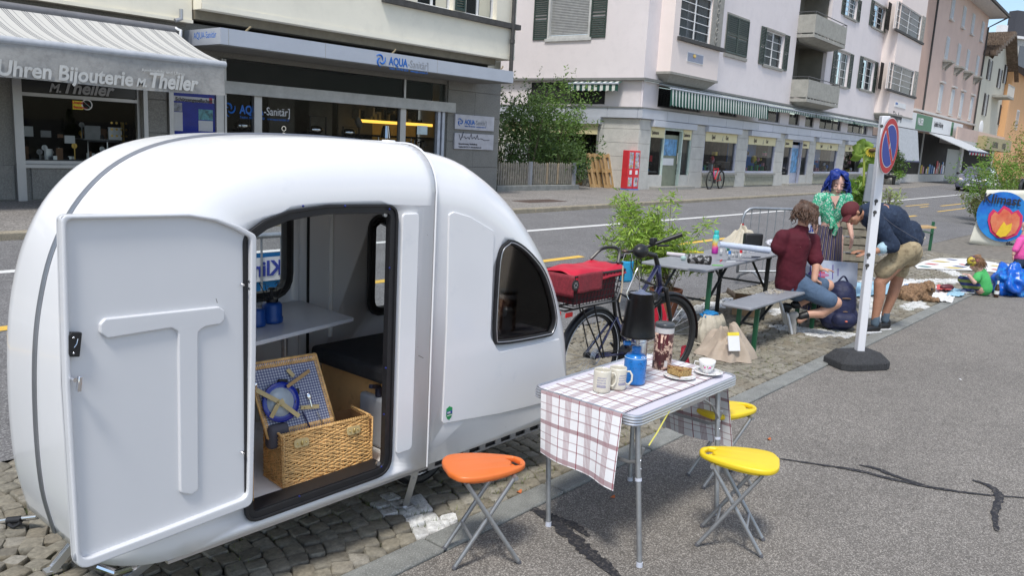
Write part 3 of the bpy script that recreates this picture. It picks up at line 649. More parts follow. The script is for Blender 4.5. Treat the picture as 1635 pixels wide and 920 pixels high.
# leaning boards and mattress seen through the rear window
obj('loose_board', MB().prism([(0, 0), (.018, 0), (.15, .20), (.135, .20)], 0, .45, Matrix.Translation((3.16, 3.0, .84)) @ Matrix.Rotation(pi/2, 4, 'X') @ Matrix.Translation((0, 0, -.2))), M_ply, car)
obj('loose_board', MB().bar((3.30, 2.85, 1.03), (3.42, 2.86, .86), .02, .3), M_ply, car)
obj('loose_board', MB().bar((3.33, 2.9, 1.0), (3.62, 3.0, .90), .012, .10), M_ply, car)
obj('rolled_mattress', MB().box((3.10, 2.80, .75), (3.17, 3.3, 1.06)), mat('mauve_fabric', (.20, .12, .17), .8, var=.2), car, bevel=.02)
# ================================================================ BUILDINGS
M_beige = mat('beige_render', (.78, .735, .61), .85, var=.04, scale=1.2, c2=(.71, .67, .56), cscale=3, thr=(.5, .8), bump=.15, bscale=90)
M_conc = mat('washed_concrete', (.17, .165, .15), .85, var=.16, scale=3, c2=(.24, .235, .215), cscale=40, thr=(.42, .62), bump=.4, bscale=60)
M_frame = mat('anodised_frame', (.40, .40, .40), .4, .6, var=.05, scale=3)
M_fascia = mat('blue_grey_fascia', (.44, .47, .53), .45, .3, var=.04, scale=2)
M_soffit = mat('grey_soffit', (.20, .20, .19), .8, var=.12, scale=4)
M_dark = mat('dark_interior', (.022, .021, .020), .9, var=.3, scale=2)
M_dgrey = mat('dark_grey_stone', (.06, .058, .055), .8, var=.25, scale=8)
M_shop = glass('shop_glass', (.82, .85, .85), .015, .88, 1.2)
M_wp = mat('white_paint', (.72, .72, .72), .5, var=.04, scale=4)
def wallmesh(u0, u1, z0, z1, holes, v=0., depth=.22):
 """front face at v (towards -v is out), holes with reveals going back by depth"""
 us = sorted(set([u0, u1]+[min(max(h[i], u0), u1) for h in holes for i in (0, 1)])); zs = sorted(set([z0, z1]+[min(max(h[i], z0), z1) for h in holes for i in (2, 3)]))
 mb = MB()
 for a, b in zip(us, us[1:]):
  for c, d in zip(zs, zs[1:]):
   if any(h[0]-1e-6 <= a and b <= h[1]+1e-6 and h[2]-1e-6 <= c and d <= h[3]+1e-6 for h in holes): continue
   mb.quad((a, v, c), (b, v, c), (b, v, d), (a, v, d))
 for h in holes:
  a, b, c, d = h; w_ = v+depth
  mb.quad((a, v, c), (a, v, d), (a, w_, d), (a, w_, c)); mb.quad((b, v, d), (b, v, c), (b, w_, c), (b, w_, d))
  mb.quad((a, v, d), (b, v, d), (b, w_, d), (a, w_, d)); mb.quad((b, v, c), (a, v, c), (a, w_, c), (b, w_, c))
 return mb
class Bld:
 """a building with its own facade frame: u along the facade, v into the building, z up"""
 def __init__(s, name, label, P0, ang, cat='building'):
  s.T = thing(name, label, cat, (P0[0], P0[1], .446), ang); s.M = WM[s.T.name]; s.P0 = Vector((P0[0], P0[1], 0)); s.ang = ang
  s.du = Vector((cos(ang), sin(ang), 0)); s.dv = Vector((-sin(ang), cos(ang), 0)); s.Mi = s.M.inverted()
 def f(s, px, py, v=0.):
  d = Vector(ray(px, py)); o = Vector((0, 0, CAM_H)); t = ((s.P0+s.dv*v)-o).dot(s.dv)/d.dot(s.dv); q = o+d*t; return ((q-s.P0).dot(s.du), q.z-.446)
 def fu(s, px, py, u):
  d = Vector(ray(px, py)); o = Vector((0, 0, CAM_H)); t = ((s.P0+s.du*u)-o).dot(s.du)/d.dot(s.du); q = o+d*t; return ((q-s.P0).dot(s.dv), q.z-.446)
 def r(s, x0, y0, x1, y1, v=0.):
  a = s.f(x0, y0, v); b = s.f(x1, y1, v); return (a[0], b[0], b[1], a[1])
 def o(s, name, mb, m, par=None, **k):
  k.setdefault('local', True)
  if par is None or par is s.T: return obj(name, mb, m, s.T, **k)
  k.pop('local'); mb.v = [tuple(s.M @ Vector(p)) for p in mb.v]; return obj(name, mb, m, par, **k)
 def box(s, name, u0, u1, v0, v1, z0, z1, m, par=None, **k): return s.o(name, MB().box((u0, v0, z0), (u1, v1, z1)), m, par, **k)
 def TM(s, u, v, z): return s.M @ Matrix(((1, 0, 0, u), (0, 0, -1, v), (0, 1, 0, z), (0, 0, 0, 1)))
 def text(s, t, u, v, z, size, m, par=None, **k): return text(t, size, s.TM(u, v, z), m, par or s.T, **k)
 def window(s, h, v, m, nx=2, nz=4, par=None, fw=.05, mull=.025, glassm=None, name='window', curtain=True):
  a, b, c, d = h; mb = MB().box((a, v, c), (a+fw, v+.06, d)).box((b-fw, v, c), (b, v+.06, d)).box((a+fw, v, d-fw), (b-fw, v+.06, d)).box((a+fw, v, c), (b-fw, v+.06, c+fw))
  W_ = s.o(name, mb, m, par)
  mu = MB(); iw = (b-a-2*fw); ih = (d-c-2*fw)
  for i in range(1, nx): x = a+fw+iw*i/nx; mu.box((x-fw*.6, v+.004, c+fw), (x+fw*.6, v+.055, d-fw))
  for j in range(1, nz): z = c+fw+ih*j/nz; mu.box((a+fw, v+.012, z-mull/2), (b-fw, v+.04, z+mull/2))
  if mu.v: s.o('glazing_bars', mu, m, W_)
  s.o('pane', MB().quad((a+fw, v+.03, c+fw), (b-fw, v+.03, c+fw), (b-fw, v+.03, d-fw), (a+fw, v+.03, d-fw)), glassm or M_shop, W_)
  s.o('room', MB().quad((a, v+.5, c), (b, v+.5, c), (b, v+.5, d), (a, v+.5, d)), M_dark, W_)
  if curtain:
   for k, (x0, x1) in enumerate(((a+fw, a+fw+iw*.32), (b-fw-iw*.32, b-fw))):
    s.o('curtain', MB().grid(lambda p, q: (x0+(x1-x0)*p, v+.12+.02*sin(p*30), c+(d-c)*q), 16, 1), mat('net_curtain', (.13, .135, .135), .9), W_)
  return W_
 def shutter(s, a, b, c, d, v, m, par=None, n=None, tilt=.5, single=False, name='shutter'):
  fw = min(.05, (b-a)*.15); mb = MB().box((a, v-.035, c), (a+fw, v, d)).box((b-fw, v-.035, c), (b, v, d)).box((a+fw, v-.034, d-fw), (b-fw, v-.001, d)).box((a+fw, v-.034, c), (b-fw, v-.001, c+fw)).box((a+fw, v-.034, (c+d)/2-.03), (b-fw, v-.001, (c+d)/2+.03))
  S = s.o(name, mb, m, par); n = n or int((d-c)/.065); sl = MB(); first = None
  for i in range(n):
   z = c+fw+(d-c-2*fw)*(i+.5)/n; h = (d-c-2*fw)/n*.5
   if abs(z-(c+d)/2) < .04: continue
   q = MB().add([(a+fw, v-.034, z-h), (b-fw, v-.034, z-h), (b-fw, v-.006, z+h*.7), (a+fw, v-.006, z+h*.7), (a+fw, v-.028, z-h), (b-fw, v-.028, z-h), (b-fw, v-.001, z+h*.7), (a+fw, v-.001, z+h*.7)], [(0,1,2,3), (4,7,6,5), (0,4,5,1), (3,2,6,7)])
   if single:
    if first is None: first = s.o('slat', q, m, S, smooth=False)
    else:
     T = WM[first.name].copy(); T.translation = T.translation+Vector((0, 0, z-z1)); inst('slat', first.data, T, S)
    if i == 0 or first is not None and 'z1' not in locals(): z1 = z
   else: sl.v += [tuple(p) for p in q.v]; b_ = len(sl.v)-8; sl.f += [tuple(b_+i_ for i_ in f_) for f_ in q.f]
  if not single: s.o('slats', sl, m, S, smooth=False, kind='stuff')
  return S
# ---- left building: shops under a beige upper storey
B = Bld('shop_building', 'beige building with two ground floor shops left of the hedge', (0, 15.4), 0)
hA = B.r(30, 128, 228, 262); hA = (hA[0], hA[1], .62, 2.45); zA = hA
uP = B.f(712, 200)[0]; uE = B.f(795, 200)[0]; u1 = B.f(357, 180)[0]; u2 = uP-.03
W0 = B.f(22, 200)[0]-.02
holes = [hA, (5.0-6.2, 4.65, .62, 2.45), (u1, u2, .05, 2.78)]
B.o('wall', wallmesh(-9, uE, 0, 3.35, holes, 0, .25), M_conc)
B.o('end_wall', MB().quad((uE, 0, 0), (uE, 9, 0), (uE, 9, 12), (uE, 0, 12)), M_beige)
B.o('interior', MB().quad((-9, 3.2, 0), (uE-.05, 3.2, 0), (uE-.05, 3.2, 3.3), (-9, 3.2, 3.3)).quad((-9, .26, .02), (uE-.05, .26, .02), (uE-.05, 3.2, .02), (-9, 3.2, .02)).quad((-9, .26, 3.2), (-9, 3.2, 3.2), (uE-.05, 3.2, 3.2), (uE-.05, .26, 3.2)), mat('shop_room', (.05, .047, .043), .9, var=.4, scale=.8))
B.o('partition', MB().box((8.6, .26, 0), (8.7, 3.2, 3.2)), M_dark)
# cladding joints: panels standing proud below the windows and on the pillars
for a, b in ((-6, W0-.02), (W0+.24, W0+1.7), (W0+1.72, zA[1]+.05), (zA[1]+.08, B.f(266, 200)[0])):
 B.box('stone_panel', a+.004, b-.004, -.03, .0, .02, .60, M_conc, bevel=.004)
uq0, uq1 = B.f(233, 200)[0], B.f(266, 200)[0]
for k in range(4): B.box('stone_panel', uq0, uq1-.004, -.035, 0, .62+k*.62, 1.232+k*.62, M_conc, bevel=.004)
for k in range(5):
 B.box('stone_panel', uP, (uP+uE)/2-.004 if k % 2 else uE, -.05, 0, .02+k*.66, .672+k*.66, M_conc, bevel=.004)
 if k % 2: B.box('stone_panel', (uP+uE)/2, uE, -.05, 0, .02+k*.66, .672+k*.66, M_conc, bevel=.004)
# aluminium uprights and frames of the jeweller's window
B.box('frame_post', W0, W0+.14, -.09, 0, .0, 2.6, M_frame); B.box('frame_post', zA[1]+.02, zA[1]+.10, -.06, 0, .0, 2.6, M_frame)
B.box('window_sill', zA[0]-.08, zA[1]+.02, -.08, .02, .56, .615, M_frame)
def shopframe(h, v=.05, tr=None, posts=()):
 a, b, c, d = h; mb = MB().box((a, v, c), (a+.05, v+.08, d)).box((b-.05, v, c), (b, v+.08, d)).box((a, v, d-.05), (b, v+.08, d)).box((a, v, c), (b, v+.08, c+.06))
 if tr: mb.box((a+.05, v, tr-.03), (b-.05, v+.08, tr+.03))
 for p in posts: mb.box((p-.04, v+.003, c+.06), (p+.04, v+.077, d-.05))
 F = B.o('shop_window', mb, M_frame); B.o('pane', MB().quad((a, v+.04, c), (b, v+.04, c), (b, v+.04, d), (a, v+.04, d)), M_shop, F); return F
trz = B.f(60, 146)[1]; F1 = shopframe(hA, tr=trz-.05); shopframe(holes[1])
B.o('transom_panel', MB().quad((hA[0]+.05, .07, trz), (hA[1]-.05, .07, trz), (hA[1]-.05, .07, 2.4), (hA[0]+.05, .07, 2.4)), mat('black_panel', (.02, .02, .02), .3), F1)
p = B.f(80, 143); B.text('M.', p[0], .06, p[1]-.03, .2, mat('grey_letters', (.35, .35, .35), .5), F1, shear=.3, bold=.006); B.text('Theiler', p[0]+.2, .06, p[1]-.03, .30, MATS['grey_letters'], F1, shear=.3, bold=.008)
# stickers on the glass
def card(name, x0, y0, x1, y1, v, m, par, bld=None):
 b_ = bld or B; h = b_.r(x0, y0, x1, y1, v); return b_.o(name, MB().box((h[0], v-.004, h[2]), (h[1], v, h[3])), m, par)
yc = card('sticker', 115.5, 160, 133, 175, .085, mat('yellow_card', (.75, .62, .04), .6), F1)
p = B.f(118, 165); B.text('Umstellung', p[0]+.0, .078, p[1], .065, mat('red_print', (.6, .03, .03), .6), F1, bold=.002); B.text('Batterien', p[0]+.02, .078, p[1]-.08, .065, MATS['red_print'], F1, bold=.002)
p = B.f(142, 167); rg_ = B.o('sticker', MB().cyl((p[0], .083, p[1]), (p[0], .079, p[1]), .095, n=24), M_wp, F1); B.o('sticker_symbol', MB().cyl((p[0], .079, p[1]), (p[0], .076, p[1]), .075, n=20), M_dark, F1); B.o('sticker_bar', MB().bar((p[0]-.07, .075, p[1]+.06), (p[0]+.07, .075, p[1]-.06), .012, .004), M_wp, F1)
card('sticker', 23.5, 173, 37, 182, .085, mat('pale_green_card', (.45, .6, .5), .6), F1)
# display goods inside the jeweller's window
rd = random.Random(5)
tb = B.o('display_shelf', MB().box((hA[0], .3, .62), (hA[1], 1.0, .68)).box((hA[0]+1.2, .5, 1.05), (hA[1]-.2, .9, 1.07)), mat('pale_shelf', (.25, .25, .24), .6)); 
for i in range(34):
 x = rd.uniform(hA[0]+.1, hA[1]-.1); z = .68 if rd.random() < .7 else 1.07; w_, h_ = rd.uniform(.02, .09), rd.uniform(.04, .26); y = rd.uniform(.35, .8)
 c_ = rd.choice([M_wp, M_dark, M_alu, mat('gold', (.6, .4, .12), .3, .9), mat('grey_card', (.3, .3, .3), .8), mat('wood_brown', (.2, .1, .05), .6)])
 B.o('display_item', (MB().box((x-w_, y, z), (x+w_, y+.02, z+h_)) if i % 3 else MB().cyl((x, y, z), (x, y, z+h_*1.2), .012).cyl((x, y, z+h_), (x, y+.012, z+h_), .05)), c_, tb)
for x0, y0, x1, y1 in ((173, 203, 197, 224), (135, 200, 161, 222), (103, 216, 120, 229)): 
 h = B.r(x0, y0, x1, y1, .5); bx = B.box('display_board', h[0], h[1], .5, .53, h[2], h[3], M_wp if x0 != 135 else MATS['grey_card'], tb)
 if x0 == 173:
  for i in range(4):
   for j in range(3): B.o('watch', MB().cyl((h[0]+.06+i*.09, .5, h[2]+.08+j*.12), (h[0]+.06+i*.09, .49, h[2]+.08+j*.12), .022, n=8), MATS['gold'], bx)
h = B.r(140, 225, 190, 262, .5); B.o('display_rack', MB().tube([(h[0], .5, .68), (h[0], .5, h[3]), (h[1]+.2, .5, h[3]), (h[1]+.2, .5, .68)], .015, 6).bar((h[0]+.35, .5, .68), (h[0]+.35, .5, h[3]), .02), M_alu, tb)
B.box('display_stand', zA[0]+1.9, zA[0]+1.95, .5, .54, .68, 1.4, MATS['gold'], tb)
# notice case between the shops
h = B.r(266, 138, 352, 217); nb = B.o('notice_case', MB().box((h[0], -.09, .75), (h[0]+.09, .0, 2.38)).box((h[1]-.13, -.09, .75), (h[1], 0, 2.38)).box((h[0]+.09, -.09, .75), (h[1]-.13, 0, .83)).box((h[0]+.09, -.09, 2.30), (h[1]-.13, 0, 2.38)), M_frame)
B.box('notice_board', h[0]+.09, h[1]-.13, -.03, -.01, .83, 2.3, mat('blue_felt', (.012, .035, .35), .8), nb)
def nrect(x0, y0, x1, y1, m, v=-.034, nm='notice'): q = B.r(x0, y0, x1, y1, v); return B.box(nm, q[0], q[1], v, v+.004, q[2], q[3], m, nb)
nrect(276, 152, 342, 165, M_wp); p = B.f(278.5, 157.5); B.text('Schützengesellschaft Uster', p[0], -.04, p[1]-.03, .094, mat('black_print', (.02, .02, .03), .6), nb, bold=.0025)
nrect(334, 156, 339, 165, mat('crest_red', (.6, .02, .08), .5), -.038); nrect(276, 178, 292, 209, M_wp); nrect(276, 163, 291, 178, mat('photo_print', (.3, .32, .38), .5, var=.6, scale=14)); nrect(317, 192, 340, 210, M_wp); nrect(317, 174, 340, 192, mat('photo_teal', (.10, .33, .36), .5, var=.7, scale=12))
B.o('notice_glass', MB().quad((h[0]+.09, -.07, .83), (h[1]-.13, -.07, .83), (h[1]-.13, -.07, 2.3), (h[0]+.09, -.07, 2.3)), glass('case_glass', (.95, .95, .95), .02, .95, 1.3), nb)
for a_ in (0, 1): B.box('frame_post', h[1]+.0+a_*.06, h[1]+.045+a_*.06, -.07, 0, 0, 2.75, M_frame)
# plumber's shop front: beam, glass, interior
hz = (B.f(357, 126)[1], B.f(357, 148)[1]); zb0, zb1 = 2.30, 2.56
zt = B.f(560, 150)[1]; zt2 = B.f(560, 164.5)[1]
B.box('beam', u1-.1, B.f(722, 165)[0], -.14, .10, zt2-.02, zt+.02, mat('light_beam', (.42, .42, .40), .6))
sf = B.o('shop_window', MB().box((u1, .02, .05), (u1+.07, .1, zt2)).box((u2-.07, .02, .05), (u2, .1, zt2)).box((u1, .02, .05), (u2, .1, .25)), M_frame)
for px in (411.5, 643): p_ = B.f(px, 190)[0]; B.box('window_post', p_-.09, p_+.09, -.02, .1, .25, zt2-.02, M_frame, sf)
p_ = B.f(648, 140)[0]; B.box('window_post', p_-.03, p_+.03, .02, .08, zt+.02, 2.95, M_frame, sf)
for px in (700, 707): p_ = B.f(px, 200)[0]; B.box('window_post', p_-.05, p_+.04, -.03, .09, .25, zt2-.02, mat('blueish_frame', (.42, .45, .52), .4, .3), sf)
B.o('pane', MB().quad((u1, .06, .25), (u2, .06, .25), (u2, .06, 3.1), (u1, .06, 3.1)), M_shop, sf)
B.o('upper_blind', MB().quad((u1, .5, zt), (u2, .5, zt), (u2, .5, 3.1), (u1, .5, 3.1)), M_dark, sf)
M_blue = mat('blue_print', (.01, .12, .45), .5); M_gr = mat('grey_print', (.28, .29, .31), .6)
def swirl(cx, v, cz, R, m, par):
 mb = MB()
 for k in range(3):
  a0 = k*2.1; mb.tube([(cx+R*(.25+.75*t)*cos(a0+2.6*t), v, cz+R*(.25+.75*t)*sin(a0+2.6*t)) for t in [i/9 for i in range(10)]], [R*.05+R*.09*sin(pi*i/9) for i in range(10)], 5)
 return B.o('logo', mb, m, par)
def aqua(px, py, v, s, par, mg=None):
 p = B.f(px, py, v); swirl(p[0]+s*.5, v-.006, p[1]+s*.3, s*.62, M_blue, par); B.text('AQUA', p[0]+s*1.5, v-.004, p[1], s, M_blue, par, bold=s*.03, sx=.8); B.text('-Sanitär]', p[0]+s*3.85, v-.004, p[1], s, mg or M_gr, par, sx=.8)
 B.text('Telefon  044 940 50 50    www.aqua-sanitaer.ch', p[0]+s*1.5, v-.004, p[1]-s*.42, s*.30, M_blue, par, sx=.85)
aqua(357, 179, .05, .24, sf, mat('pale_print', (.6, .6, .6), .5))
# interior goods
it_ = B.o('interior_shelf', MB().box((B.f(572, 200, 2.5)[0], 2.3, 1.35), (B.f(690, 200, 2.5)[0]+.4, 3.1, 1.4)), M_dark)
q0 = B.f(573, 193, 2.3); q1 = B.f(690, 199, 2.3)
m_gl = mat('warm_light_strip', (1, .55, .08), .5, emit=1.6, var=.02); B.box('light_strip', q0[0], q1[0], 2.28, 2.3, q0[1]-.03, q0[1]+.05, m_gl, it_)
B.box('back_panel', q0[0], q1[0], 3.0, 3.05, q0[1]-.7, q0[1], mat('amber_glow_panel', (.45, .26, .06), .6, emit=.12), it_)  # faint emission in the panel stands in for the strip's amber light
for i in range(22): x = q0[0]+(q1[0]-q0[0])*i/22; h_ = rd.uniform(.08, .3); B.o('tap', MB().cyl((x, 2.5, q0[1]-.66), (x, 2.5, q0[1]-.66+h_), .03).cyl((x, 2.5, q0[1]-.66+h_), (x+.06, 2.4, q0[1]-.66+h_), .02), rd.choice([M_chrome, M_dark, M_alu]), it_)
for i in range(26): x = rd.uniform(q0[0], q1[0]); B.o('box_on_shelf', MB().box((x, 2.6, q0[1]+.06), (x+rd.uniform(.05, .2), 2.9, q0[1]+.06+rd.uniform(.08, .35))), rd.choice([M_dark, MATS['grey_card'], M_dgrey]), it_)
for x0, y0, x1, y1 in ((495, 185, 520, 216), (548, 202, 573, 220), (383, 190, 397, 210)):
 h = B.r(x0, y0, x1, y1, .8); B.o('display_rack', MB().tube([(h[0], .8, .3), (h[0], .8, h[3]), (h[1], .8, h[3]), (h[1], .8, .3)], .02, 6).box((h[0], .7, h[2]), (h[1], 1.1, h[2]+.03)), M_dark, it_); B.o('basin', MB().ell(((h[0]+h[1])/2, .9, h[2]+.12), (.2, .15, .1)), M_chrome, it_)
for px in (365, 384, 395): h = B.f(px, 200, .7); B.box('white_box', h[0], h[0]+.14, .7, .8, .9, 1.22, M_wp, it_)
h = B.f(571, 196, .6); B.o('shower_head', MB().cyl((h[0], .6, h[1]), (h[0]+.02, .55, h[1]+.02), .13, n=16), M_alu, it_)
h = B.f(616, 215, .5); B.o('lamp_stand', MB().cyl((h[0], .5, .2), (h[0], .5, h[1]), .02).lathe([(.14, -.08), (.09, .22)], (h[0], .5, h[1])), M_chrome, it_)
for x in (430, 470, 540): h = B.f(x, 190, 2.9)[0]; B.box('wall_panel', h, h+1.2, 2.9, 2.95, .4, 2.6, mat('grey_wall', (.20, .19, .17), .8), it_)
card('notice', 666, 200, 682, 215, .03, mat('paper_blue', (.5, .6, .62), .7), sf); p = B.f(452, 205, .05); 
for dz in (0, .14): B.o('door_ring', MB().tube([(p[0]+.05*cos(a*pi/6), .03, p[1]-dz+.05*sin(a*pi/6)) for a in range(12)], .012, 5, closed=True), M_chrome, sf)
# signs on the stone pillar
def sign(x0, y0, x1, y1, nm='wall_sign'): q = B.r(x0, y0, x1, y1, -.09); return B.box(nm, q[0], q[1], -.10, -.055, q[2]-.01, q[3]-.01, mat('sign_silver', (.42, .42, .47), .35, .2), None, bevel=.004), q
s1, q = sign(727, 181, 788, 209); aqua(731, 197, -.10, .17, s1)
s2, q = sign(726, 211, 787, 239)
z = (q[2]+q[3])/2; cpts = [(.15, .08), (.22, -.06), (.32, .14), (.26, .0), (.36, .03), (.42, -.02), (.5, .02), (.55, -.03), (.62, .10), (.66, -.02), (.74, .03), (.8, -.02), (.86, .08), (.9, -.02), (1.0, .0), (1.15, -.04), (1.35, -.03)]
B.o('signature', MB().tube([(q[0]+a, -.105, z+.08+b*1.1) for a, b in cpts], .008, 5), MATS['black_print'], s2)
B.text('Steuerberatung  Buchhaltung', q[0]+.15, -.104, z-.10, .062, MATS['black_print'], s2, bold=.001); B.text('Telefon 044 94 14  www.kaufmann.ch', q[0]+.15, -.104, z-.18, .058, MATS['black_print'], s2, bold=.001)
# projecting canopy
CF = -1.3; cz0, cz1 = B.f(560, 97.5, CF)[1], B.f(560, 74.5, CF)[1]; cu0 = B.f(352, 60, CF)[0]; cu1 = B.f(820, 120, CF)[0]
cn = B.o('canopy', MB().box((cu0, CF, cz0), (cu1, .0, cz1)), M_fascia); B.box('soffit', cu0+.02, cu1-.02, CF+.02, -.02, cz0-.02, cz0-.003, M_soffit, cn)
for px in (365, 520, 700): p_ = B.f(px, 60, CF)[0]; B.box('joint', p_-.006, p_+.006, CF-.003, CF, cz0, cz1, M_frame, cn)
for px in (460, 545, 690, 780): pass
aqua(601, 100, CF, .235, cn)
text('AQUA-Sanitär', .17, B.M @ Matrix(((0, 0, -1, cu0), (-1, 0, 0, -.35), (0, 1, 0, cz0+.12), (0, 0, 0, 1))), M_blue, cn, sx=.8)
for px, py in ((625, 78), (798, 104), (391, 46)):
 p_ = B.f(px, py, CF+.1)[0]; B.o('leaf_debris', MB().tube([(p_, CF+.08, cz1), (p_+.06, CF+.05, cz1+.07), (p_+.12, CF+.1, cz1+.10)], .018, 5), mat('dry_leaf', (.25, .2, .12), .9), cn)
# recess above canopy, brown beam, beige upper storey
zB = B.f(600, 59.5, -.5)[1]; uB0 = 8.25; zc = 9.0
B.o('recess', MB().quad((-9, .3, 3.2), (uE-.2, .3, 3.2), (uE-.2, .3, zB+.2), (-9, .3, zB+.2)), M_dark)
B.box('brown_beam', uB0, uE-.5, -.25, .3, zB-.17, zB-.002, mat('brown_beam', (.16, .14, .10), .8))
lw = B.f(640, 0, -.5); lz = B.f(720, 17, -.5)[1]
wins = [(13.7, 14.9, lz+.02, lz+1.5), (15.35, 16.5, lz+.02, lz+1.5)]
B.o('upper_wall', wallmesh(uB0, uE-.03, zB, zc, wins, -.5, .2), M_beige); B.o('upper_side', MB().quad((uB0, -.5, zB), (uB0, .3, zB), (uB0, .3, zc), (uB0, -.5, zc)).quad((uB0, -.5, zB), (uE-.03, -.5, zB), (uE-.03, .35, zB), (uB0, .35, zB)), M_beige)
B.box('drip_edge', uB0, uE-.03, -.515, -.49, zB-.0, zB+.10, M_beige)
zL = B.f(200, 21, -.2)[1]; B.o('upper_wall', MB().box((-9, -.2, zL), (8.22, .5, zc)), M_beige); B.box('drip_edge', -9, 8.22, -.24, -.19, zL+.0, zL+.06, M_beige)
B.box('ledge', 12.6, uE+.05, -.62, -.48, lz-.13, lz+.0, M_dgrey)
for i, hw_ in enumerate(wins): B.window(hw_, -.36, M_wp, 2, 3, curtain=False)
B.shutter(14.95, 15.3, lz+.05, lz+1.5, -.5, mat('dark_green_wood', (.02, .045, .035), .5))
uD = B.f(816, 60, -.55)[0]; B.o('downpipe', MB().tube([(uD, -.6, cz1+.0), (uD, -.6, 9)], .055, 10).cyl((uD, -.6, 4.0), (uD, -.6, 4.1), .07), M_dgrey)
B.o('column_head', MB().box((uE-.75, -.35, zB-.45), (uE-.1, .1, zB-.30)), M_soffit); B.o('column', MB().box((uE-.65, -.25, cz1+.0), (uE-.2, .1, zB-.45)), M_soffit)
p = B.f(287, 25, -.3); B.o('drain_pipe', MB().tube([(p[0], -.35, p[1]+.12), (p[0]+.0, -.35, p[1]-.05), (p[0]-.12, -.35, p[1]-.1)], .04, 8), M_frame)
# ---- awning of the jeweller
AW = props(thing('shop_awning', 'grey and white striped awning with lettered grey valance over the left shop window', 'awning', (2.5, 13.4, 2.8)), None)
ax = 7.85; y0_, y1_ = 15.15, 13.45; pt = PY(266, 48, y0_); pb = PY(357, 103, y1_); zt_, zb_ = pt.z, pb.z
M_awn = striped('awning_stripes', (.50, .495, .47), [(0, .30, [(.03, .048), (.066, .084), (.102, .12), (.19, .20)], (.12, .125, .135), .9)], coord='UV')
def awf(u, v): x = -2+(ax+2)*u; return (x, y0_+(y1_-y0_)*v, zt_+(zb_+.04-zt_)*v-.06*sin(pi*v))
obj('fabric', MB().grid(awf, 60, 8, lambda u, v: (9.85*u, v)), M_awn, AW, smooth='all')
obj('front_bar', MB().cyl((-2, y1_, zb_), (ax+.02, y1_, zb_), .062, n=16), mat('pale_blue_bar', (.42, .44, .47), .4), AW); obj('cassette', MB().cyl((-2, y0_+.02, zt_+.03), (ax+.03, y0_+.02, zt_+.03), .07, n=12), mat('dark_bar', (.16, .16, .17), .5), AW)
obj('wall_bracket', MB().tube([(ax, y0_-.02, zt_+.06), (ax+.06, y0_-.1, zt_+.02), (ax+.05, y0_-.1, zt_-.12)], .03, 8), M_wp, AW)
vz = PY(356, 153, y1_).z
def vf(u, v): x = -2+(ax+1.98)*u; return (x, y1_-.03+.012*sin(x*2.2)+.014*sin(x*5.1+2*v)*v, zb_-.05+(vz-zb_+.05)*v+.012*v*sin(x*1.7))
vl = obj('valance', MB().grid(vf, 120, 8), mat('grey_canvas', (.34, .335, .32), .9, var=.07, scale=3, c2=(.25, .245, .235), cscale=8, thr=(.45, .75), bump=.6, bscale=14), AW, smooth='all')
M_lt = mat('light_letters', (.50, .50, .48), .7)
def vt(s_, px, py, size, **k): q = PY(px, py, y1_-.06); text(s_, size, MXZ(y1_-.06) @ Matrix.Translation((q.x, q.z, 0)), M_lt, vl, **k)
vt('Uhren Bijouterie', -6, 118.5, .31, shear=.15, bold=.008, sx=.92); vt('M.', 217, 137, .18, shear=.3, bold=.006); vt('Theiler', 236, 138, .34, shear=.25, bold=.012, sx=.85); vt('Armbanduhr und Uhren', 226, 113.5, .075)
obj('folding_arm', MB().cyl((6.0, y0_, zt_-.25), (7.2, 14.2, 2.95), .03).cyl((7.2, 14.2, 2.95), (7.5, y1_, zb_-.03), .03), M_alu, AW)
# ---- long pink building on the corner
M_pink = mat('pink_render', (.76, .70, .695), .88, var=.03, scale=.8, c2=(.70, .645, .64), cscale=2.5, thr=(.5, .8), bump=.15, bscale=70)
M_peach = mat('peach_render', (.82, .72, .67), .88, var=.03, scale=.9, bump=.15, bscale=70)
M_band = mat('pale_metal_band', (.50, .52, .57), .5, .1, var=.06, scale=1.5)
M_band2 = mat('pale_metal_band_bright', (.55, .56, .62), .5, .1, var=.03, scale=1.5)
M_stone = mat('limestone_block', (.54, .525, .48), .85, var=.1, scale=3, c2=(.42, .41, .38), cscale=30, thr=(.5, .7), bump=.5, bscale=50)
M_grn = mat('green_shutter_wood', (.035, .055, .045), .55, var=.15, scale=4)
M_sill = mat('grey_sandstone', (.30, .29, .26), .85, var=.12, scale=8)
M_cream = mat('cream_signboard', (.70, .62, .36), .6, var=.04)
M_lav = mat('lavender_frame', (.45, .46, .54), .5)
P_ = Bld('corner_building', 'long pink rendered building with green shutters and a toy shop at street level', (24.0, 14.95), .037)
uR = P_.f(1452, 200)[0]
zc1 = P_.f(1100, 138)[1]; zb0, zb1 = P_.f(1150, 206)[1], P_.f(1150, 192)[1]
zb0 = P_.f(1018, 188)[1]; zb1 = P_.f(1018, 172)[1]; zc1 = P_.f(1028, 124)[1]; ZT = 16
ups = []
def up(x0, y0, x1, y1): h = P_.r(x0, y0, x1, y1); ups.append(h); return h
w1 = up(1224, 46, 1247, 110)
w2 = up(1337, 79, 1351, 139); w3 = up(1378, 92, 1391, 146); w4 = up(1396, 3, 1410, 50); w5 = up(1352, -10, 1366, 32)
lg1 = P_.r(1272, 60, 1316, 125); lg1 = (lg1[0], lg1[1], P_.f(1270, 160)[1]+.15, P_.f(1275, 60)[1]); lg2 = (lg1[0], lg1[1], lg1[2]+2.85, lg1[3]+2.85)
lg1s = P_.f(1262, 163)[1]
rects = [(h[0], h[1], h[2], h[3]) for h in ups]
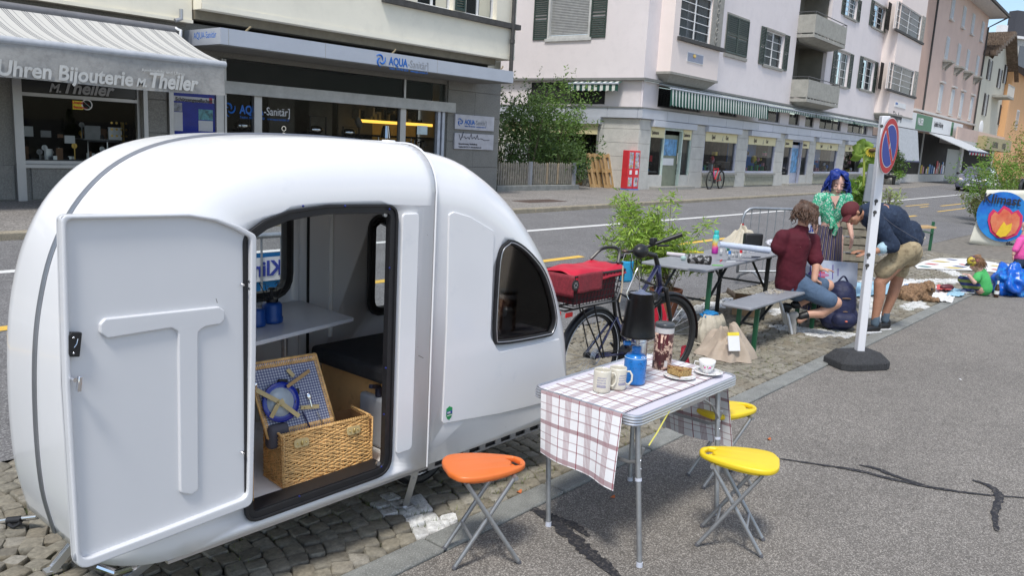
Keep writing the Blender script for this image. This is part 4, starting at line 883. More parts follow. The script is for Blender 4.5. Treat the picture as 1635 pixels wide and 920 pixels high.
# the upper windows repeat on two storeys with the same height: normalise
def nz_(h, base): return (h[0], h[1], base, base+1.35)
b1 = (w2[2]+w3[2])/2; rects = [w1, w2, w3, w4, w5, lg1, lg2]
def fix(h, hh=None): 
 a, b, c, d = h; return (min(a, b), max(a, b), min(c, d), max(c, d))
rects = [fix(h) for h in rects]
P_.o('upper_wall', wallmesh(0, uR, zc1, ZT, rects, 0, .18), M_pink)
wl = P_.fu(815, 60, 0)[0]
sw = P_.fu(878, 0, 0), P_.fu(941, 58, 0); swh = (min(sw[0][0], sw[1][0]), max(sw[0][0], sw[1][0]), sw[1][1], sw[1][1]+1.5)
def sidebox(name, v0, v1, u0, u1, z0, z1, m, par=None, **k): return P_.o(name, MB().box((u0, v0, z0), (u1, v1, z1)), m, par, **k)
mb = MB()
for a, b, c, d in ((0, swh[0], zc1, ZT), (swh[1], 12, zc1, ZT), (swh[0], swh[1], zc1, swh[2]), (swh[0], swh[1], swh[3], ZT)): mb.quad((0, b, c), (0, a, c), (0, a, d), (0, b, d))
P_.o('side_wall', mb, M_pink)
# side window: closed roller blind between louvred shutters
sd = P_.o('roller_blind', MB().grid(lambda p, q: (.08+.006*sin(q*3.14159*52), swh[0]+.06+(swh[1]-swh[0]-.12)*p, swh[2]+.10+(1.4)*q), 1, 208), mat('blind_grey', (.30, .305, .30), .6))
P_.o('window_frame', MB().box((-.03, swh[0]-.02, swh[2]-.02), (.10, swh[0]+.06, swh[3]+.1)).box((-.03, swh[1]-.06, swh[2]-.02), (.1, swh[1]+.02, swh[3]+.1)).box((-.06, swh[0]-.1, swh[2]-.12), (.1, swh[1]+.1, swh[2]-.02)).box((.0, swh[0], swh[2]-.02), (.1, swh[1], swh[2]+.08)), mat('pale_frame', (.52, .52, .50), .6))
# louvred shutters on the side wall: build in a frame turned by 90 degrees
SB = Bld.__new__(Bld); SB.T = P_.T; SB.M = P_.M @ Matrix(((0, 1, 0, 0), (-1, 0, 0, 0), (0, 0, 1, 0), (0, 0, 0, 1))); SB.Mi = SB.M.inverted()
def sbo(name, mb, m, par=None, **k):
 mb.v = [tuple(SB.M @ Vector(p)) for p in mb.v]; k.pop('local', 0); return obj(name, mb, m, par or P_.T, **k)
SB.o = sbo
# in SB: u = -v, v = u
for a, b in ((-swh[0]+.03, -swh[0]+.66), (-swh[1]-.66, -swh[1]-.03)): SB.shutter(a, b, swh[2]-.05, swh[3]+.05, 0, M_grn, single=True, n=20)
# course at the top of the shop storey
P_.o('string_course', MB().box((-.14, -.14, zc1-.08), (uR, .02, zc1)).box((-.14, .02, zc1-.08), (.02, 12, zc1)), M_soffit)
# mezzanine strip with narrow windows
mez = [P_.r(1052, 165, 1120, 183), P_.r(1150, 180, 1178, 190), P_.r(1214, 176, 1246, 200), P_.r(1262, 186, 1277, 204), P_.r(1288, 188, 1300, 206), P_.r(1311, 190, 1344, 209), P_.r(1356, 196, 1386, 212), P_.r(1396, 199, 1410, 214), P_.r(1420, 202, 1440, 216)]
mz0, mz1 = zb1+.12, zc1-.14; mez = [(h[0], h[1], mz0, mz1) for h in mez]
P_.o('mezzanine_wall', wallmesh(0, uR, zb1-.02, zc1-.08, mez, .05, .2), M_pink); P_.o('mezzanine_side', MB().quad((.05, 12, zb1), (.05, 0, zb1), (.05, 0, zc1), (.05, 12, zc1)), M_pink)
for h in mez: P_.window(h, .12, mat('dark_frame', (.10, .10, .10), .5), max(1, int((h[1]-h[0])/1.1)), 1, curtain=False)
vv = P_.fu(965, 150, 0)[0]; P_.o('mezzanine_window', MB().box((.03, vv, mz0), (.06, vv+3.2, mz1)), M_dark)
# metal band
nb_ = 22; us = [0]+[uR*(i/nb_)**1.0 for i in range(1, nb_+1)]
for i in range(nb_): P_.box('band_panel', us[i]+(0 if i else -.12)+.006, us[i+1]-.006, -.12, .05, zb0, zb1, M_band2 if i in (6, 10, 11, 17, 19) else M_band)
for i in range(6): P_.o('band_panel', MB().box((-.12, .06+i*1.2, zb0), (.03, 1.25+i*1.2, zb1)), M_band)
P_.box('band_cap', -.14, uR, -.15, .0, zb1, zb1+.04, M_soffit); P_.o('band_cap', MB().box((-.15, .0, zb1), (0, 9, zb1+.04)), M_soffit)
# ground floor bays: holes measured in the photo
bays = [(1037, 1103, 'door'), (1124, 1176, 'win'), (1193, 1238, 'win'), (1252, 1292, 'door'), (1302, 1338, 'win'), (1349, 1378, 'win'), (1386, 1408, 'win'), (1418, 1440, 'win')]
hs = []
for x0, x1, k in bays: hs.append((P_.f(x0, 240)[0], P_.f(x1, 240)[0], .02 if k == 'door' else .62, zb0-.22, k))
P_.o('ground_wall', wallmesh(0, uR, 0, zb0, [h[:4] for h in hs], .06, .3), M_stone)
sv0, sv1 = P_.fu(955, 230, 0)[0], P_.fu(955, 230, 0)[0]+4.2
mb = MB().quad((.05, sv0, 0), (.05, 0, 0), (.05, 0, zb0), (.05, sv0, zb0)).quad((.05, sv1, 0), (.05, sv0, 0), (.05, sv0, .55), (.05, sv1, .55)).quad((.05, 12, 0), (.05, sv1, 0), (.05, sv1, zb0), (.05, 12, zb0))
P_.o('ground_side', mb, M_stone)
# stone blocks
def blocks(u0, u1, side=False):
 z = .0; k = 0
 while z < zb0-.05:
  h_ = .62 if k == 0 else .47; h_ = min(h_, zb0-.02-z)
  M_ = M_stone
  if side: P_.o('stone_block', MB().box((-.0, u0+.004, z+.004), (.06, u1-.004, z+h_-.004)), M_, bevel=.006)
  else: P_.o('stone_block', MB().box((u0+.004, 0-.02*(k == 0), z+.004), (u1-.004, .07, z+h_-.004)), M_, bevel=.006)
  z += h_; k += 1
edges = [0.06]+[e for h in hs for e in (h[0], h[1])]+[uR-.1]
for a, b in zip(edges[0::2], edges[1::2]): blocks(a, b)
blocks(0, sv0, True)
rs = random.Random(9)
cols = [mat('toy_red', (.6, .03, .04), .5), mat('toy_blue', (.03, .2, .55), .5), mat('toy_yellow', (.7, .5, .05), .5), mat('toy_green', (.05, .3, .12), .5), M_wp, mat('toy_pink', (.6, .25, .3), .5), M_dark, mat('toy_brown', (.3, .2, .1), .7)]
def goods(u0, u1, z0, n, back=None):
 g_ = P_.box('display_floor', u0, u1, .2, .9, z0-.03, z0, M_sill)
 if back: P_.box('display_back', u0, u1, .9, .93, z0, z0+1.5, back, g_)
 for i in range(n):
  x = rs.uniform(u0+.08, u1-.08); s_ = rs.uniform(.05, .16); z = z0+(0 if rs.random() < .6 else rs.uniform(.1, .7)); y = rs.uniform(.25, .6)
  mb = MB().box((x-s_*.6, y, z), (x+s_*.6, y+s_, z+s_*rs.uniform(.6, 2))) if rs.random() < .6 else MB().ell((x, y, z+s_), (s_*.8, s_*.8, s_), 10, 8)
  P_.o('toy', mb, rs.choice(cols), g_)
def toysign(u0, u1, z0, z1, txt, par, v=-.0):
 s_ = P_.box('sign_panel', u0, u1, v, v+.05, z0, z1, M_cream, par); w_ = u1-u0; sz = (z1-z0)*.62
 if txt == 'sg':
  P_.text('Spiel', u0+w_*.18, v-.004, z0+(z1-z0)*.3, sz, M_blkp, s_, sx=.75, bold=.006); P_.text('Gut', u0+w_*.62, v-.004, z0+(z1-z0)*.3, sz, M_blkp, s_, sx=.75, bold=.006)
  x = u0+w_*.52; P_.o('figure_mark', MB().tube([(x-.05, v-.006, z0+.05), (x, v-.006, z0+.14), (x+.05, v-.006, z0+.05)], .007, 5).tube([(x, v-.006, z0+.14), (x, v-.006, z0+.2), (x+.05, v-.006, z0+.24)], .007, 5), M_gr, s_)
 else: P_.text('Spielwaren', u0+.03, v-.004, z0+(z1-z0)*.3, sz*.8, M_blkp, s_, sx=.62, bold=.004)
M_blkp = mat('brown_print', (.05, .03, .02), .6)
zs1 = zb0-.24; zs0 = zs1-.36
M_mint = mat('mint_frame', (.50, .60, .54), .5); M_olive = mat('olive_door', (.22, .24, .17), .5)
for k, (a, b, c, d, kind) in enumerate(hs):
 P_.box('shutter_box', a-.06, b+.06, -.16, .08, d-.02, d+.20, M_band, bevel=.01)
 if kind == 'win':
  F = P_.o('shop_window', MB().box((a, .02, c), (a+.06, .14, d)).box((b-.06, .02, c), (b, .14, d)).box((a, -.02, c-.03), (b, .14, c+.05)), M_stone if k > 9 else M_lav); toysign(a+.06, b-.06, zs0, zs1, 'sg', F)
  P_.o('pane', MB().quad((a, .08, c), (b, .08, c), (b, .08, zs0), (a, .08, zs0)), M_shop, F)
  goods(a+.05, b-.05, c+.05, 22, cols[1] if k in (2, 4) else None)
  P_.o('sill', MB().box((a-.05, -.10, c-.12), (b+.05, .06, c-.03)), M_sill)
  gr_ = P_.o('cellar_vent', MB().box((a, -.005, .06), (b, .01, .44)), mat('dark_olive', (.10, .10, .08), .8)); mb = MB(); n = int((b-a)/.13)
  for i in range(n+1): x = a+(b-a)*i/n; P_.o('vent_bar', MB().box((x-.025, -.04, .06), (x+.02, -.006, .44)), mat('pale_vent', (.42, .42, .34), .7), gr_)
  P_.o('vent_bar', MB().box((a, -.05, .44), (b, -.006, .48)), MATS['pale_vent'], gr_)
 else:
  first = k == 0; w_ = b-a; d0, d1 = (a+w_*.34, a+w_*.76) if first else (a+w_*.32, a+w_*.70)
  mf = M_mint if first else M_lav
  F = P_.o('door_frame', MB().box((d0-.07, .02, 0), (d0, .14, d)).box((d1, .02, 0), (d1+.07, .14, d)).box((d0, .025, d-.1), (d1, .135, d)), mf)
  for q in (a, b-.05): P_.box('window_post', q, q+.05, .02, .14, .5, d, mf, F)
  for q0, q1 in ((a+.05, d0-.07), (d1+.07, b-.05)):
   toysign(q0, q1, zs0, zs1, 'sp', F); P_.o('pane', MB().quad((q0, .08, .5), (q1, .08, .5), (q1, .08, zs0), (q0, .08, zs0)), M_shop, F); goods(q0, q1, .62, 7)
   P_.box('plinth', q0-.05, q1+.05, -.0, .2, 0, .5, M_stone)
  dr = P_.box('door', d0, d1, .16, .2, .02, d-.25, M_olive if first else M_lav, None)
  P_.box('door_pane', d0+.12, d1-.12, .14, .155, .6 if not first else 1.2, d-.4, mat('poster_blue', (.10, .28, .50), .5, var=.6, scale=5), dr)
  if first: P_.box('notice', d0+.1, d1-.3, .13, .138, .85, 1.1, M_wp, dr)
  P_.o('door_handle', MB().cyl((d1-.08, .1, .9), (d1-.08, .1, 1.3), .015), M_chrome, dr)
  P_.box('step', a+.2, b-.1, -.35, .06, 0, .10, M_sill)
# side shop window with sign, seen behind the hedge
F = P_.o('shop_window', MB().box((-.01, sv0, .55), (.04, sv0+.07, zb0-.3)).box((-.08, sv0, .45), (.03, sv1, .56)), M_sill)
P_.o('pane', MB().quad((0.01, sv1, .56), (.01, sv0, .56), (.01, sv0, zs0), (.01, sv1, zs0)), M_shop, F); P_.o('sign_panel', MB().box((-.02, sv0+.05, zs0), (.03, sv1, zs1)), M_cream, F)
text('Spiel Gut', .3, P_.M @ Matrix(((0, 0, -1, -.03), (-1, 0, 0, sv0+1.9), (0, 1, 0, zs0+.1), (0, 0, 0, 1))), M_blkp, F, sx=.75, bold=.01)
P_.o('shutter_box', MB().box((-.14, sv0-.1, zs1+.0), (.04, sv1, zs1+.24)), M_band)
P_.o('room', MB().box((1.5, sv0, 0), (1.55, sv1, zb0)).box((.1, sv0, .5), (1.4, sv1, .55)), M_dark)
gs = P_.o('display_floor', MB().box((.2, sv0+.1, .55), (.9, sv1-.1, .6)), M_sill)
for i in range(34):
 y = rs.uniform(sv0+.2, sv0+2.6); s_ = rs.uniform(.04, .14); z = .6+(0 if rs.random() < .5 else rs.uniform(.1, .9)); P_.o('toy', MB().ell((rs.uniform(.3, .6), y, z+s_), (s_, s_*.7, s_*rs.uniform(.6, 1.6)), 8, 6), rs.choice(cols+[M_alu, M_dark]), gs)
for i in range(9): P_.o('vent_bar', MB().box((-.04, sv0+.2+i*.2, .08), (0, sv0+.25+i*.2, .44)), MATS['pale_vent'])
P_.o('vent_bar', MB().box((-.03, sv0+.1, .24), (0, sv0+2, .28)), MATS['pale_vent'])
P_.o('back_room', MB().quad((.1, 3, 0), (uR, 3, 0), (uR, 3, zc1), (.1, 3, zc1)).quad((.1, .4, .02), (uR, .4, .02), (uR, 3, .02), (.1, 3, .02)).quad((.1, .4, zb1), (.1, 3, zb1), (uR, 3, zb1), (uR, .4, zb1)), mat('shop_room_toys', (.06, .055, .05), .9, var=.6, scale=1.5, c2=(.16, .13, .10), cscale=3, thr=(.55, .7)))
# awnings of the mezzanine
def awn(u0, u1, out, drop, z, label, par=None, n=None):
 A = thing('striped_awning', label, 'awning', tuple(P_.M @ Vector(((u0+u1)/2, 0, z-drop))), P_.ang, 'green and white awnings of the pink building')
 M_s = striped('green_white_stripes', (.66, .67, .62), [(0, .24, [(0, .12)], (.012, .07, .05), 1)]); n = n or int((u1-u0)/.06)
 w_ = u1-u0
 mbf = MB().grid(lambda p, q: (u0+w_*p, -.10-out*q, z-.14*q), n, 3, lambda p, q: (w_*p, q)); mbf.v = [tuple(P_.M @ Vector(v)) for v in mbf.v]; obj('fabric', mbf, M_s, A, smooth='all')
 mbf = MB().grid(lambda p, q: (u0+w_*p, -.10-out-.03*abs(sin(p*w_*pi/.24))*q-.02*q, z-.16-drop*q*(1-.10*abs(sin(p*w_*pi/.24)))-0.02*sin(p*9)*q), n, 6, lambda p, q: (w_*p, q)); mbf.v = [tuple(P_.M @ Vector(v)) for v in mbf.v]; obj('valance', mbf, M_s, A, smooth='all')
 mbf = MB().cyl((u0, -.10-out, z-.14), (u1, -.10-out, z-.14), .035).cyl((u0, -.08, z), (u1, -.08, z), .03); mbf.v = [tuple(P_.M @ Vector(v)) for v in mbf.v]; obj('awning_bar', mbf, M_fascia, A)
 return A
za = zc1-.12
awn(P_.f(1049, 145)[0], P_.f(1207, 172)[0], .42, .58, za, 'wide green and white awning with long drop under the near bay window')
for x0, x1, l in ((1209, 1289, 'green and white awning below the balconies'), (1292, 1352, 'green and white awning behind the woman\'s head, middle of the row'), (1355, 1410, 'green and white awning strip next to the no parking sign')): awn(P_.f(x0, 165)[0], P_.f(x1, 180)[0], .30, .16, za, l)
a0, a1 = P_.fu(997, 135, 0)[0], P_.fu(918, 135, 0)[0]
A = thing('striped_awning', 'short green and white awning on the side wall above the hedge', 'awning', tuple(P_.M @ Vector((0, a0, za-.3))), P_.ang, 'green and white awnings of the pink building'); M_s = MATS['green_white_stripes']
mbf = MB().grid(lambda p, q: (-.1-.3*min(1, q*2), a0+(a1-a0)*p, za-.1*min(1, q*2)-.26*max(0, q*2-1)*(1-.15*abs(sin(p*(a1-a0)*pi/.24)))), int((a1-a0)/.06), 6, lambda p, q: ((a1-a0)*p, q)); mbf.v = [tuple(P_.M @ Vector(v)) for v in mbf.v]; obj('fabric', mbf, M_s, A, smooth='all')
mbf = MB().cyl((-.4, a0, za-.1), (-.4, a1, za-.1), .035); mbf.v = [tuple(P_.M @ Vector(v)) for v in mbf.v]; obj('awning_bar', mbf, M_fascia, A)
# oriels
def oriel(xs, xf0, xf1, yb, zb_px, win, orn, zbot, wins, v_out=None):
 """xs: wall edge px, xf0 front-left px, xf1 front-right px at pixel height yb"""
 uL = P_.f(xs, yb)[0]; vo = P_.fu(xf0, yb, uL)[0]; uF1 = P_.f(xf1, yb+10, vo)[0]
 mb = MB()
 O = P_.o('oriel', wallmesh(uL, uF1, zbot, ZT, wins(vo), vo, .15), M_peach)
 for q in (uL, uF1): P_.o('oriel_side', MB().quad((q, 0, zbot), (q, vo, zbot), (q, vo, ZT), (q, 0, ZT)), M_peach)
 P_.o('oriel_soffit', MB().add([(uL, vo, zbot), (uF1, vo, zbot), (uF1, 0, zbot-.0), (uL, 0, zbot), (uL+.3, vo+.25, zbot-.28), (uF1-.3, vo+.25, zbot-.28), (uF1-.3, 0, zbot-.28), (uL+.3, 0, zbot-.28)], [(0,1,5,4), (1,2,6,5), (3,0,4,7), (4,5,6,7)]), M_sill, smooth=False)
 P_.box('oriel_edge', uL-.03, uF1+.03, vo-.03, 0, zbot-.03, zbot+.05, M_sill)
 return uL, vo, uF1
zo = P_.f(1048, 116)[1]
def w_or1(vo):
 h = P_.r(1089, -3, 1133, 64, vo); global OW1; OW1 = (h[0], h[1], P_.f(1110, 65, vo)[1], P_.f(1110, 65, vo)[1]+1.55); return [OW1]
uL, vo, uF = oriel(1048, 1070, 1145, 115, None, None, None, zo, w_or1)
P_.window(OW1, vo+.04, M_wp, 2, 5); P_.box('sill', OW1[0]-.1, P_.f(1155, 70, vo)[0], vo-.12, vo+.02, OW1[2]-.12, OW1[2], M_dgrey)
orn = (OW1[1]+.02, P_.f(1157, 30, vo)[0])
ob = P_.box('ornament_panel', orn[0], min(orn[1], uF-.02), vo-.03, vo, OW1[2], OW1[3]+.3, M_sill, None, bevel=.005)
for j in range(5):
 cz = OW1[2]+.18+j*.33; cx = (orn[0]+min(orn[1], uF-.02))/2
 P_.o('carved_relief', MB().tube([(cx+.12*cos(t*.6)*sin(t*.3+.5), vo-.035, cz+.13*sin(t*.6)) for t in range(11)], .02, 6, closed=True), M_sill, ob)
q = P_.r(1098, 83, 1121, 102, vo); pq = P_.box('plaque', q[0]-.03, q[1]+.03, vo-.02, vo, q[2]-.03, q[3]+.03, M_wp); P_.box('plaque_face', q[0], q[1], vo-.026, vo-.02, q[2], q[3], mat('plaque_blue', (.24, .27, .36), .5), pq); P_.o('crest', MB().ell(((q[0]+q[1])/2-.1, vo-.03, (q[2]+q[3])/2+.06), (.12, .01, .07)), MATS['gold'], pq)
zo2 = P_.f(1396, 181)[1]; OR2 = []
def w_or2(vo):
 a = P_.r(1422, 103, 1456, 148, vo); b = P_.r(1436, 9, 1469, 57, vo); zz = P_.f(1440, 148, vo)[1]; zz2 = P_.f(1452, 57, vo)[1]
 OR2[:] = [(a[0], a[1], zz, zz+1.5), (a[0], a[1], zz2, zz2+1.5)]; return OR2
uL2, vo2, uF2 = oriel(1396, 1418, 1457, 175, None, None, None, zo2, w_or2)
for h in OR2:
 P_.window(h, vo2+.04, M_wp, 2, 4); P_.box('sill', h[0]-.12, uF2, vo2-.1, vo2+.02, h[2]-.12, h[2], M_dgrey); ob = P_.box('ornament_panel', h[1]+.03, uF2-.02, vo2-.03, vo2, h[2], h[3]+.05, M_sill)
 for j in range(4): cz = h[2]+.2+j*.36; cx = (h[1]+uF2)/2; P_.o('carved_relief', MB().tube([(cx+.12*cos(t*.6), vo2-.035, cz+.12*sin(t*.6)) for t in range(10)], .02, 5, closed=True), M_sill, ob)
q = P_.r(1429, 162, 1445, 174, vo2); pq = P_.box('plaque', q[0], q[1], vo2-.03, vo2, q[2], q[3], M_wp); P_.text('ARTEMISIA', q[0]+.05, vo2-.034, (q[2]+q[3])/2, .16, M_blue, pq, sx=.7, bold=.004)
# shutters and windows
def pair(h, single=False):
 w_ = .52; P_.window(h, .08, M_wp, 2, 4); P_.box('sill', h[0]-.08, h[1]+.08, -.07, .02, h[2]-.10, h[2], M_sill)
 P_.box('lintel', h[0]-.06, h[1]+.06, -.03, .0, h[3], h[3]+.08, M_sill)
 for a, b in ((h[0]-w_-.06, h[0]-.06), (h[1]+.06, h[1]+w_+.06)): P_.shutter(a, b, h[2]-.03, h[3]+.05, -.02, M_grn, n=24)
for h in rects[:5]: pair(h)
q = P_.r(1162, 22, 1190, 92); P_.box('sill', q[0]-.05, q[1]+.05, -.07, 0, q[2]-.15, q[2]-.03, M_sill); P_.box('window_surround', q[0]-.05, q[1]+.05, -.02, .0, q[2], q[3]+.08, M_sill)
for a, b in ((q[0], (q[0]+q[1])/2-.01), ((q[0]+q[1])/2+.01, q[1])): P_.shutter(a, b, q[2], q[3], -.025, M_grn, single=True, n=18)
# loggias and balconies
M_bal = mat('balcony_concrete', (.36, .35, .31), .85, var=.12, scale=3, c2=(.27, .27, .24), cscale=7, thr=(.5, .75))
for k, (px0, px1, pyt, pyb, h) in enumerate(((1263, 1338, 118, 160, rects[5]), (1275, 1355, 4, 54, rects[6]))):
 ul = P_.f(px0, (pyt+pyb)/2)[0]; zb_ = P_.f(px0, pyb-3)[1]; zt_ = P_.f(px0, pyt)[1]
 vo_ = P_.fu(px0+29, pyt+8, ul)[0]; vo_ = min(-.7, max(-1.4, vo_)); ur = P_.f(px1, pyb+8, vo_)[0]
 if k: ul, vo_, ur = BB; zb_ = BZ+2.85; zt_ = zb_+.85
 else: BB = (ul, vo_, ur); BZ = zb_; zt_ = zb_+.85
 bal = P_.o('balcony', MB().box((ul, vo_, zb_-.14), (ur, 0, zb_)).add([(ul+.1, vo_+.1, zb_-.14), (ur-.1, vo_+.1, zb_-.14), (ur-.1, 0, zb_-.14), (ul+.1, 0, zb_-.14), (ul+.4, vo_+.5, zb_-.30), (ur-.4, vo_+.5, zb_-.30), (ur-.4, 0, zb_-.30), (ul+.4, 0, zb_-.30)], [(0,1,5,4), (1,2,6,5), (3,0,4,7), (4,5,6,7)]), M_bal, smooth=False)
 P_.o('parapet', MB().box((ul, vo_, zb_+.06), (ur, vo_+.07, zt_)).box((ul, vo_+.07, zb_+.06), (ul+.07, 0, zt_)).box((ur-.07, vo_+.07, zb_+.06), (ur, 0, zt_)), M_bal, bal)
 n = 11
 for i in range(n): x = ul+.05+(ur-ul-.1)*i/(n-1); P_.box('spacer', x-.05, x+.05, vo_+.01, vo_+.06, zb_, zb_+.06, M_bal, bal)
 P_.o('railing', MB().tube([(ul, 0, zt_+.12), (ul, vo_+.03, zt_+.12), (ur, vo_+.03, zt_+.12), (ur, 0, zt_+.12)], .02, 6).cyl((ul, vo_+.03, zt_), (ul, vo_+.03, zt_+.12), .015).cyl((ur, vo_+.03, zt_), (ur, vo_+.03, zt_+.12), .015), mat('dark_rail', (.08, .08, .08), .5), bal)
 a, b, c, d = h; P_.o('loggia', MB().quad((a, .18, zb_), (a, 1.4, zb_), (a, 1.4, d), (a, .18, d)).quad((b, 1.4, zb_), (b, .18, zb_), (b, .18, d), (b, 1.4, d)).quad((a, 1.4, zb_), (b, 1.4, zb_), (b, 1.4, d), (a, 1.4, d)).quad((a, .18, d), (b, .18, d), (b, 1.4, d), (a, 1.4, d)), mat('loggia_grey', (.20, .19, .16), .9, var=.12, scale=2))
 P_.window((a+.1, a+(b-a)*.4, zb_+.02, d-.25), 1.3, M_wp, 1, 5, name='balcony_door')
 P_.box('blind_box', a, b, .05, .2, d-.18, d, M_soffit)
# ---- brown building with grey-white shutters and take-away shops
M_brown = mat('brown_render', (.52, .36, .29), .88, var=.05, scale=1, bump=.15, bscale=60); M_brown2 = mat('brown_render_light', (.60, .45, .38), .88, var=.05, scale=1)
M_wsh = mat('grey_white_shutter', (.58, .61, .63), .6, var=.06); M_wtr = mat('pale_trim', (.58, .56, .53), .8)
Q = Bld('brown_house', 'brown rendered house with grey white shutters beyond the pink building', tuple((P_.M @ Vector((uR+.02, 0, 0)))[:2]), .037)
qR = Q.f(1561, 150)[0]; qm = Q.f(1499, 100)[0]; zr = Q.f(1583, 30)[1]
rows = []
def col(x, y0, y1, hw=5.5): return Q.r(x-hw, y0, x+hw, y1)
r1 = [(1518, 3, 36), (1537, 10, 45), (1554, 18, 53), (1570, 29, 61)]; r2 = [(1512, 64, 98), (1530, 72, 106), (1544, 76, 111), (1559, 85, 117)]; r3 = [(1500, 138, 178), (1519, 143, 182), (1533, 147, 186), (1549, 152, 190)]
zz = [sum(Q.f(x, y1)[1] for x, y0, y1 in r)/4 for r in (r1, r2, r3)]; zh = [sum(Q.f(x, y0)[1] for x, y0, y1 in r)/4 for r in (r1, r2, r3)]
ucs = [sum(Q.f(r[i][0], (r[i][1]+r[i][2])/2)[0] for r in (r1, r2, r3))/3 for i in range(4)]
print('brown', qR, qm, zr, zz, zh, ucs)
zsgn = Q.f(1460, 186)[1]
Q.o('wall', MB().quad((0, 0, 0), (qR, 0, 0), (qR, 0, zr), (0, 0, zr)).quad((qR, 0, 0), (qR, 9, 0), (qR, 9, zr), (qR, 0, zr)), M_brown2, smooth=False)
Q.box('side_bay', 0, qm*.42, -.05, 0, zsgn+.5, zr, M_brown)
for j in range(3):
 for i in range(4):
  u = ucs[i]; w_ = .42; z0, z1 = zz[j], zh[j]
  f_ = Q.box('window_surround', u-w_-.08, u+w_+.08, -.05, .0, z0-.08, z1+.08, M_wtr)
  if j == 2:
   for s_ in (-1, 1): Q.shutter(u+s_*w_*.62-.2, u+s_*w_*.62+.2, z0, z1, -.05, M_wsh, n=14)
   Q.box('window', u-.08, u+.08, -.055, -.05, z0, z1, M_dark, f_); Q.box('cornice', u-w_-.25, u+w_+.25, -.2, 0, z1+.15, z1+.28, M_wtr)
  else:
   for s_ in (-1, 1): Q.shutter(u+s_*w_*.52-.2, u+s_*w_*.52+.2, z0, z1, -.05, M_wsh, n=14)
  Q.box('sill', u-w_-.12, u+w_+.12, -.18, 0, z0-.18, z0-.08, M_wtr)
  if j == 1:
   Q.box('balconette', u-w_-.3, u+w_+.3, -.55, 0, z0-.3, z0-.18, M_bal)
   for s_ in (-1, 1): Q.o('bracket', MB().add([(u+s_*.5-.08, 0, z0-.3), (u+s_*.5+.08, 0, z0-.3), (u+s_*.5+.08, -.5, z0-.3), (u+s_*.5-.08, -.5, z0-.3), (u+s_*.5-.08, 0, z0-.85), (u+s_*.5+.08, 0, z0-.85)], [(0,3,4), (1,5,2), (3,2,5,4), (0,1,2,3)]), M_bal, smooth=False)
Q.box('eaves', -1, qR+1.2, -1.3, 2, zr, zr+.15, M_wtr); Q.box('gutter', -1, qR+1.3, -1.45, -1.3, zr+.05, zr+.25, M_dgrey)
Q.o('roof', MB().add([(-1, -1.35, zr+.15), (qR+1.25, -1.35, zr+.15), (qR+1.25, 5, zr+4), (-1, 5, zr+4)], [(0, 1, 2, 3)]), mat('dark_roof_tiles', (.07, .05, .045), .9, var=.3, scale=5))
ud = Q.f(1484, 80)[0]; Q.o('downpipe', MB().tube([(ud, -.12, zsgn+.3), (ud, -.12, zr)], .07, 8), M_dgrey); Q.o('downpipe', MB().tube([(qR-.2, -.1, zsgn), (qR-.2, -.1, zr-.9), (qR+.8, -1.3, zr)], .07, 8), M_dgrey)
Q.box('ledge', -.1, qR, -.3, 0, zsgn+.35, zsgn+.5, M_wtr)
# sign band over the take-away
uS0, uS1, uS2, uS3 = [Q.f(x, 195)[0] for x in (1440, 1461, 1491, 1523)]
sb = Q.box('shop_sign', -6.2, qR*.62, -.75, -.3, zsgn-.95, zsgn+.1, M_wp, None)
print('sign', uS0, uS1, uS2, uS3)
v_ = -.75; g0, g1 = Q.f(1462, 198, v_)[0], Q.f(1488, 198, v_)[0]
Q.box('sign_field', g0, g1, v_-.01, v_, zsgn-.93, zsgn+.08, mat('dark_green_sign', (.02, .16, .07), .5), sb); Q.text('VALSER', g0+.35, v_-.02, zsgn-.6, .62, M_wp, sb, sx=.8, bold=.02)
t0 = Q.f(1432, 194, v_)[0]; Q.text('Take Away', t0-1.2, v_-.02, zsgn-.55, .62, MATS['black_print'], sb, sx=.8, bold=.02)
t0 = Q.f(1491, 198, v_)[0]; Q.text('Spezialitäten Thai Take Away', t0+.1, v_-.02, zsgn-.5, .5, MATS['black_print'], sb, sx=.5, bold=.01)
t0 = Q.f(1522, 205, v_)[0]; Q.box('sign_field', t0-.8, t0, v_-.01, v_, zsgn-.93, zsgn+.08, MATS['dark_green_sign'], sb)
# ground floor of the brown house
e0, e1, e2 = Q.f(1467, 260)[0], Q.f(1508, 260)[0], Q.f(1530, 260)[0]
Q.box('plinth', -3, e1, -.1, .05, 0, .55, M_wtr); mf = mat('pale_door_frame', (.45, .46, .45), .6)
Q.box('shop_front', -3, e1, -.05, .02, .55, zsgn-1.0, M_dark); Q.box('frame_post', e0-.1, e0+.1, -.12, -.05, .3, zsgn-.9, mf)
for i in range(26): 
 x = rs.uniform(e0+.4, e1-.3); Q.box('display_item', x, x+rs.uniform(.15, .4), -.10, -.055, .6, rs.uniform(.9, 1.6), rs.choice(cols), None)
p = Q.f(1437, 247); Q.text('Thai Kitchen', p[0]-1.6, -.07, p[1]-.1, .42, M_gr, None, bold=.01); Q.text('TAKE AWAY', p[0]-1.8, -.07, p[1]-.85, .42, M_wp, None, bold=.02)
Q.box('door', e1+.2, e2-.3, -.06, .02, 0, 2.6, mat('grey_door', (.25, .27, .26), .5), None); Q.box('pillar', e2-.3, e2+.6, -.2, .05, 0, zsgn-1, M_wtr)
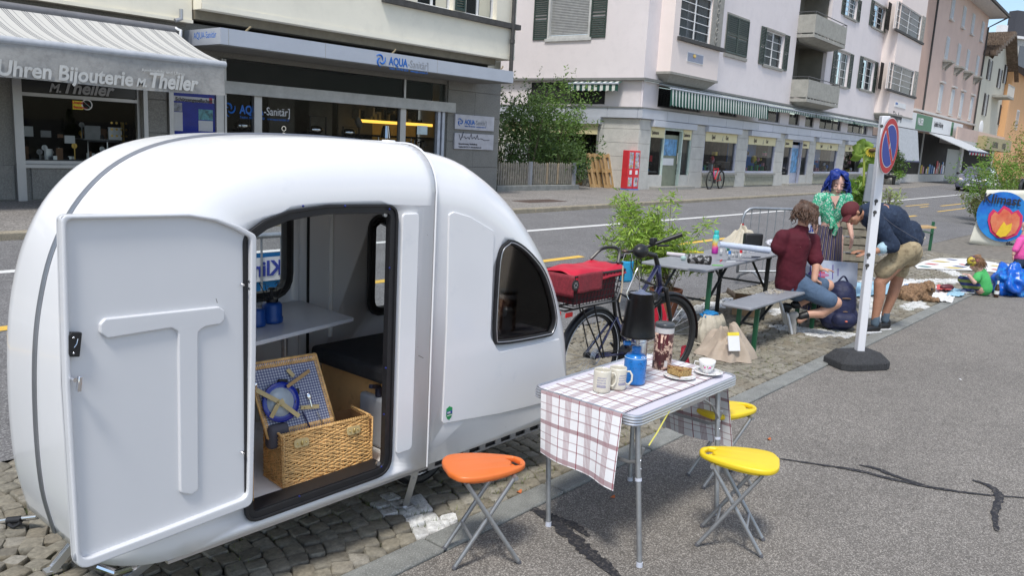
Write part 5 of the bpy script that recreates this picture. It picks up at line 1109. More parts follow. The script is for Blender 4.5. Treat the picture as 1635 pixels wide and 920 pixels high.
# take-away awnings
v_ = -.3
def tawn(x0, x1, yt, out, zt_, zb_, label, trim=None):
 u0, u1 = Q.f(x0, yt, -.8)[0], Q.f(x1, yt, -.8)[0]; A = thing('shop_awning', label, 'awning', tuple(Q.M @ Vector(((u0+u1)/2, -out, zb_))), Q.ang)
 mb = MB().add([(u0, -.75, zt_), (u1, -.75, zt_), (u1, -out, zb_), (u0, -out, zb_), (u0, -.75, zt_-.05), (u1, -.75, zt_-.05), (u1, -out, zb_-.05), (u0, -out, zb_-.05)], [(0,3,2,1), (4,5,6,7), (3,7,6,2), (0,4,7,3), (1,2,6,5)]); mb.v = [tuple(Q.M @ Vector(q)) for q in mb.v]; obj('fabric', mb, mat('pale_awning', (.46, .48, .50), .8), A, smooth=False)
 mb = MB().cyl((u0, -out, zb_-.05), (u1, -out, zb_-.05), .06); mb.v = [tuple(Q.M @ Vector(q)) for q in mb.v]; obj('front_bar', mb, mat('navy_bar', (.04, .05, .12), .5), A)
 if trim:
  for i in range(14):
   mb = MB().ell((u0+(u1-u0)*(i+.5)/14, -out, zb_-.2), (.12, .04, .1), 8, 6); mb.v = [tuple(Q.M @ Vector(q)) for q in mb.v]; obj('bunting', mb, MATS['crest_red'] if i % 2 else M_wp, A)
 return A
tawn(1435, 1467, 205, 1.1, zsgn-1.0, zsgn-3.0, 'steep pale grey awning over the left take-away window'); tawn(1486, 1524, 207, 3.4, zsgn-1.0, zsgn-2.1, 'pale grey sloping awning with red and white bunting over the take-away', True)
# balcony terrace right of the sign
uT0, uT1 = Q.f(1525, 205, -1)[0], Q.f(1600, 225, -1)[0]
Q.box('terrace', uT0, uT1, -1.2, 0, zsgn-1.5, zsgn-1.2, M_wtr); Q.box('parapet', uT0, uT1, -1.2, -1.1, zsgn-1.2, zsgn-.25, M_brown2)
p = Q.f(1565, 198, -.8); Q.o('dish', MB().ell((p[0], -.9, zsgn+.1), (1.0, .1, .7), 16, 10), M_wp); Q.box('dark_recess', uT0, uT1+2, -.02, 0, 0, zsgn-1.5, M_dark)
# ---- cream house, orange house, grey modern block farther on
R_ = Bld('cream_house', 'small cream house with brown tiled gable roof and dark shutters', tuple((Q.M @ Vector((qR+.05, 0, 0)))[:2]), .037)
M_crm = mat('cream_render', (.60, .57, .47), .88, var=.05, scale=1); M_dsh = mat('dark_brown_shutter', (.03, .022, .02), .6); M_til = mat('brown_roof_tiles', (.20, .15, .11), .9, var=.35, scale=2, c2=(.10, .07, .05), cscale=5)
cR = R_.f(1602, 150)[0]; cz = R_.f(1590, 97)[1]; cz = min(cz, 12)
R_.o('wall', MB().quad((0, 0, 0), (cR, 0, 0), (cR, 0, cz), (0, 0, cz)).add([(cR*.35, 0, cz), (cR, 0, cz), (cR*.68, 0, cz+2.6)], [(0, 1, 2)]).quad((cR, 0, 0), (cR, 9, 0), (cR, 9, cz), (cR, 0, cz)), M_crm, smooth=False)
print('cream', cR, cz)
rf = R_.o('roof', MB().add([(-.3, -1.0, cz-.2), (cR*.68, -1.0, cz+2.8), (cR*.68, 8, cz+2.8), (-.3, 8, cz-.2), (cR+1.5, -1.0, cz-1.2), (cR+1.5, 8, cz-1.2)], [(0, 1, 2, 3), (1, 4, 5, 2)]), M_til, smooth=False)
for i in range(9):
 for j in range(16): 
  t = i/9; u = -.3+(cR*.68+.3)*t; z = cz-.2+3.0*t; R_.o('roof_tile', MB().box((u, -1+j*.55, z+.02), (u+(cR*.68+.3)/9, -1+j*.55+.5, z+3.0/9+.1)), M_til, rf)
for x, y0, y1 in ((1577, 95, 127), (1593, 103, 140), (1606, 108, 135)):
 a = R_.f(x, y1); u = min(a[0], cR-.8); z = a[1]; R_.window((u-.45, u+.45, z, z+1.7), -.06, M_wp, 2, 3, curtain=False)
 for s_ in (-1, 1): R_.box('shutter', u+s_*.75-.28, u+s_*.75+.28, -.08, 0, z, z+1.75, M_dsh)
for x, y1 in ((1570, 184), (1595, 199)): 
 a = R_.f(x, y1); R_.window((a[0]-.5, a[0]+.5, a[1], a[1]+1.9), -.06, M_wp, 2, 3, curtain=False)
 for s_ in (-1, 1): R_.box('shutter', a[0]+s_*.8-.28, a[0]+s_*.8+.28, -.08, 0, a[1], a[1]+1.95, M_dsh)
a = R_.f(1588, 153); bl = R_.box('balcony', a[0]-1.5, a[0]+2.6, -1.3, 0, a[1]-.2, a[1], M_bal)
for i in range(16): x = a[0]-1.45+i*.27; R_.o('baluster', MB().cyl((x, -1.25, a[1]), (x, -1.25, a[1]+1.0), .02, n=5), M_wtr, bl)
R_.o('handrail', MB().cyl((a[0]-1.5, -1.25, a[1]+1.0), (a[0]+2.6, -1.25, a[1]+1.0), .03), M_wtr, bl)
S_ = Bld('orange_house', 'orange rendered house at the right edge with a white window', tuple((Q.M @ Vector((qR+cR+.2, -.6, 0)))[:2]), .037)
M_or = mat('orange_render', (.75, .42, .20), .88, var=.04, scale=1); sz = S_.f(1630, 118)[1]; S_.o('wall', MB().quad((0, 0, 0), (30, 0, 0), (30, 0, sz), (0, 0, sz)).quad((0, 8, 0), (0, 0, 0), (0, 0, sz), (0, 8, sz)), M_or, smooth=False)
print('orange', sz, S_.f(1622, 190))
a = S_.f(1621, 207); S_.window((a[0]-.9, a[0]+.9, a[1], a[1]+2.1), -.05, M_wp, 2, 2, curtain=False, fw=.12); S_.o('roof', MB().add([(-1, -1, sz), (31, -1, sz), (31, 5, sz+3), (-1, 5, sz+3)], [(0, 1, 2, 3)]), MATS['dark_roof_tiles']); 
a = S_.f(1575, 217, -1.2); S_.box('hotel_fascia', a[0], a[0]+14, -1.3, -.4, a[1]-1.1, a[1]+.0, mat('ochre_fascia', (.40, .34, .18), .7)); S_.text('CENTRAL', a[0]+3.0, -1.32, a[1]-.85, .7, MATS['dark_olive'], None, bold=.02); S_.text('POSTE', a[0]+8.5, -1.32, a[1]-.85, .7, MATS['dark_olive'], None, bold=.02)
T3 = Bld('modern_block', 'grey modern office block with vertical window bands behind the old houses', (95, 62), -.5)
a = T3.f(1575, 52); zt3 = a[1]; u0 = T3.f(1578, 80)[0]-12; T3.o('wall', MB().box((u0, 0, 0), (u0+60, 12, zt3)), mat('modern_pale', (.42, .42, .40), .7)); 
for j in range(4):
 for i in range(20):
  T3.box('window', u0+.6+i*2.6, u0+2.6+i*2.6, -.08, 0, zt3-5.0-j*5.2, zt3-1.3-j*5.2, mat('window_band', (.10, .11, .13), .2), None)
T3.box('roof_edge', u0-.3, u0+60, -.5, 0, zt3-.3, zt3+.1, M_wp); a = T3.f(1622, 35, 2); T3.box('plant_room', a[0], a[0]+20, 2, 3.5, zt3, zt3+4.6, mat('dark_box', (.05, .05, .06), .6)); a = T3.f(1613, 45); T3.box('chimney', a[0]-.7, a[0]+.7, 1, 2, zt3, zt3+1.8, M_wp)
# ================================================================ PICNIC TABLE, STOOLS, BASKET
def plaid(name):
 dr, mv, gy = (.20, .015, .035), (.24, .12, .13), (.36, .30, .31)
 return striped(name, (.68, .68, .69), [
  (1, .135, [(.004, .022)], mv, .75), (1, .135, [(.062, .068), (.098, .102)], mv, .6),
  (0, .118, [(.004, .0085)], dr, .85), (0, .118, [(.052, .056), (.060, .0635), (.068, .0715), (.076, .0795), (.084, .087)], dr, .7), (0, .118, [(.052, .087)], gy, .3)], rough=.9, bump=.25)
M_plaid = plaid('tartan_cloth'); M_rim = mat('ribbed_aluminium', (.60, .61, .63), .38, .9, var=.05, scale=20); M_leg = mat('grey_steel_tube', (.36, .37, .38), .42, .7, var=.12, scale=25)
M_lilac = mat('table_laminate', (.62, .60, .67), .35, var=.02); M_tip = mat('pale_plastic_tip', (.55, .58, .66), .5)
TZ = .70; X0, X1, Ya, Yb = 3.07, 4.09, 1.81, 2.40
tbl = thing('camping_table', 'folding camping table with ribbed aluminium edge and tartan runner, in front of the caravan', 'table', (3.6, 2.08, 0))
top = rpoly([(X0, Ya), (X1, Ya), (X1, Yb), (X0, Yb)], .05, 8)
obj('tabletop', MB().prism(top, TZ-.03, TZ-.004), M_lilac, tbl, bevel=.002)
cen = Vector(((X0+X1)/2, (Ya+Yb)/2))
def exp_(poly, d): 
 out = []; n = len(poly)
 for i in range(n):
  t = (Vector(poly[(i+1) % n])-Vector(poly[i-1])).normalized(); out.append((poly[i][0]+t.y*d, poly[i][1]-t.x*d))
 return out
for k, z in enumerate((TZ-.003, TZ-.016, TZ-.029, TZ-.042)): obj('table_rim', MB().tube([Vector((a, b, z)) for a, b in exp_(top, .004+(.003 if k else 0))], .0075, 8, closed=True), M_rim, tbl)
legs = {}
for nm, (fx, fy, txx, tyy) in {'a': (3.07, 1.73, 3.12, 1.83), 'b': (3.08, 2.27, 3.12, 2.35), 'c': (3.84, 1.73, 3.92, 1.83), 'd': (3.87, 2.29, 3.93, 2.35)}.items():
 f, t = Vector((fx, fy, 0)), Vector((txx, tyy, TZ-.04)); m_ = f.lerp(t, .60); L_ = obj('leg', MB().cyl(m_, t, .0135, n=14), M_leg, tbl)
 obj('leg_extension', MB().cyl(f+Vector((0, 0, .012)), m_, .0125 if nm in 'ad' else .0128, n=14), M_leg, L_); obj('collar', MB().cyl(m_-(t-f)*.008, m_+(t-f)*.012, .016, n=14), M_tip, L_)
 obj('foot_tip', MB().cyl(f, f+Vector((0, 0, .022)), .0155, .0145, n=14), M_tip, L_)
 for q in (.68, .74): obj('push_button', MB().ell(f.lerp(t, q)+Vector((.0, -.014, 0)), .004, 8, 5), M_chrome, L_)
 legs[nm] = (f, t)
for a, b in (('a', 'b'), ('c', 'd')):
 p, q = legs[a][0].lerp(legs[a][1], .68), legs[b][0].lerp(legs[b][1], .68); u = (q-p).normalized()
 obj('crossbar', MB().tube([p+Vector((.03, 0, .09)), p+u*.02+Vector((.03, 0, .02)), p+u*.07+Vector((.03, 0, 0)), q-u*.07+Vector((.03, 0, 0)), q-u*.02+Vector((.03, 0, .02)), q+Vector((.03, 0, .09))], .009, 8), M_leg, tbl)
obj('brace', MB().tube([PD(1069, 656, 3.72), PD(1050, 690, 3.65), PD(1036, 712, 3.58)], .0035, 6), mat('yellow_strap', (.65, .60, .12), .5), tbl); obj('brace', MB().tube([(3.70, 1.80, TZ-.05), (3.80, 1.80, .60), (3.90, 1.80, .50)], .006, 6), M_leg, tbl)
hp = MXZ(Ya-.008); pobj('carry_handle', rpoly([(3.46, .645), (3.72, .645), (3.72, .672), (3.46, .672)], .012), [], .008, hp, M_rim, tbl, bevel=.003)
for x in (3.2, 3.35, 3.85, 3.97): obj('rivet', MB().ell((x, Ya-.0125, .668), .004, 8, 5), M_chrome, tbl)
# runner
ya, yb = 1.875, 2.35; CL = .29; W_ = yb-ya; TL = X1-X0+.03
def runner(u, v):
 s = -CL+(CL+TL+.42)*u; y = ya+W_*v; zt = TZ+.0035
 if s < 0:
  t = -s; k = t/CL; x = X0-.014-.075*k-.012*sin(v*9+1)*k-.04*k*(1-v); z = zt-.004-t*.985; yy = y-.06*k*(1-v*.2)-.03*k*v+.006*sin(v*14)*k
  if k > .8: z -= .03*(1-v)*(k-.8)*5*.3
  return (x, yy, z-.02*k*(1-v)*k)
 if s <= TL: return (X0-.014+s, y+.004*sin(s*7), zt+.0012*sin(s*31)*sin(v*17)+.001*noise.noise((s*9, v*6, 0)))
 t = s-TL; return (X1+.016+.01*sin(v*8)*t*3, y-.20*t+.01*sin(v*12)*t*3, zt-.004-t)
cl = obj('tablecloth', MB().grid(runner, 130, 34, lambda u, v: ((v*W_)*1.0, (CL+TL+.42)*u)), M_plaid, None, 'white tartan runner with dark red checks draped over the camping table', 'tablecloth', smooth='all')
# mugs, saucer, cake, tea cup, tin, cooker, pot
M_china = mat('cream_china', (.66, .62, .52), .25, var=.02, coat=.4); M_wch = mat('white_china', (.78, .77, .75), .2, var=.02, coat=.4); M_lb = mat('lavender_print', (.16, .16, .36), .5)
def mug(p, r, h, ang, label, nm='mug', group=None):
 t = thing(nm, label, 'mug', tuple(p), 0); M = Matrix.Translation(p) @ Matrix.Rotation(ang, 4, 'Z')
 obj('mug_body', MB().lathe([(r*.82, 0), (r*.94, .004), (r, .012), (r, h*.92), (r*.98, h), (r*.94, h), (r*.93, h*.92), (r*.92, .012), (0.001, .008)], n=36, M=M), M_china, t, smooth='all')
 obj('handle', MB().tube([(r*.95, 0, h*.82), (r*1.35, 0, h*.84), (r*1.62, 0, h*.68), (r*1.62, 0, h*.42), (r*1.3, 0, h*.24), (r*.95, 0, h*.26)], .0052, 8, M=M), M_china, t, smooth='all')
 pr = MB(); pb_ = -3.05 if ang > -.8 else -2.35
 for j in range(4):
  for i in range(7):
   a = pb_-.05+i*.15+(j % 2)*.07; z = h*(.36+.11*j); pr.add([(p.x+(r+.0006)*cos(a+da), p.y+(r+.0006)*sin(a+da), p.z+z+dz) for da, dz in ((-.05, 0), (0, -.004), (.05, 0), (0, .005))], [(0, 1, 2, 3)])
 for j in range(3):
  for i in range(20): a = pb_-.08+i*.055; z = h*(.27+.022*j); pr.add([(p.x+(r+.0006)*cos(a+da), p.y+(r+.0006)*sin(a+da), p.z+z+dz) for da, dz in ((-.018, -.0008), (.018, -.0008), (.018, .0012), (-.018, .0012))], [(0, 1, 2, 3)])
 obj('printed_pattern', pr, M_lb, t, kind='stuff', smooth=False); return t
ZC = TZ+.005
def at(px, py): return G(px, py, ZC)
mug(at(960, 625), .043, .112, -.75, 'cream mug with small blue print, nearer of the pair on the table corner'); mug(at(985, 621), .043, .112, -.95, 'cream mug partly behind the nearer mug, beside the blue gas canister')
ck = at(1012, 612); BLU = mat('gas_blue', (.01, .17, .52), .3, var=.08, scale=30, coat=.3)
cook = thing('gas_cooker', 'blue gas canister with small burner carrying the black coffee pot', 'camping stove', tuple(ck))
cb = obj('canister', MB().lathe([(.045, 0), (.054, .004), (.057, .012), (.057, .125), (.055, .142), (.045, .155), (.025, .162), (.022, .175), (.024, .178), (.024, .196), (0.001, .197)], tuple(ck), 36), BLU, cook, smooth='all')
obj('canister_ring', MB().tube([ck+Vector((.0565*cos(a*pi/12), .0565*sin(a*pi/12), .140)) for a in range(24)], .002, 6, closed=True), mat('pale_blue_line', (.35, .55, .75), .4), cb)
tcp = text('CV 300', .016, Matrix.Translation(ck+Vector((-.030, -.0500, .146))) @ Matrix.Rotation(-.7, 4, 'Z') @ Matrix.Rotation(1.2, 4, 'X'), MATS['white_print'], cb, ext=.0004)
# water drops running down the canister
dm = MB(); rr_ = random.Random(4)
for i in range(150):
 a = rr_.uniform(-pi, .2); z = rr_.uniform(.03, .13); dm.ell((ck.x+.0575*cos(a), ck.y+.0575*sin(a), ck.z+z), (.0011, .0011, rr_.uniform(.0012, .004)), 5, 4)
obj('water_drops', dm, glass('water_drop', (.9, .95, 1), .02, .8, 1.6), cb, kind='stuff')
obj('valve', MB().cyl(ck+Vector((0, 0, .196)), ck+Vector((0, 0, .235)), .010, .014, 14).cyl(ck+Vector((0, 0, .21)), ck+Vector((-.04, .03, .212)), .005), M_steel, cook); obj('knob', MB().cyl(ck+Vector((-.028, .022, .212)), ck+Vector((-.055, .042, .213)), .012, n=12), BLU, cook)
pz = .947
obj('burner', MB().cyl(ck+Vector((0, 0, .235)), ck+Vector((0, 0, .243)), .03, .03, 20), M_steel, cook)
for k in range(4): a = k*pi/2+.4; obj('pot_support', MB().tube([ck+Vector((0, 0, .205)), ck+Vector((.05*cos(a), .05*sin(a), .225)), ck+Vector((.085*cos(a), .085*sin(a), .243))], .002, 5), M_chrome, cook)
M_en = mat('black_enamel', (.006, .006, .007), .3, var=.3, scale=30, spec=.3, c2=(.04, .04, .045), cscale=160, thr=(.64, .7))
pc = Vector((ck.x, ck.y, ck.z+.245)); pot = thing('coffee_pot', 'tall black enamel coffee pot standing on the blue gas burner', 'coffee pot', tuple(pc))
PH = .225; obj('pot_body', MB().lathe([(.070, 0), (.088, .004), (.0885, .012), (.086, .02), (.064, PH), (.067, PH+.003), (.060, PH+.004), (.058, PH-.01), (.05, PH-.012), (.001, PH-.011)], tuple(pc), 44), M_en, pot, smooth='all')
obj('pot_lid', MB().lathe([(.060, PH-.004), (.055, PH+.002), (.02, PH+.010), (.012, PH+.018), (.001, PH+.022)], tuple(pc), 30), mat('grey_blue_enamel', (.12, .14, .20), .2, coat=.5), pot, smooth='all')
dl, dr_ = -RGT, RGT
obj('pot_handle', MB().tube([pc+dl*.070+Vector((0, 0, PH*.9)), pc+dl*.105+Vector((0, 0, PH*.97)), pc+dl*.115+Vector((0, 0, PH*.8)), pc+dl*.095+Vector((0, 0, PH*.42)), pc+dl*.082+Vector((0, 0, PH*.3))], .006, 8), M_en, pot)
obj('pot_spout', MB().tube([pc+dr_*.062+Vector((0, 0, PH*.78)), pc+dr_*.085+Vector((0, 0, PH*.84)), pc+dr_*.10+Vector((0, 0, PH*.93))], [.016, .012, .009], 10), M_en, pot)
lugz = PH*.80; obj('bail_handle', MB().tube([PD(1004, 479, 3.93), PD(1000, 470, 3.93), PD(1014, 437, 3.95), PD(1018, 428, 3.97), PD(1020, 432, 4.02), PD(1022, 470, 4.05)], .0028, 6), M_chrome, pot)
obj('bail_lug', MB().ell(PD(1005, 480, 3.92), .007), M_en, pot)
tn = at(1056, 588); tin = thing('coffee_tin', 'tall printed coffee tin with dark lid behind the cooker', 'tin', tuple(tn))
m_t = mat('coffee_print', (.62, .42, .32), .4, var=.5, scale=60, c2=(.07, .02, .02), cscale=26, thr=(.46, .5)); obj('tin_body', MB().lathe([(.050, 0), (.052, .002), (.052, .235), (.050, .237)], tuple(tn), 36), m_t, tin, smooth='all')
obj('tin_band', MB().lathe([(.0525, .205), (.0525, .236)], tuple(tn), 36), mat('tin_pale', (.55, .53, .52), .35), tin); obj('tin_lid', MB().lathe([(.054, .236), (.055, .240), (.055, .252), (.050, .258), (.001, .257)], tuple(tn), 36), mat('dark_lid', (.05, .055, .06), .3), tin, smooth='all')
def cyl_patch(c, r, a0, a1, z0, z1, m, par, nm):
 n = 10; mb = MB().grid(lambda u, v: (c.x+r*cos(a0+(a1-a0)*u), c.y+r*sin(a0+(a1-a0)*u), c.z+z0+(z1-z0)*v), n, 1); return obj(nm, mb, m, par, smooth='all')
ac = atan2(-tn.y, -tn.x)
for a0, z0, z1, w_ in ((-.62, .12, .20, .30), (-.1, .11, .19, .16), (.25, .14, .205, .25), (-.3, .03, .05, .2)): cyl_patch(tn, .0526, ac+a0, ac+a0+w_, z0, z1, mat('maroon_print', (.10, .015, .02), .4), tin, 'printed_cup')
cyl_patch(tn, .0526, ac+.25, ac+.6, .02, .055, mat('tin_pale2', (.62, .58, .55), .35), tin, 'printed_cup'); obj('printed_spout', MB().tube([tn+Vector((.053*cos(ac+a), .053*sin(ac+a), z)) for a, z in ((.1, .14), (.22, .17), (.33, .20))], .003, 6), MATS['maroon_print'], tin)
tn2 = at(1022, 588)
obj('steel_flask', MB().lathe([(.028, 0), (.030, .003), (.030, .16), (.026, .17), (.001, .171)], tuple(tn2), 24), M_alu, None, 'slim steel cylinder standing behind the cooker', 'flask', smooth='all')
cp = at(1085, 603); pl_ = thing('cake_plate', 'small floral plate under the slice of cake', 'plate', tuple(cp)); obj('plate_dish', MB().lathe([(.04, 0), (.05, .003), (.085, .012), (.083, .014), (.05, .006), (.001, .005)], tuple(cp), 36), M_wch, pl_, smooth='all')
for i in range(12): a = i*.52; obj('rose_print', MB().ell((cp.x+.073*cos(a), cp.y+.073*sin(a), cp.z+.0115), (.007, .005, .0012), 6, 4), mat('rose_print', (.5, .08, .12), .5) if i % 2 else mat('leaf_print', (.2, .3, .12), .5), pl_)
ca = thing('cake_slice', 'triangular slice of brown topped cake on the floral plate', 'cake', tuple(cp+Vector((0, 0, .014)))); d1, d2 = -RGT, FWD
tri = [cp+dl*.062+FWD*.038, cp+RGT*.005-FWD*.042, cp+RGT*.066+FWD*.012, cp+dl*.05+FWD*.05]; P2 = [(q.x, q.y) for q in tri]
obj('cake_body', MB().prism(P2, cp.z+.010, cp.z+.052), mat('cake_crumb', (.52, .34, .13), .85, var=.2, scale=90, c2=(.28, .17, .06), cscale=120, thr=(.5, .6), bump=1, bscale=160), ca, bevel=.004)
mb = MB().grid(lambda u, v: tuple((tri[0].lerp(tri[3], v)).lerp(tri[1].lerp(tri[2], v), u)+Vector((0, 0, .051+.006*noise.noise((u*9, v*9, 1))+.002*noise.noise((u*40, v*40, 1))))), 30, 20)
obj('cake_topping', mb, mat('caramel_crust', (.22, .08, .02), .35, var=.4, scale=70, c2=(.45, .22, .07), cscale=150, thr=(.5, .6), bump=1, bscale=200), ca, solid=.008, smooth='all')
obj('napkin', MB().prism([(q.x, q.y) for q in (cp-FWD*.075-RGT*.0, cp-FWD*.045+RGT*.07, cp-FWD*.03+RGT*.062, cp-FWD*.058-RGT*.008)], cp.z+.014, cp.z+.019), M_wp, None, 'folded white napkin at the rim of the cake plate', 'napkin')
up_ = at(1131, 597); su = thing('saucer', 'white floral saucer under the tea cup at the far end of the table', 'saucer', tuple(up_)); obj('saucer_dish', MB().lathe([(.03, 0), (.045, .003), (.078, .013), (.076, .015), (.04, .007), (.001, .006)], tuple(up_), 36), M_wch, su, smooth='all')
for i in range(9): a = i*.7; obj('rose_print', MB().ell((up_.x+.066*cos(a), up_.y+.066*sin(a), up_.z+.0125), (.007, .005, .0012), 6, 4), MATS['rose_print'] if i % 2 else MATS['leaf_print'], su)
tc_ = up_+Vector((0, 0, .008))+dl*.012; cu_ = thing('tea_cup', 'white tea cup with pink roses on its saucer', 'cup', tuple(tc_))
obj('cup_body', MB().lathe([(.022, 0), (.024, .004), (.022, .008), (.036, .022), (.043, .048), (.046, .068), (.044, .068), (.041, .048), (.034, .024), (.001, .012)], tuple(tc_), 36), M_wch, cu_, smooth='all')
obj('handle', MB().tube([tc_+dl*.042+Vector((0, 0, .056)), tc_+dl*.066+Vector((0, 0, .060)), tc_+dl*.070+Vector((0, 0, .042)), tc_+dl*.05+Vector((0, 0, .026)), tc_+dl*.037+Vector((0, 0, .028))], .0032, 8), M_wch, cu_, smooth='all')
for i, (a, z, r_) in enumerate(((-.5, .035, .005), (-.15, .04, .004), (.2, .036, .006), (.45, .043, .004), (.0, .03, .003), (-.7, .042, .004))):
 b = atan2(-FWD.y, -FWD.x)+a; rr = .040; obj('rose_print', MB().ell((tc_.x+rr*cos(b), tc_.y+rr*sin(b), tc_.z+z), (r_, r_, r_), 8, 6), mat('pink_rose', (.6, .1, .3), .5) if i % 2 == 0 else MATS['leaf_print'], cu_)
# ---- folding stools
def stool(c, ang, m, label, hole=True):
 t = thing('folding_stool', label, 'stool', (c[0], c[1], 0), ang, 'plastic folding stools around the camping table')
 out = [(-.185, -.06), (-.15, -.125), (-.08, -.142), (.02, -.125), (.12, -.085), (.175, -.045), (.19, 0), (.175, .045), (.12, .085), (.02, .125), (-.08, .142), (-.15, .125), (-.185, .06)]
 out = [tuple(v.to_2d() if hasattr(v, 'to_2d') else v) for v in [Vector((a, b, 0)) for a, b in out]]; P = spline([Vector((a, b, 0)) for a, b in out+[out[0]]], 5); P = [(v.x, v.y) for v in P[:-1]]
 hl = rpoly([(.108, -.050), (.150, -.046), (.168, 0), (.150, .046), (.108, .050), (.128, 0)], .010)
 W = WM[t.name]
 me = plate(P, [hl], .010, .010); me.transform(W @ Matrix.Translation((0, 0, .440))); me.materials.clear(); s = mesh_obj('seat', me, m, t, clean=True, smooth='all')
 ft = [(0, 0)];
 for sy in (-1, 1):
  for sx in (-1, 1):
   y0 = sy*.100+sx*sy*.009; a, b = W @ Vector((sx*.150, y0, .006)), W @ Vector((-sx*.115, y0, .415))
   L_ = obj('leg', MB().tube([a, a.lerp(b, .5), b], .0105, 12), M_leg, t); obj('foot_tip', MB().cyl(a-(b-a)*.008, a+(b-a)*.02, .0118, n=12), mat('grey_rubber', (.10, .10, .11), .7), L_)
  mid = W @ Vector((-.017*0, sy*.100, .21)); obj('pivot', MB().cyl(W @ Vector((.01, sy*.082, .215)), W @ Vector((.01, sy*.118, .215)), .006, n=10), M_chrome, t)
 for sx in (-1, 1):
  a, b = W @ Vector((sx*.150*.70+-sx*.115*.30, -.09, .132)), W @ Vector((sx*.150*.70+-sx*.115*.30, .09, .132)); obj('crossbar', MB().cyl(a, b, .0075, n=10), M_leg, t)
  a, b = W @ Vector((-sx*.115, -.11, .415)), W @ Vector((-sx*.115, .11, .415)); obj('seat_bar', MB().cyl(a, b, .0105, n=10), M_leg, t)
 obj('seat_rib', MB().prism([(q[0]*.8, q[1]*.8) for q in P], .412, .425, W), m, t); return t
M_oran = mat('orange_plastic', (.72, .17, .035), .38, var=.03, scale=12); M_yel = mat('yellow_plastic', (.80, .58, .02), .38, var=.03, scale=12)
stool((2.615, 2.305), atan2(-.51, .86), M_oran, 'orange folding stool with grey legs beside the caravan')
stool((3.60, 1.535), atan2(.93, -.36), M_yel, 'yellow folding stool in front of the camping table, nearest the camera')
stool((4.26, 1.93), atan2(-.6, .9), M_yel, 'yellow folding stool mostly hidden behind the camping table')
# ---- picnic basket in the doorway
BO = Vector((1.935, 2.865, .356)); BW, BDp, BH = .455, .18, .235; BMx = Matrix.Translation(BO) @ Matrix.Rotation(-.10, 4, 'Z')
bk = thing('picnic_basket', 'open wicker picnic basket standing in the caravan doorway', 'basket', tuple(BO+Vector((.22, .15, 0)))); 
M_wick = mat('wicker', (.78, .47, .18), .5, var=.25, scale=40, c2=(.55, .33, .13), cscale=25, thr=(.5, .7)); M_wickd = mat('wicker_inner', (.20, .10, .04), .7)
def weave(name, org, ux, uz, un, w_, h_, rows, cols, par, r=.0034):
 mb = MB(); 
 for j in range(rows):
  z = h_*(j+.5)/rows; pts = []; K = cols*2
  for i in range(K+1):
   s = w_*i/K; a = (i % 2)*((1 if (j % 2) else -1)*((i//2) % 2*2-1)) ; off = .0035*cos(pi*i*.5+(pi if j % 2 else 0)); pts.append(org+ux*s+uz*(z+.0016*sin(i*1.9+j*2.3)+.0012*sin(i*.7+j))+un*off)
  mb.tube(pts, r*(.85+.3*((j*7) % 5)/5), 5)
 for i in range(cols+1): s = w_*i/cols; mb.tube([org+ux*s, org+ux*s+uz*h_], .0028, 5)
 return obj(name, mb, M_wick, par, kind='stuff', smooth='all')
R3 = BMx.to_3x3(); bx, by, bz = R3 @ Vector((1, 0, 0)), R3 @ Vector((0, 1, 0)), Vector((0, 0, 1))
lean = -.02
fo = BMx @ Vector((0, 0, 0)); weave('wicker_front', fo, bx, (bz*BH-by*lean).normalized(), -by, BW, BH, 27, 15, bk, .0044)
weave('wicker_side', fo+by*BDp, -by, bz, -bx, BDp, BH, 30, 10, bk); weave('wicker_side', fo+bx*BW, by, bz, bx, BDp, BH, 26, 10, bk)
obj('basket_body', MB().box((.006, .006, .003), (BW-.006, BDp, .01), BMx).box((.004, .006, .01), (.010, BDp, BH-.01), BMx).box((BW-.01, .006, .01), (BW-.004, BDp, BH-.01), BMx).box((.01, BDp-.01, .01), (BW-.01, BDp-.004, BH-.01), BMx).add([tuple(BMx @ Vector(q)) for q in ((.0, .010, .004), (BW, .010, .004), (BW, .010-lean, BH-.005), (0, .010-lean, BH-.005))], [(0, 1, 2, 3)]), M_wickd, bk, smooth=False)
def braid(pts, par, nm='wicker_rim', r=.007):
 """rope-like rolled edge made of slanted bindings"""
 mb = MB(); P = []
 for a, b in zip(pts, pts[1:]):
  n = max(2, int((b-a).length/.012)); 
  for i in range(n):
   c = a.lerp(b, (i+.5)/n); d = (b-a).normalized(); s = d.cross(Vector((.3, -.5, .8))).normalized(); mb.tube([c-s*r+d*.003, c, c+s*r-d*.003], [.0042, .0062, .0042], 5)
  mb.tube([a, b], r*.8, 6)
 return obj(nm, mb, M_wick, par, kind='stuff', smooth='all')
tl = BMx @ Vector((0, -lean, BH)); tr = BMx @ Vector((BW, -lean, BH)); bl_, br = fo, fo+bx*BW
braid([bl_+bz*.004, br+bz*.004], bk); braid([tl, tr], bk); braid([bl_, tl], bk); braid([br, tr], bk); braid([tl, tl+by*(BDp+lean)], bk); braid([tr, tr+by*(BDp+lean)], bk); braid([bl_+by*BDp, bl_], bk)
M_lea = mat('tan_leather', (.42, .26, .11), .55, var=.1, scale=30); M_lea2 = mat('pale_leather', (.55, .42, .20), .5, var=.08, scale=30); M_brass = mat('brass', (.65, .5, .2), .3, .9)
fz = (bz*BH-by*lean).normalized()
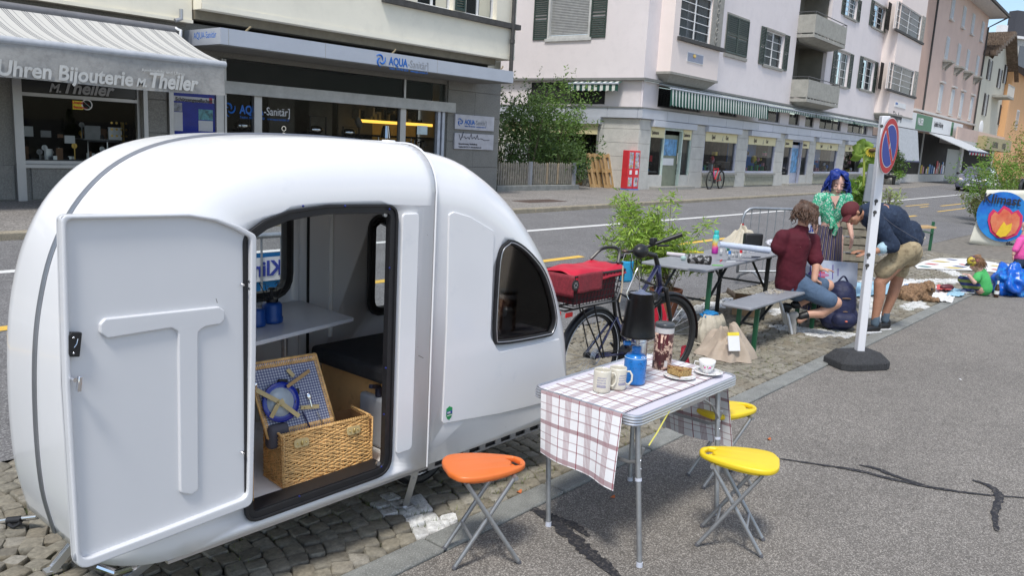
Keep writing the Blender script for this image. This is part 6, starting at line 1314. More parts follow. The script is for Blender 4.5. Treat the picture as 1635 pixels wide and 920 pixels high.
for s in (.088, .355):
 c = fo+bx*s+fz*(BH*.80)-by*.010; Mx = Matrix(((bx.x, fz.x, -by.x, c.x), (bx.y, fz.y, -by.y, c.y), (bx.z, fz.z, -by.z, c.z), (0, 0, 0, 1)))
 tb_ = pobj('latch_tab', rpoly([(-.036, -.019), (.036, -.019), (.036, .019), (-.036, .019)], .014), [], .004, Mx, M_lea2, bk, bevel=.001)
 for x in (-.021, .021): obj('rivet', MB().ell(c+bx*x-by*.005, .004, 8, 6), M_brass, tb_)
 obj('turn_clasp', MB().ell(c-by*.007, (.006, .005, .011), 10, 8), M_brass, tb_)
# lid, leaning back
LH = .335; lb = BMx @ Vector((-.005, .06, BH-.02)); LQ = 0; lu = (Vector((0, 0, 1))*cos(.28)+by*sin(.28)+bx*-.16).normalized(); ln = bx.cross(lu).normalized(); LW = BW-.12; lb = lb-bx*.035+by*.01
if ln.dot(by) > 0: ln = -ln
M_ging = striped('blue_gingham', (.60, .62, .66), [(0, .0125, [(0, .0075)], (.03, .04, .16), .62), (1, .0125, [(0, .0075)], (.03, .04, .16), .62)], coord='UV')
lp = lambda a, b, c=0: lb+bx*a+lu*b+ln*c
obj('lid_lining', MB().grid(lambda u, v: tuple(lp(LW*u, LH*v, .004)), 2, 2, lambda u, v: (LW*u, LH*v)), M_ging, bk); obj('lid_back', MB().add([tuple(lp(a, b, c)) for a, b, c in ((0, 0, -.004), (LW, 0, -.004), (LW, LH, -.004), (0, LH, -.004))], [(0, 1, 2, 3)]), M_wickd, bk)
def bind(a, b, dirv, nm='lid_border'):
 mb = MB(); n = int((b-a).length/.0085)
 for i in range(n): c = a.lerp(b, (i+.5)/n); mb.tube([c, c+dirv*.03+ln*.004], .0042, 5)
 mb.tube([a+ln*.003, b+ln*.003], .006, 6); return obj(nm, mb, M_wick, bk, kind='stuff', smooth='all')
bind(lp(0, LH), lp(LW, LH), -lu); bind(lp(0, .0), lp(LW, 0), lu); bind(lp(LW, 0), lp(LW, LH), -bx*.6); bind(lp(0, 0), lp(0, LH), bx*.6)
def lstrap(pts, w_, m, nm='strap', par=None):
 mb = MB()
 for a, b in zip(pts, pts[1:]): mb.bar(lp(*a), lp(*b), w_, .003, up=ln)
 return obj(nm, mb, m, par or bk, bevel=.0006)
# pixel -> lid coordinates
def LPX(px, py, h=.0):
 d = Vector(ray(px, py)); o = Vector((0, 0, CAM_H)); q = o+d*(((lb+ln*h)-o).dot(ln)/d.dot(ln)); return ((q-lb).dot(bx), (q-lb).dot(lu), h)
pp = LPX(454, 634, .012); dish = lp(*pp); MQ = Matrix(((bx.x, lu.x, ln.x, dish.x), (bx.y, lu.y, ln.y, dish.y), (bx.z, lu.z, ln.z, dish.z), (0, 0, 0, 1)))
# make the disc round: orthonormal frame
vy_ = ln.cross(bx).normalized(); MQ = Matrix(((bx.x, vy_.x, ln.x, dish.x), (bx.y, vy_.y, ln.y, dish.y), (bx.z, vy_.z, ln.z, dish.z), (0, 0, 0, 1)))
PRr = .088; plt = thing('picnic_plate', 'white plate with wide blue rim strapped inside the basket lid', 'plate', tuple(dish))
obj('plate_rim', MB().lathe([(PRr*.70, 0), (PRr, .010), (PRr, .012), (PRr*.70, .003)], n=40, M=MQ), mat('cobalt_glaze', (.012, .03, .30), .2, coat=.4), plt, smooth='all'); obj('plate_centre', MB().lathe([(.001, .002), (PRr*.72, .003), (PRr*.72, .0045), (.001, .0035)], n=40, M=MQ), mat('pale_glaze', (.50, .56, .60), .2, coat=.4), plt, smooth='all')
lstrap([LPX(421, 619, .03), LPX(456, 636, .034), LPX(480, 655, .03)], .020, M_lea2); b_ = lstrap([LPX(437, 664, .02), LPX(450, 640, .036), LPX(460, 630, .036)], .020, M_lea2)
for q in ((452, 635), (455, 641)): obj('rivet', MB().ell(lp(*LPX(*q, .040)), .004, 8, 6), M_brass, b_)
lstrap([LPX(505, 572, .02), LPX(468, 606, .03)], .016, M_lea); lstrap([LPX(472, 575, .012), LPX(480, 586, .016)], .018, M_lea2); lb2 = lstrap([LPX(484, 639, .012), LPX(512, 632, .012)], .018, M_lea2)
for q in ((490, 638), (500, 635)): obj('rivet', MB().ell(lp(*LPX(*q, .016)), .003, 8, 6), M_brass, lb2)
for k, (q, a_) in enumerate((((414, 600), .1), ((419, 610), .2), ((412, 628), -.2), ((482, 612), 1.2), ((499, 617), 1.7))):
 c = lp(*LPX(*q, .016)); s_ = obj('spoon', MB().ell((0, 0, 0), (.011, .017, .004), 12, 8, Matrix.Translation(c) @ MQ.to_3x3().to_4x4() @ Matrix.Rotation(a_+pi/2, 4, 'Z')).tube([c, c+(bx*cos(a_)+vy_*sin(a_))*-.05], .003, 6), M_chrome if k != 3 else M_blk, None, ['steel spoon at the top left of the basket lid', 'steel spoon just above the plate rim in the basket lid', 'steel spoon left of the plate in the basket lid', 'dark handled spoon right of the plate in the basket lid', 'steel spoon at the right edge of the basket lid'][k], 'spoon')
obj('corkscrew', MB().cyl(lp(*LPX(456, 597, .016)), lp(*LPX(469, 595, .016)), .007), M_blk, None, 'black handled corkscrew strapped above the plate in the basket lid', 'corkscrew')
obj('knife', MB().bar(lp(*LPX(486, 645, .014)), lp(*LPX(494, 672, .014)), .008, .004), mat('navy_handle', (.01, .015, .08), .4), None, 'dark blue knife handle right of the plate in the basket lid', 'knife'); obj('knife', MB().bar(lp(*LPX(508, 642, .014)), lp(*LPX(516, 665, .014)), .006, .003), M_alu, None, 'slim steel knife at the right border of the basket lid', 'knife')
obj('food_pouch', MB().box((-.04, .05, .16), (.06, .11, .27), BMx), mat('grey_pouch', (.09, .085, .10), .8), None, 'dark grey padded pouch at the left of the basket', 'pouch', bevel=.02)
# water canister on the floor behind the basket
wc = Vector((2.58, 3.0, .357)); cn_ = thing('water_canister', 'translucent white water canister with dark tap, beside the basket', 'canister', tuple(wc)); cn_['label'] = 'white water canister with dark tap, between basket and bench'
obj('canister_body', MB().box((wc.x-.05, wc.y-.1, wc.z), (wc.x+.05, wc.y+.1, wc.z+.26)), mat('milky_plastic', (.45, .47, .50), .3), cn_, bevel=.02, seg=3); obj('tap', MB().cyl(wc+Vector((-.03, -.03, .26)), wc+Vector((-.03, -.03, .31)), .018).bar(wc+Vector((-.03, -.03, .31)), wc+Vector((-.10, -.05, .33)), .02), mat('navy_plastic', (.02, .025, .05), .4), cn_, bevel=.003); obj('handle', MB().tube([wc+Vector((.03, -.06, .25)), wc+Vector((.03, -.05, .31)), wc+Vector((.03, .02, .31)), wc+Vector((.03, .03, .25))], .010, 8), MATS['milky_plastic'], cn_)
# gas lantern cookers on the inner table
def cooker(px, py, label, top=True, s=1.0):
 c = G(px, py, .987); t = thing('gas_cooker', label, 'camping stove', tuple(c)); m = mat('deep_gas_blue', (.01, .07, .30), .35)
 obj('canister', MB().lathe([(.050*s, 0), (.052*s, .004), (.052*s, .025), (.048*s, .03), (.047*s, .085*s), (.040*s, .095*s), (.001, .097*s)], tuple(c), 30), m, t, smooth='all')
 if top:
  obj('burner', MB().cyl(c+Vector((0, 0, .095)), c+Vector((0, 0, .16)), .008).cyl(c+Vector((0, 0, .16)), c+Vector((0, 0, .167)), .022, .012).cyl(c+Vector((0, 0, .10)), c+Vector((0, 0, .115)), .03).cyl(c+Vector((-.04, 0, .115)), c+Vector((0, 0, .115)), .010), M_blk, t)
  for k in range(4): a = k*pi/2+.5; u = Vector((cos(a), sin(a), 0)); obj('pot_support', MB().tube([c+u*.02+Vector((0, 0, .10)), c+u*.065+Vector((0, 0, .185)), c+u*.03+Vector((0, 0, .178))], .0022, 5), M_blk, t)
 return t
cooker(434, 514, 'blue gas cooker with wire pot supports on the caravan table'); cooker(409, 520, 'blue gas canister at the door edge on the caravan table', False, .85)
# fallen leaves and scraps
lf = mat('autumn_leaf', (.45, .12, .03), .7, var=.3, scale=50)
for k, (px, py, l) in enumerate(((1228, 702, 'red brown fallen leaf on the footpath behind the near yellow stool'), (978, 795, 'small orange leaf under the camping table'), (829, 786, 'brown leaf on the cobbles right of the orange stool'), (256, 273, 'thin dry leaf lying on the caravan roof'))):
 c = G(px, py, .003) if k < 3 else PY(px, py, 2.98)
 s = .02 if k < 3 else .014
 if k == 3: c.z += .004
 obj('fallen_leaf', MB().grid(lambda u, v: (c.x+(u-.5)*s*2, c.y+(v-.5)*s*(1.4-abs(u-.5)*2), c.z+.006*cos(u*6)+.004*v), 6, 4), lf, None, l, 'leaf', smooth='all')
obj('paper_scrap', MB().box((0, 0, 0), (.035, .012, .002), Matrix.Translation(G(1536, 607, .002)) @ Matrix.Rotation(.6, 4, 'Z')), M_wp, None, 'small white paper scrap on the footpath', 'paper scrap')
# ================================================================ MIDDLE DISTANCE
# ---- electric bicycle behind the caravan
M_fr = mat('violet_frame_paint', (.035, .035, .10), .25, .3, var=.1, coat=.6); M_bk = mat('black_parts', (.012, .012, .013), .4, var=.2, scale=30); M_ty = mat('tyre_rubber', (.018, .018, .018), .8, bump=.6, bscale=120)
bike = thing('electric_bicycle', 'dark violet electric bicycle with red covered basket behind the caravan', 'bicycle', (5.4, 3.28, 0))
def wheel(par, c, d, R=.335, spokes=28, tyre=.026, m_rim=None):
 """wheel of centre c in the vertical plane of direction d"""
 c = Vector(c); d = Vector(d).normalized(); n = Vector((d.y, -d.x, 0)); pt = lambda r, a: c+d*r*cos(a)+Vector((0, 0, r*sin(a)))
 w_ = obj('wheel', MB().tube([pt(R, a*pi/24) for a in range(48)], tyre, 8, closed=True), M_ty, par, smooth='all'); obj('rim', MB().tube([pt(R-tyre*1.15, a*pi/24) for a in range(48)], tyre*.42, 6, closed=True), m_rim or M_bk, w_, smooth='all')
 mb = MB()
 for k in range(spokes): a = k*2*pi/spokes; mb.tube([c+n*(.03 if k % 2 else -.03)+d*.02*cos(a+1.3)+Vector((0, 0, .02*sin(a+1.3))), pt(R-tyre*1.2, a)], .0013, 4)
 obj('spokes', mb, M_steel, w_, kind='stuff'); obj('hub', MB().cyl(c-n*.05, c+n*.05, .022), M_bk, w_); return w_
rc, fc = Vector((4.86, 3.30, .36)), Vector((5.86, 3.25, .36)); bd = Vector((1, -.04, 0)).normalized(); fd = Vector((1, -.25, 0)).normalized()
obj('reflective_line', MB().tube([rc+bd*.322*cos(a*pi/24)+Vector((0, -.022, .322*sin(a*pi/24))) for a in range(48)], .003, 4, closed=True), M_wp, bike); wheel(bike, rc, bd); wheel(bike, fc, fd)
arc = lambda c, d, R, a0, a1, n=20: [c+d*R*cos(a0+(a1-a0)*i/n)+Vector((0, 0, R*sin(a0+(a1-a0)*i/n))) for i in range(n+1)]
def fender(c, d, R, a0, a1):
 n = Vector((d.y, -d.x, 0)); P = arc(c, d, R, a0, a1, 24); mb = MB().grid(lambda u, v: tuple(P[round(u*24)]+n*(v-.5)*.062+(c-P[round(u*24)]).normalized()*(.018*(2*v-1)**2)), 24, 6); return obj('mudguard', mb, M_bk, bike, solid=.003, smooth='all')
fender(rc, bd, .375, .15, 3.35); fender(fc, fd, .385, -.12, 2.2)
bb = Vector((5.37, 3.28, .30)); hs_, hb = Vector((5.66, 3.26, .98)), Vector((5.72, 3.255, .80)); st_t, st_b = Vector((5.02, 3.285, 1.0)), Vector((5.14, 3.285, .62))
obj('frame', MB().tube([hs_, hb], .024, 12).tube([hb, bb], .028, 12).tube([hs_, Vector((5.22, 3.28, .50))], .020, 12).tube([st_b, bb], .018, 10).tube([bb, rc+Vector((0, .05, 0))], .011, 8).tube([bb, rc-Vector((0, .05, 0))], .011, 8).tube([Vector((5.12, 3.29, .62)), rc+Vector((0, .05, 0))], .010, 8).tube([Vector((5.12, 3.27, .62)), rc-Vector((0, .05, 0))], .010, 8), M_fr, bike, smooth='all')
obj('battery', MB().bar(hb.lerp(bb, .15)+Vector((-.02, 0, .035)), hb.lerp(bb, .75)+Vector((-.02, 0, .035)), .07, .06), M_bk, bike, bevel=.012); obj('motor', MB().cyl(bb+Vector((0, -.06, -.02)), bb+Vector((0, .06, -.02)), .085, n=20), M_bk, bike, bevel=.01)
nf = Vector((fd.y, -fd.x, 0))
for s in (-1, 1): obj('fork', MB().tube([hb+nf*.055*s+Vector((.02, 0, -.02)), fc+nf*.055*s+Vector((-.02, 0, .18)), fc+nf*.055*s], [.019, .017, .012], 10), M_bk, bike)
obj('fork_crown', MB().bar(hb+nf*.07+Vector((.02, 0, -.02)), hb-nf*.07+Vector((.02, 0, -.02)), .04), M_bk, bike, bevel=.01); obj('seat_post', MB().cyl(st_b, st_t, .015), M_bk, bike)
ch = MB().tube([bb+Vector((.08*cos(a), -.075, -.02+.08*sin(a))) for a in [i*pi/8 for i in range(16)]], .006, 5, closed=True).tube([bb+Vector((0, -.075, .055)), rc+Vector((0, -.05, .03))], .004, 5).tube([bb+Vector((0, -.075, -.09)), rc+Vector((0.02, -.05, -.12))], .004, 5); obj('chain', ch, M_bk, bike)
for k, r in enumerate((.06, .052, .044, .036)): obj('cassette', MB().tube([rc+Vector((r*cos(a), -.045-.006*k, r*sin(a))) for a in [i*pi/10 for i in range(20)]], .003, 4, closed=True), M_steel, bike)
obj('crank', MB().bar(bb+Vector((0, -.1, -.02)), bb+Vector((.12, -.1, -.12)), .02, .012), M_bk, bike); obj('pedal', MB().box((bb.x+.08, bb.y-.2, bb.z-.14), (bb.x+.17, bb.y-.11, bb.z-.115)), M_bk, bike); obj('crank', MB().bar(bb+Vector((0, .1, -.02)), bb+Vector((-.12, .1, .08)), .02, .012), M_bk, bike)
obj('saddle', MB().ell((4.99, 3.285, 1.03), (.13, .06, .03)).ell((5.10, 3.285, 1.03), (.09, .025, .022)), M_bk, bike, smooth='all')
# handlebar
gr, gl, cb_ = PD(1089, 374, 6.28), PD(986, 412, 6.30), PD(1022, 398, 6.28)
obj('handlebar', MB().tube([gl, gl.lerp(cb_, .5)+Vector((0, 0, .015)), cb_, cb_.lerp(gr, .35)+Vector((0, 0, .0)), gr], .013, 10), M_bk, bike); g1 = obj('grip', MB().tube([cb_.lerp(gr, .55), gr], .019, 12), M_bk, bike); obj('grip', MB().tube([gl, gl.lerp(cb_, .35)], .019, 12), M_bk, bike)
obj('brake_lever', MB().tube([cb_.lerp(gr, .42)+Vector((0, 0, -.02)), cb_.lerp(gr, .7)+Vector((0, 0, -.055))], .009, 8), M_bk, bike); obj('display', MB().box((-.03, -.02, -.02), (.03, .02, .03), Matrix.Translation(PD(1043, 386, 6.28))), M_bk, bike, bevel=.006)
obj('stem', MB().tube([hs_, Vector((5.62, 3.265, 1.06)), cb_+Vector((0, 0, -.02))], .020, 10), M_bk, bike); obj('bell', MB().ell(PD(998, 401, 6.2), (.03, .03, .015)), mat('bell_bronze', (.12, .09, .07), .4, .6), bike)
for k in range(3): obj('cable', MB().tube(spline([PD(1012+6*k, 400, 6.25), PD(1008+8*k, 425+8*k, 6.1), PD(1022+4*k, 448, 6.1), Vector((5.70, 3.25, .8))], 6), .004, 5), M_bk, bike)
hbag = obj('handlebar_bag', MB().ell((0, 0, 0), (.075, .055, .055), 16, 12, Matrix.Translation(PD(1023, 401, 6.15))), M_bk, None, 'small black pouch strapped to the bicycle handlebar', 'handlebar bag', smooth='all')
# rack and basket
obj('rack', MB().tube([(4.40, 3.22, .77), (5.05, 3.22, .77), (5.05, 3.36, .77), (4.40, 3.36, .77)], .007, 6, closed=True).tube([(4.5, 3.22, .77), (4.5, 3.36, .77)], .006, 6).tube([(4.75, 3.22, .77), (4.90, 3.20, .36)], .006, 6).tube([(4.75, 3.36, .77), (4.93, 3.36, .36)], .006, 6).tube([(4.6, 3.22, .77), (4.88, 3.2, .36)], .006, 6), M_bk, bike)
obj('reflector', MB().box((4.37, 3.24, .72), (4.39, 3.34, .765)).box((4.39, 3.20, .725), (4.47, 3.21, .76)), mat('red_reflector', (.7, .01, .01), .2), bike, bevel=.006)
bq = thing('rear_basket', 'black mesh bicycle basket on the rear rack, filled with a red cover', 'basket', (4.7, 3.28, .78)); M_mesh = mat('black_mesh', (.02, .018, .018), .7)
x0, x1, y0, y1, z0, z1 = 4.33, 4.93, 3.10, 3.44, .82, 1.03
mb = MB()
for i in range(15): x = x0+.04+(x1-x0-.08)*i/14; mb.tube([(x, y0+.03, z0), (x0+(x1-x0)*i/14, y0, z1)], .003, 4).tube([(x, y1-.03, z0), (x0+(x1-x0)*i/14, y1, z1)], .003, 4)
for j in range(6): t = j/5; z = z0+(z1-z0)*t; e = .04*(1-t); mb.tube([(x0+e, y0+e*.7, z), (x1-e, y0+e*.7, z), (x1-e, y1-e*.7, z), (x0+e, y1-e*.7, z)], .003, 4, closed=True)
for i in range(10): y = y0+(y1-y0)*i/9; mb.tube([(x0+.04, y, z0), (x0, y, z1)], .003, 4).tube([(x1-.04, y, z0), (x1, y, z1)], .003, 4)
obj('wire_mesh', mb, M_mesh, bq, kind='stuff'); obj('basket_rim', MB().tube([(x0, y0, z1), (x1, y0, z1), (x1, y1, z1), (x0, y1, z1)], .009, 6, closed=True), M_mesh, bq)
red = mat('red_nylon', (.50, .008, .03), .5, var=.15, scale=6, bump=.4, bscale=12); dred = mat('dark_red_panel', (.22, .02, .03), .7, var=.3, scale=80)
obj('inner_lining', MB().box((x0+.05, y0+.035, z0+.01), (x1-.06, y1-.035, z1-.01)), mat('dim_red_lining', (.10, .01, .015), .8), bq)
def cov(u, v): x = x0-.01+(x1-x0+.0)*u; y = y0-.01+(y1-y0+.02)*v; return (x+.02, y, z1+.012+.045*sin(pi*min(1, v*1.05))*(1-.55*u)*(.3+.7*sin(pi*min(1, u*1.4+.15)))-.02*(1-u)**8-.05*max(0, abs(v-.5)*2-.75)/.25+.012*noise.noise((u*5, v*4, 2))+.05*max(0, u-.7))
obj('cover', MB().grid(cov, 36, 26), red, bq, solid=.004, smooth='all'); obj('cover_flap', MB().grid(lambda u, v: (x0+.01+(x1-x0)*(.47*u), y0-.014-.004*sin(u*9), z1+.02-.13*v*(1-.25*max(0, u-.9))), 14, 8), dred, bq, solid=.004, smooth='all')
obj('cover_flap', MB().grid(lambda u, v: (x0-.012, y0+(y1-y0)*u, z1+.01-.15*v), 10, 6), dred, bq, solid=.004, smooth='all'); p = PY(919, 456, y0-.02); em = obj('emblem', MB().cyl(p+Vector((0, .004, 0)), p-Vector((0, .002, 0)), .036, n=20), M_bk, bq)
for k in range(6): a = k*pi/3; obj('emblem_petal', MB().ell(p+Vector((.016*cos(a), -.003, .016*sin(a))), (.007, .002, .007), 8, 6), mat('grey_emblem', (.2, .2, .2), .5), em)
obj('cord', MB().tube([(x1-.05, y0-.012, z1+.03), (x1-.045, y0-.014, .9), (x1-.06, y0-.012, .80)], .006, 6), mat('cream_cord', (.5, .42, .3), .8), bq); obj('carry_strap', MB().tube(spline([(x1-.02, y0+.05, z1+.04), (x1+.05, y0+.1, z1+.13), (x1+.06, y1-.1, z1+.12), (x1-.02, y1-.05, z1+.04)], 6), .012, 6), M_bk, bq)
# face mask hanging from the bar
msk = obj('face_mask', MB().grid(lambda u, v: tuple(PD(992+20*u-3*v, 417+33*v, 6.15)+FWD*(-.02*sin(pi*u))), 8, 10), mat('mask_blue', (.02, .30, .55), .8, bump=.5, bscale=60), None, 'light blue face mask hanging from the bicycle handlebar', 'face mask', solid=.002, smooth='all')
msk['label'] = 'light blue face mask hanging from the bicycle handlebar'
obj('ear_loop', MB().tube([PD(994, 417, 6.15), PD(998, 405, 6.15), PD(1008, 405, 6.15), PD(1010, 418, 6.15)], .0015, 4), M_wp, msk); obj('ear_loop', MB().tube([PD(990, 450, 6.15), PD(992, 460, 6.15), PD(1001, 461, 6.15), PD(1004, 450, 6.15)], .0015, 4), M_wp, msk)
# red panniers showing behind the front fork
pn = obj('red_bag', MB().add([tuple(PD(a, b, 6.9)) for a, b in ((1040, 490), (1058, 482), (1068, 515), (1072, 545), (1045, 545))]+[tuple(PD(a, b, 7.15)) for a, b in ((1040, 490), (1058, 482), (1068, 515), (1072, 545), (1045, 545))], [(0, 1, 2, 3, 4), (9, 8, 7, 6, 5), (0, 5, 6, 1), (1, 6, 7, 2), (2, 7, 8, 3), (3, 8, 9, 4), (4, 9, 5, 0)]), red, None, 'red bag standing on the cobbles behind the front wheel of the bicycle', 'bag', smooth=False, bevel=.01)
obj('red_bag', MB().add([tuple(PD(a, b, d_)) for d_ in (6.9, 7.1) for a, b in ((1085, 580), (1088, 553), (1095, 551), (1102, 582))], [(0, 1, 2, 3), (7, 6, 5, 4), (0, 4, 5, 1), (1, 5, 6, 2), (2, 6, 7, 3)]), red, None, 'small red bag on the ground left of the front mudguard end', 'bag', smooth='all')
def drape(name, c, r, h, m, label, cat, seed=0):
 def f(u, v):
  a = 2*pi*u; n_ = noise.noise((cos(a)*2+seed, sin(a)*2, v)); R_ = r*v*(1+.45*n_+.09*sin(a*9+seed+4*v)*v); z = h*(1-v**2.4)*(1+.9*noise.noise((cos(a)*1.5, sin(a)*1.5+seed, v*2)))+.035*abs(sin(a*5+seed+3*v))*v*(1-v)*4
  return (c.x+R_*cos(a), c.y+R_*sin(a), c.z+max(.006, z))
 return obj(name, MB().grid(f, 80, 22), m, None, label, cat, smooth='all')
def sack(name, c, r, h, m, label, cat, seed=0):
 def f(u, v):
  a = 2*pi*u; w_ = 1+.16*noise.noise((cos(a)*1.6+seed, sin(a)*1.6, v*3))+.05*sin(a*11+seed+v*5)*(.3+v); k = (.82+.25*sin(pi*v**.8)-.32*max(0, v-.82)*4*.5); return (c.x+r*k*w_*cos(a)+.03*v*sin(v*3), c.y+r*.8*k*w_*sin(a), c.z+h*v)
 return obj(name, MB().grid(f, 70, 24), m, None, label, cat, smooth='all')
# ---- beer table and bench
M_gp = mat('grey_painted_board', (.25, .26, .28), .45, var=.08, scale=5, c2=(.34, .35, .37), cscale=14, thr=(.55, .75)); M_gl = mat('green_steel', (.015, .10, .045), .45); M_bs = mat('black_steel', (.015, .018, .018), .5)
def beer(name, label, cat, N, ang, L_, W_, H_, w1=None):
 t = thing(name, label, cat, (N[0], N[1], 0), ang); W = WM[t.name]
 obj('board', MB().prism(rpoly([(0, 0), (L_, 0), (L_, W_), (0, W_)], .03), H_-.028, H_, W), M_gp, t, bevel=.008)
 for k, x in enumerate((.30, L_-.30)):
  for y in (.06, W_-.06): 
   a, b = W @ Vector((x, y, 0)), W @ Vector((x, y, H_-.05)); obj('leg', MB().bar(a, b, .045, .025), M_gl if (k == 0 and y < .1) or H_ < .6 else M_bs, t, bevel=.003)
  obj('crosspiece', MB().bar(W @ Vector((x, .03, H_-.04)), W @ Vector((x, W_-.03, H_-.04)), .04, .03).bar(W @ Vector((x, .06, H_*.55)), W @ Vector((x, W_-.06, H_*.55)), .02), M_bs, t)
  s = 1 if k == 0 else -1
  for y in (.08, W_-.08): obj('stay', MB().bar(W @ Vector((x, y, H_*.5)), W @ Vector((x+s*.45, y, H_-.04)), .025, .012), M_bs, t)
 return t
btb = beer('beer_table', 'long grey folding beer table on green and black legs, covered with craft things', 'table', (7.06, 3.56), .055, 2.2, .68, .77)
bnc = beer('bench', 'grey folding bench on green legs beside the kneeling man', 'bench', (7.11, 3.07), .02, 2.2, .30, .48)
def T7(px, py, dz=.0): return G(px, py, .772+dz)
p = T7(1141, 405); bt = thing('water_bottle', 'turquoise, yellow and pink drinking bottle standing on the beer table', 'bottle', tuple(p))
grd = bpy.data.materials.new('bottle_gradient'); grd.use_nodes = True; n_ = grd.node_tree; tcn = _n(n_, 'ShaderNodeTexCoord'); sx_ = _n(n_, 'ShaderNodeSeparateXYZ'); n_.links.new(tcn.outputs['Generated'], sx_.inputs[0]); nn = _n(n_, 'ShaderNodeTexNoise', Scale=5.0, Detail=4.0); n_.links.new(tcn.outputs['Generated'], nn.inputs['Vector'])
ad = _n(n_, 'ShaderNodeMath', _operation='MULTIPLY_ADD'); n_.links.new(nn.outputs[0], ad.inputs[0]); ad.inputs[1].default_value = .35; n_.links.new(sx_.outputs[2], ad.inputs[2]); rr = n_.nodes.new('ShaderNodeValToRGB'); e = rr.color_ramp.elements; e[0].position = .3; e[0].color = (.40, .02, .30, 1); e[1].position = 1.0; e[1].color = (.05, .50, .50, 1)
for ps, cc in ((.5, (.7, .08, .35, 1)), (.68, (.75, .45, .05, 1)), (.86, (.45, .6, .35, 1))): q = e.new(ps); q.color = cc
n_.links.new(ad.outputs[0], rr.inputs[0]); n_.links.new(rr.outputs[0], n_.nodes['Principled BSDF'].inputs['Base Color']); n_.nodes['Principled BSDF'].inputs['Roughness'].default_value = .3
obj('bottle_body', MB().lathe([(.030, 0), (.034, .004), (.036, .02), (.036, .175), (.032, .20), (.024, .215)], tuple(p), 28), grd, bt, smooth='all'); obj('bottle_cap', MB().lathe([(.024, .213), (.026, .218), (.026, .255), (.022, .26), (.001, .26)], tuple(p), 24), mat('turquoise', (.04, .48, .46), .4), bt, smooth='all')
a, b = T7(1148, 392, .035), T7(1231, 399, .035); a, b = PD(1148, 390, 8.4), PD(1228, 400, 8.55)
obj('paper_roll', MB().tube([a, b], [.030, .036], 16), mat('pale_blue_paper', (.50, .55, .66), .7), None, 'long roll of pale blue paper lying along the back of the beer table', 'paper roll'); obj('roll_core', MB().tube([b, b+(b-a).normalized()*.002], .02, 12), MATS['navy_plastic'], bpy.data.objects['paper_roll'])
a, b = PD(1099, 413, 7.7), PD(1134, 416, 7.6); cm = mat('camouflage', (.30, .30, .30), .7, var=.1, c2=(.02, .02, .02), cscale=26, scale=18, thr=(.47, .5)); sp1 = obj('speaker', MB().tube([a, b], .045, 20), cm, None, 'cylindrical camouflage pattern speaker near the table edge', 'speaker', bevel=.006); obj('end_cap', MB().tube([b, b+(b-a).normalized()*.004], .043, 20), M_bk, sp1)
obj('eyeglass_case', MB().tube([T7(1065, 405, .02), T7(1094, 408, .02)], [.02, .022], 10), mat('pale_pink_white', (.55, .5, .52), .6), None, 'white and pink tube lying at the near left table end', 'tube'); obj('crumpled_paper', MB().ell((0, 0, 0), (.03, .03, .025), 12, 8, Matrix.Translation(T7(1091, 412, .025))), mat('pale_mint', (.35, .48, .45), .8, bump=1, bscale=60), None, 'crumpled mint green paper ball beside the speaker', 'paper ball')
obj('tag_strip', MB().box((-.05, -.015, 0), (.06, .015, .004), Matrix.Translation(T7(1145, 424)) @ Matrix.Rotation(-.7, 4, 'Z')), mat('lime', (.12, .5, .05), .5), None, 'bright green strip at the table edge right of the speaker', 'strip'); obj('yellow_folder', MB().box((-.12, -.05, 0), (.12, .05, .012), Matrix.Translation(T7(1105, 403)) @ Matrix.Rotation(-.5, 4, 'Z')), mat('folder_yellow', (.7, .55, .05), .6), None, 'yellow folder behind the speaker on the beer table', 'folder')
rs = random.Random(21); names = ['white', 'green capped', 'blue capped', 'grey', 'clear', 'red banded', 'teal banded', 'thin white']; capc = [M_wp, M_gl, cols[1], M_alu, M_steel, cols[0], MATS['turquoise'], M_wp]
for i, (px, py, h_) in enumerate(((1151, 408, .07), (1162, 407, .07), (1164, 414, .09), (1170, 410, .06), (1176, 411, .07), (1182, 413, .1), (1160, 402, .06), (1190, 404, .08))):
 q = T7(px, py); o_ = obj('paint_pot', MB().lathe([(.014, 0), (.015, h_*.6), (.014, h_*.62)], tuple(q), 14), M_wp if i % 2 else MATS['milky_plastic'], None, f'small {names[i]} paint pot among the craft things on the beer table', 'paint pot', smooth='all'); obj('pot_cap', MB().lathe([(.0155, h_*.62), (.0155, h_), (.001, h_)], tuple(q), 14), capc[i], o_)
for i, (px, py, a_, m) in enumerate(((1150, 417, .3, cols[0]), (1160, 418, -.5, M_wp), (1200, 410, -.6, MATS['navy_plastic']), (1188, 399, .5, cols[0]))): obj('marker_pen', MB().tube([T7(px, py, .006), T7(px, py, .006)+Vector((.11*cos(a_), .11*sin(a_), 0))], .006, 8), m, None, ['red marker pen lying at the foot of the bottle', 'white marker pen lying near the table edge', 'dark blue pen lying at the right table edge', 'red marker pen in front of the paper roll'][i], 'pen')
obj('open_notebook', MB().box((-.12, -.08, 0), (.12, .08, .01), Matrix.Translation(T7(1195, 401)) @ Matrix.Rotation(.4, 4, 'Z')), mat('paper_print', (.55, .55, .58), .7, c2=(.2, .25, .4), cscale=60, thr=(.55, .6)), None, 'open printed leaflet on the beer table in front of the roll', 'leaflet')
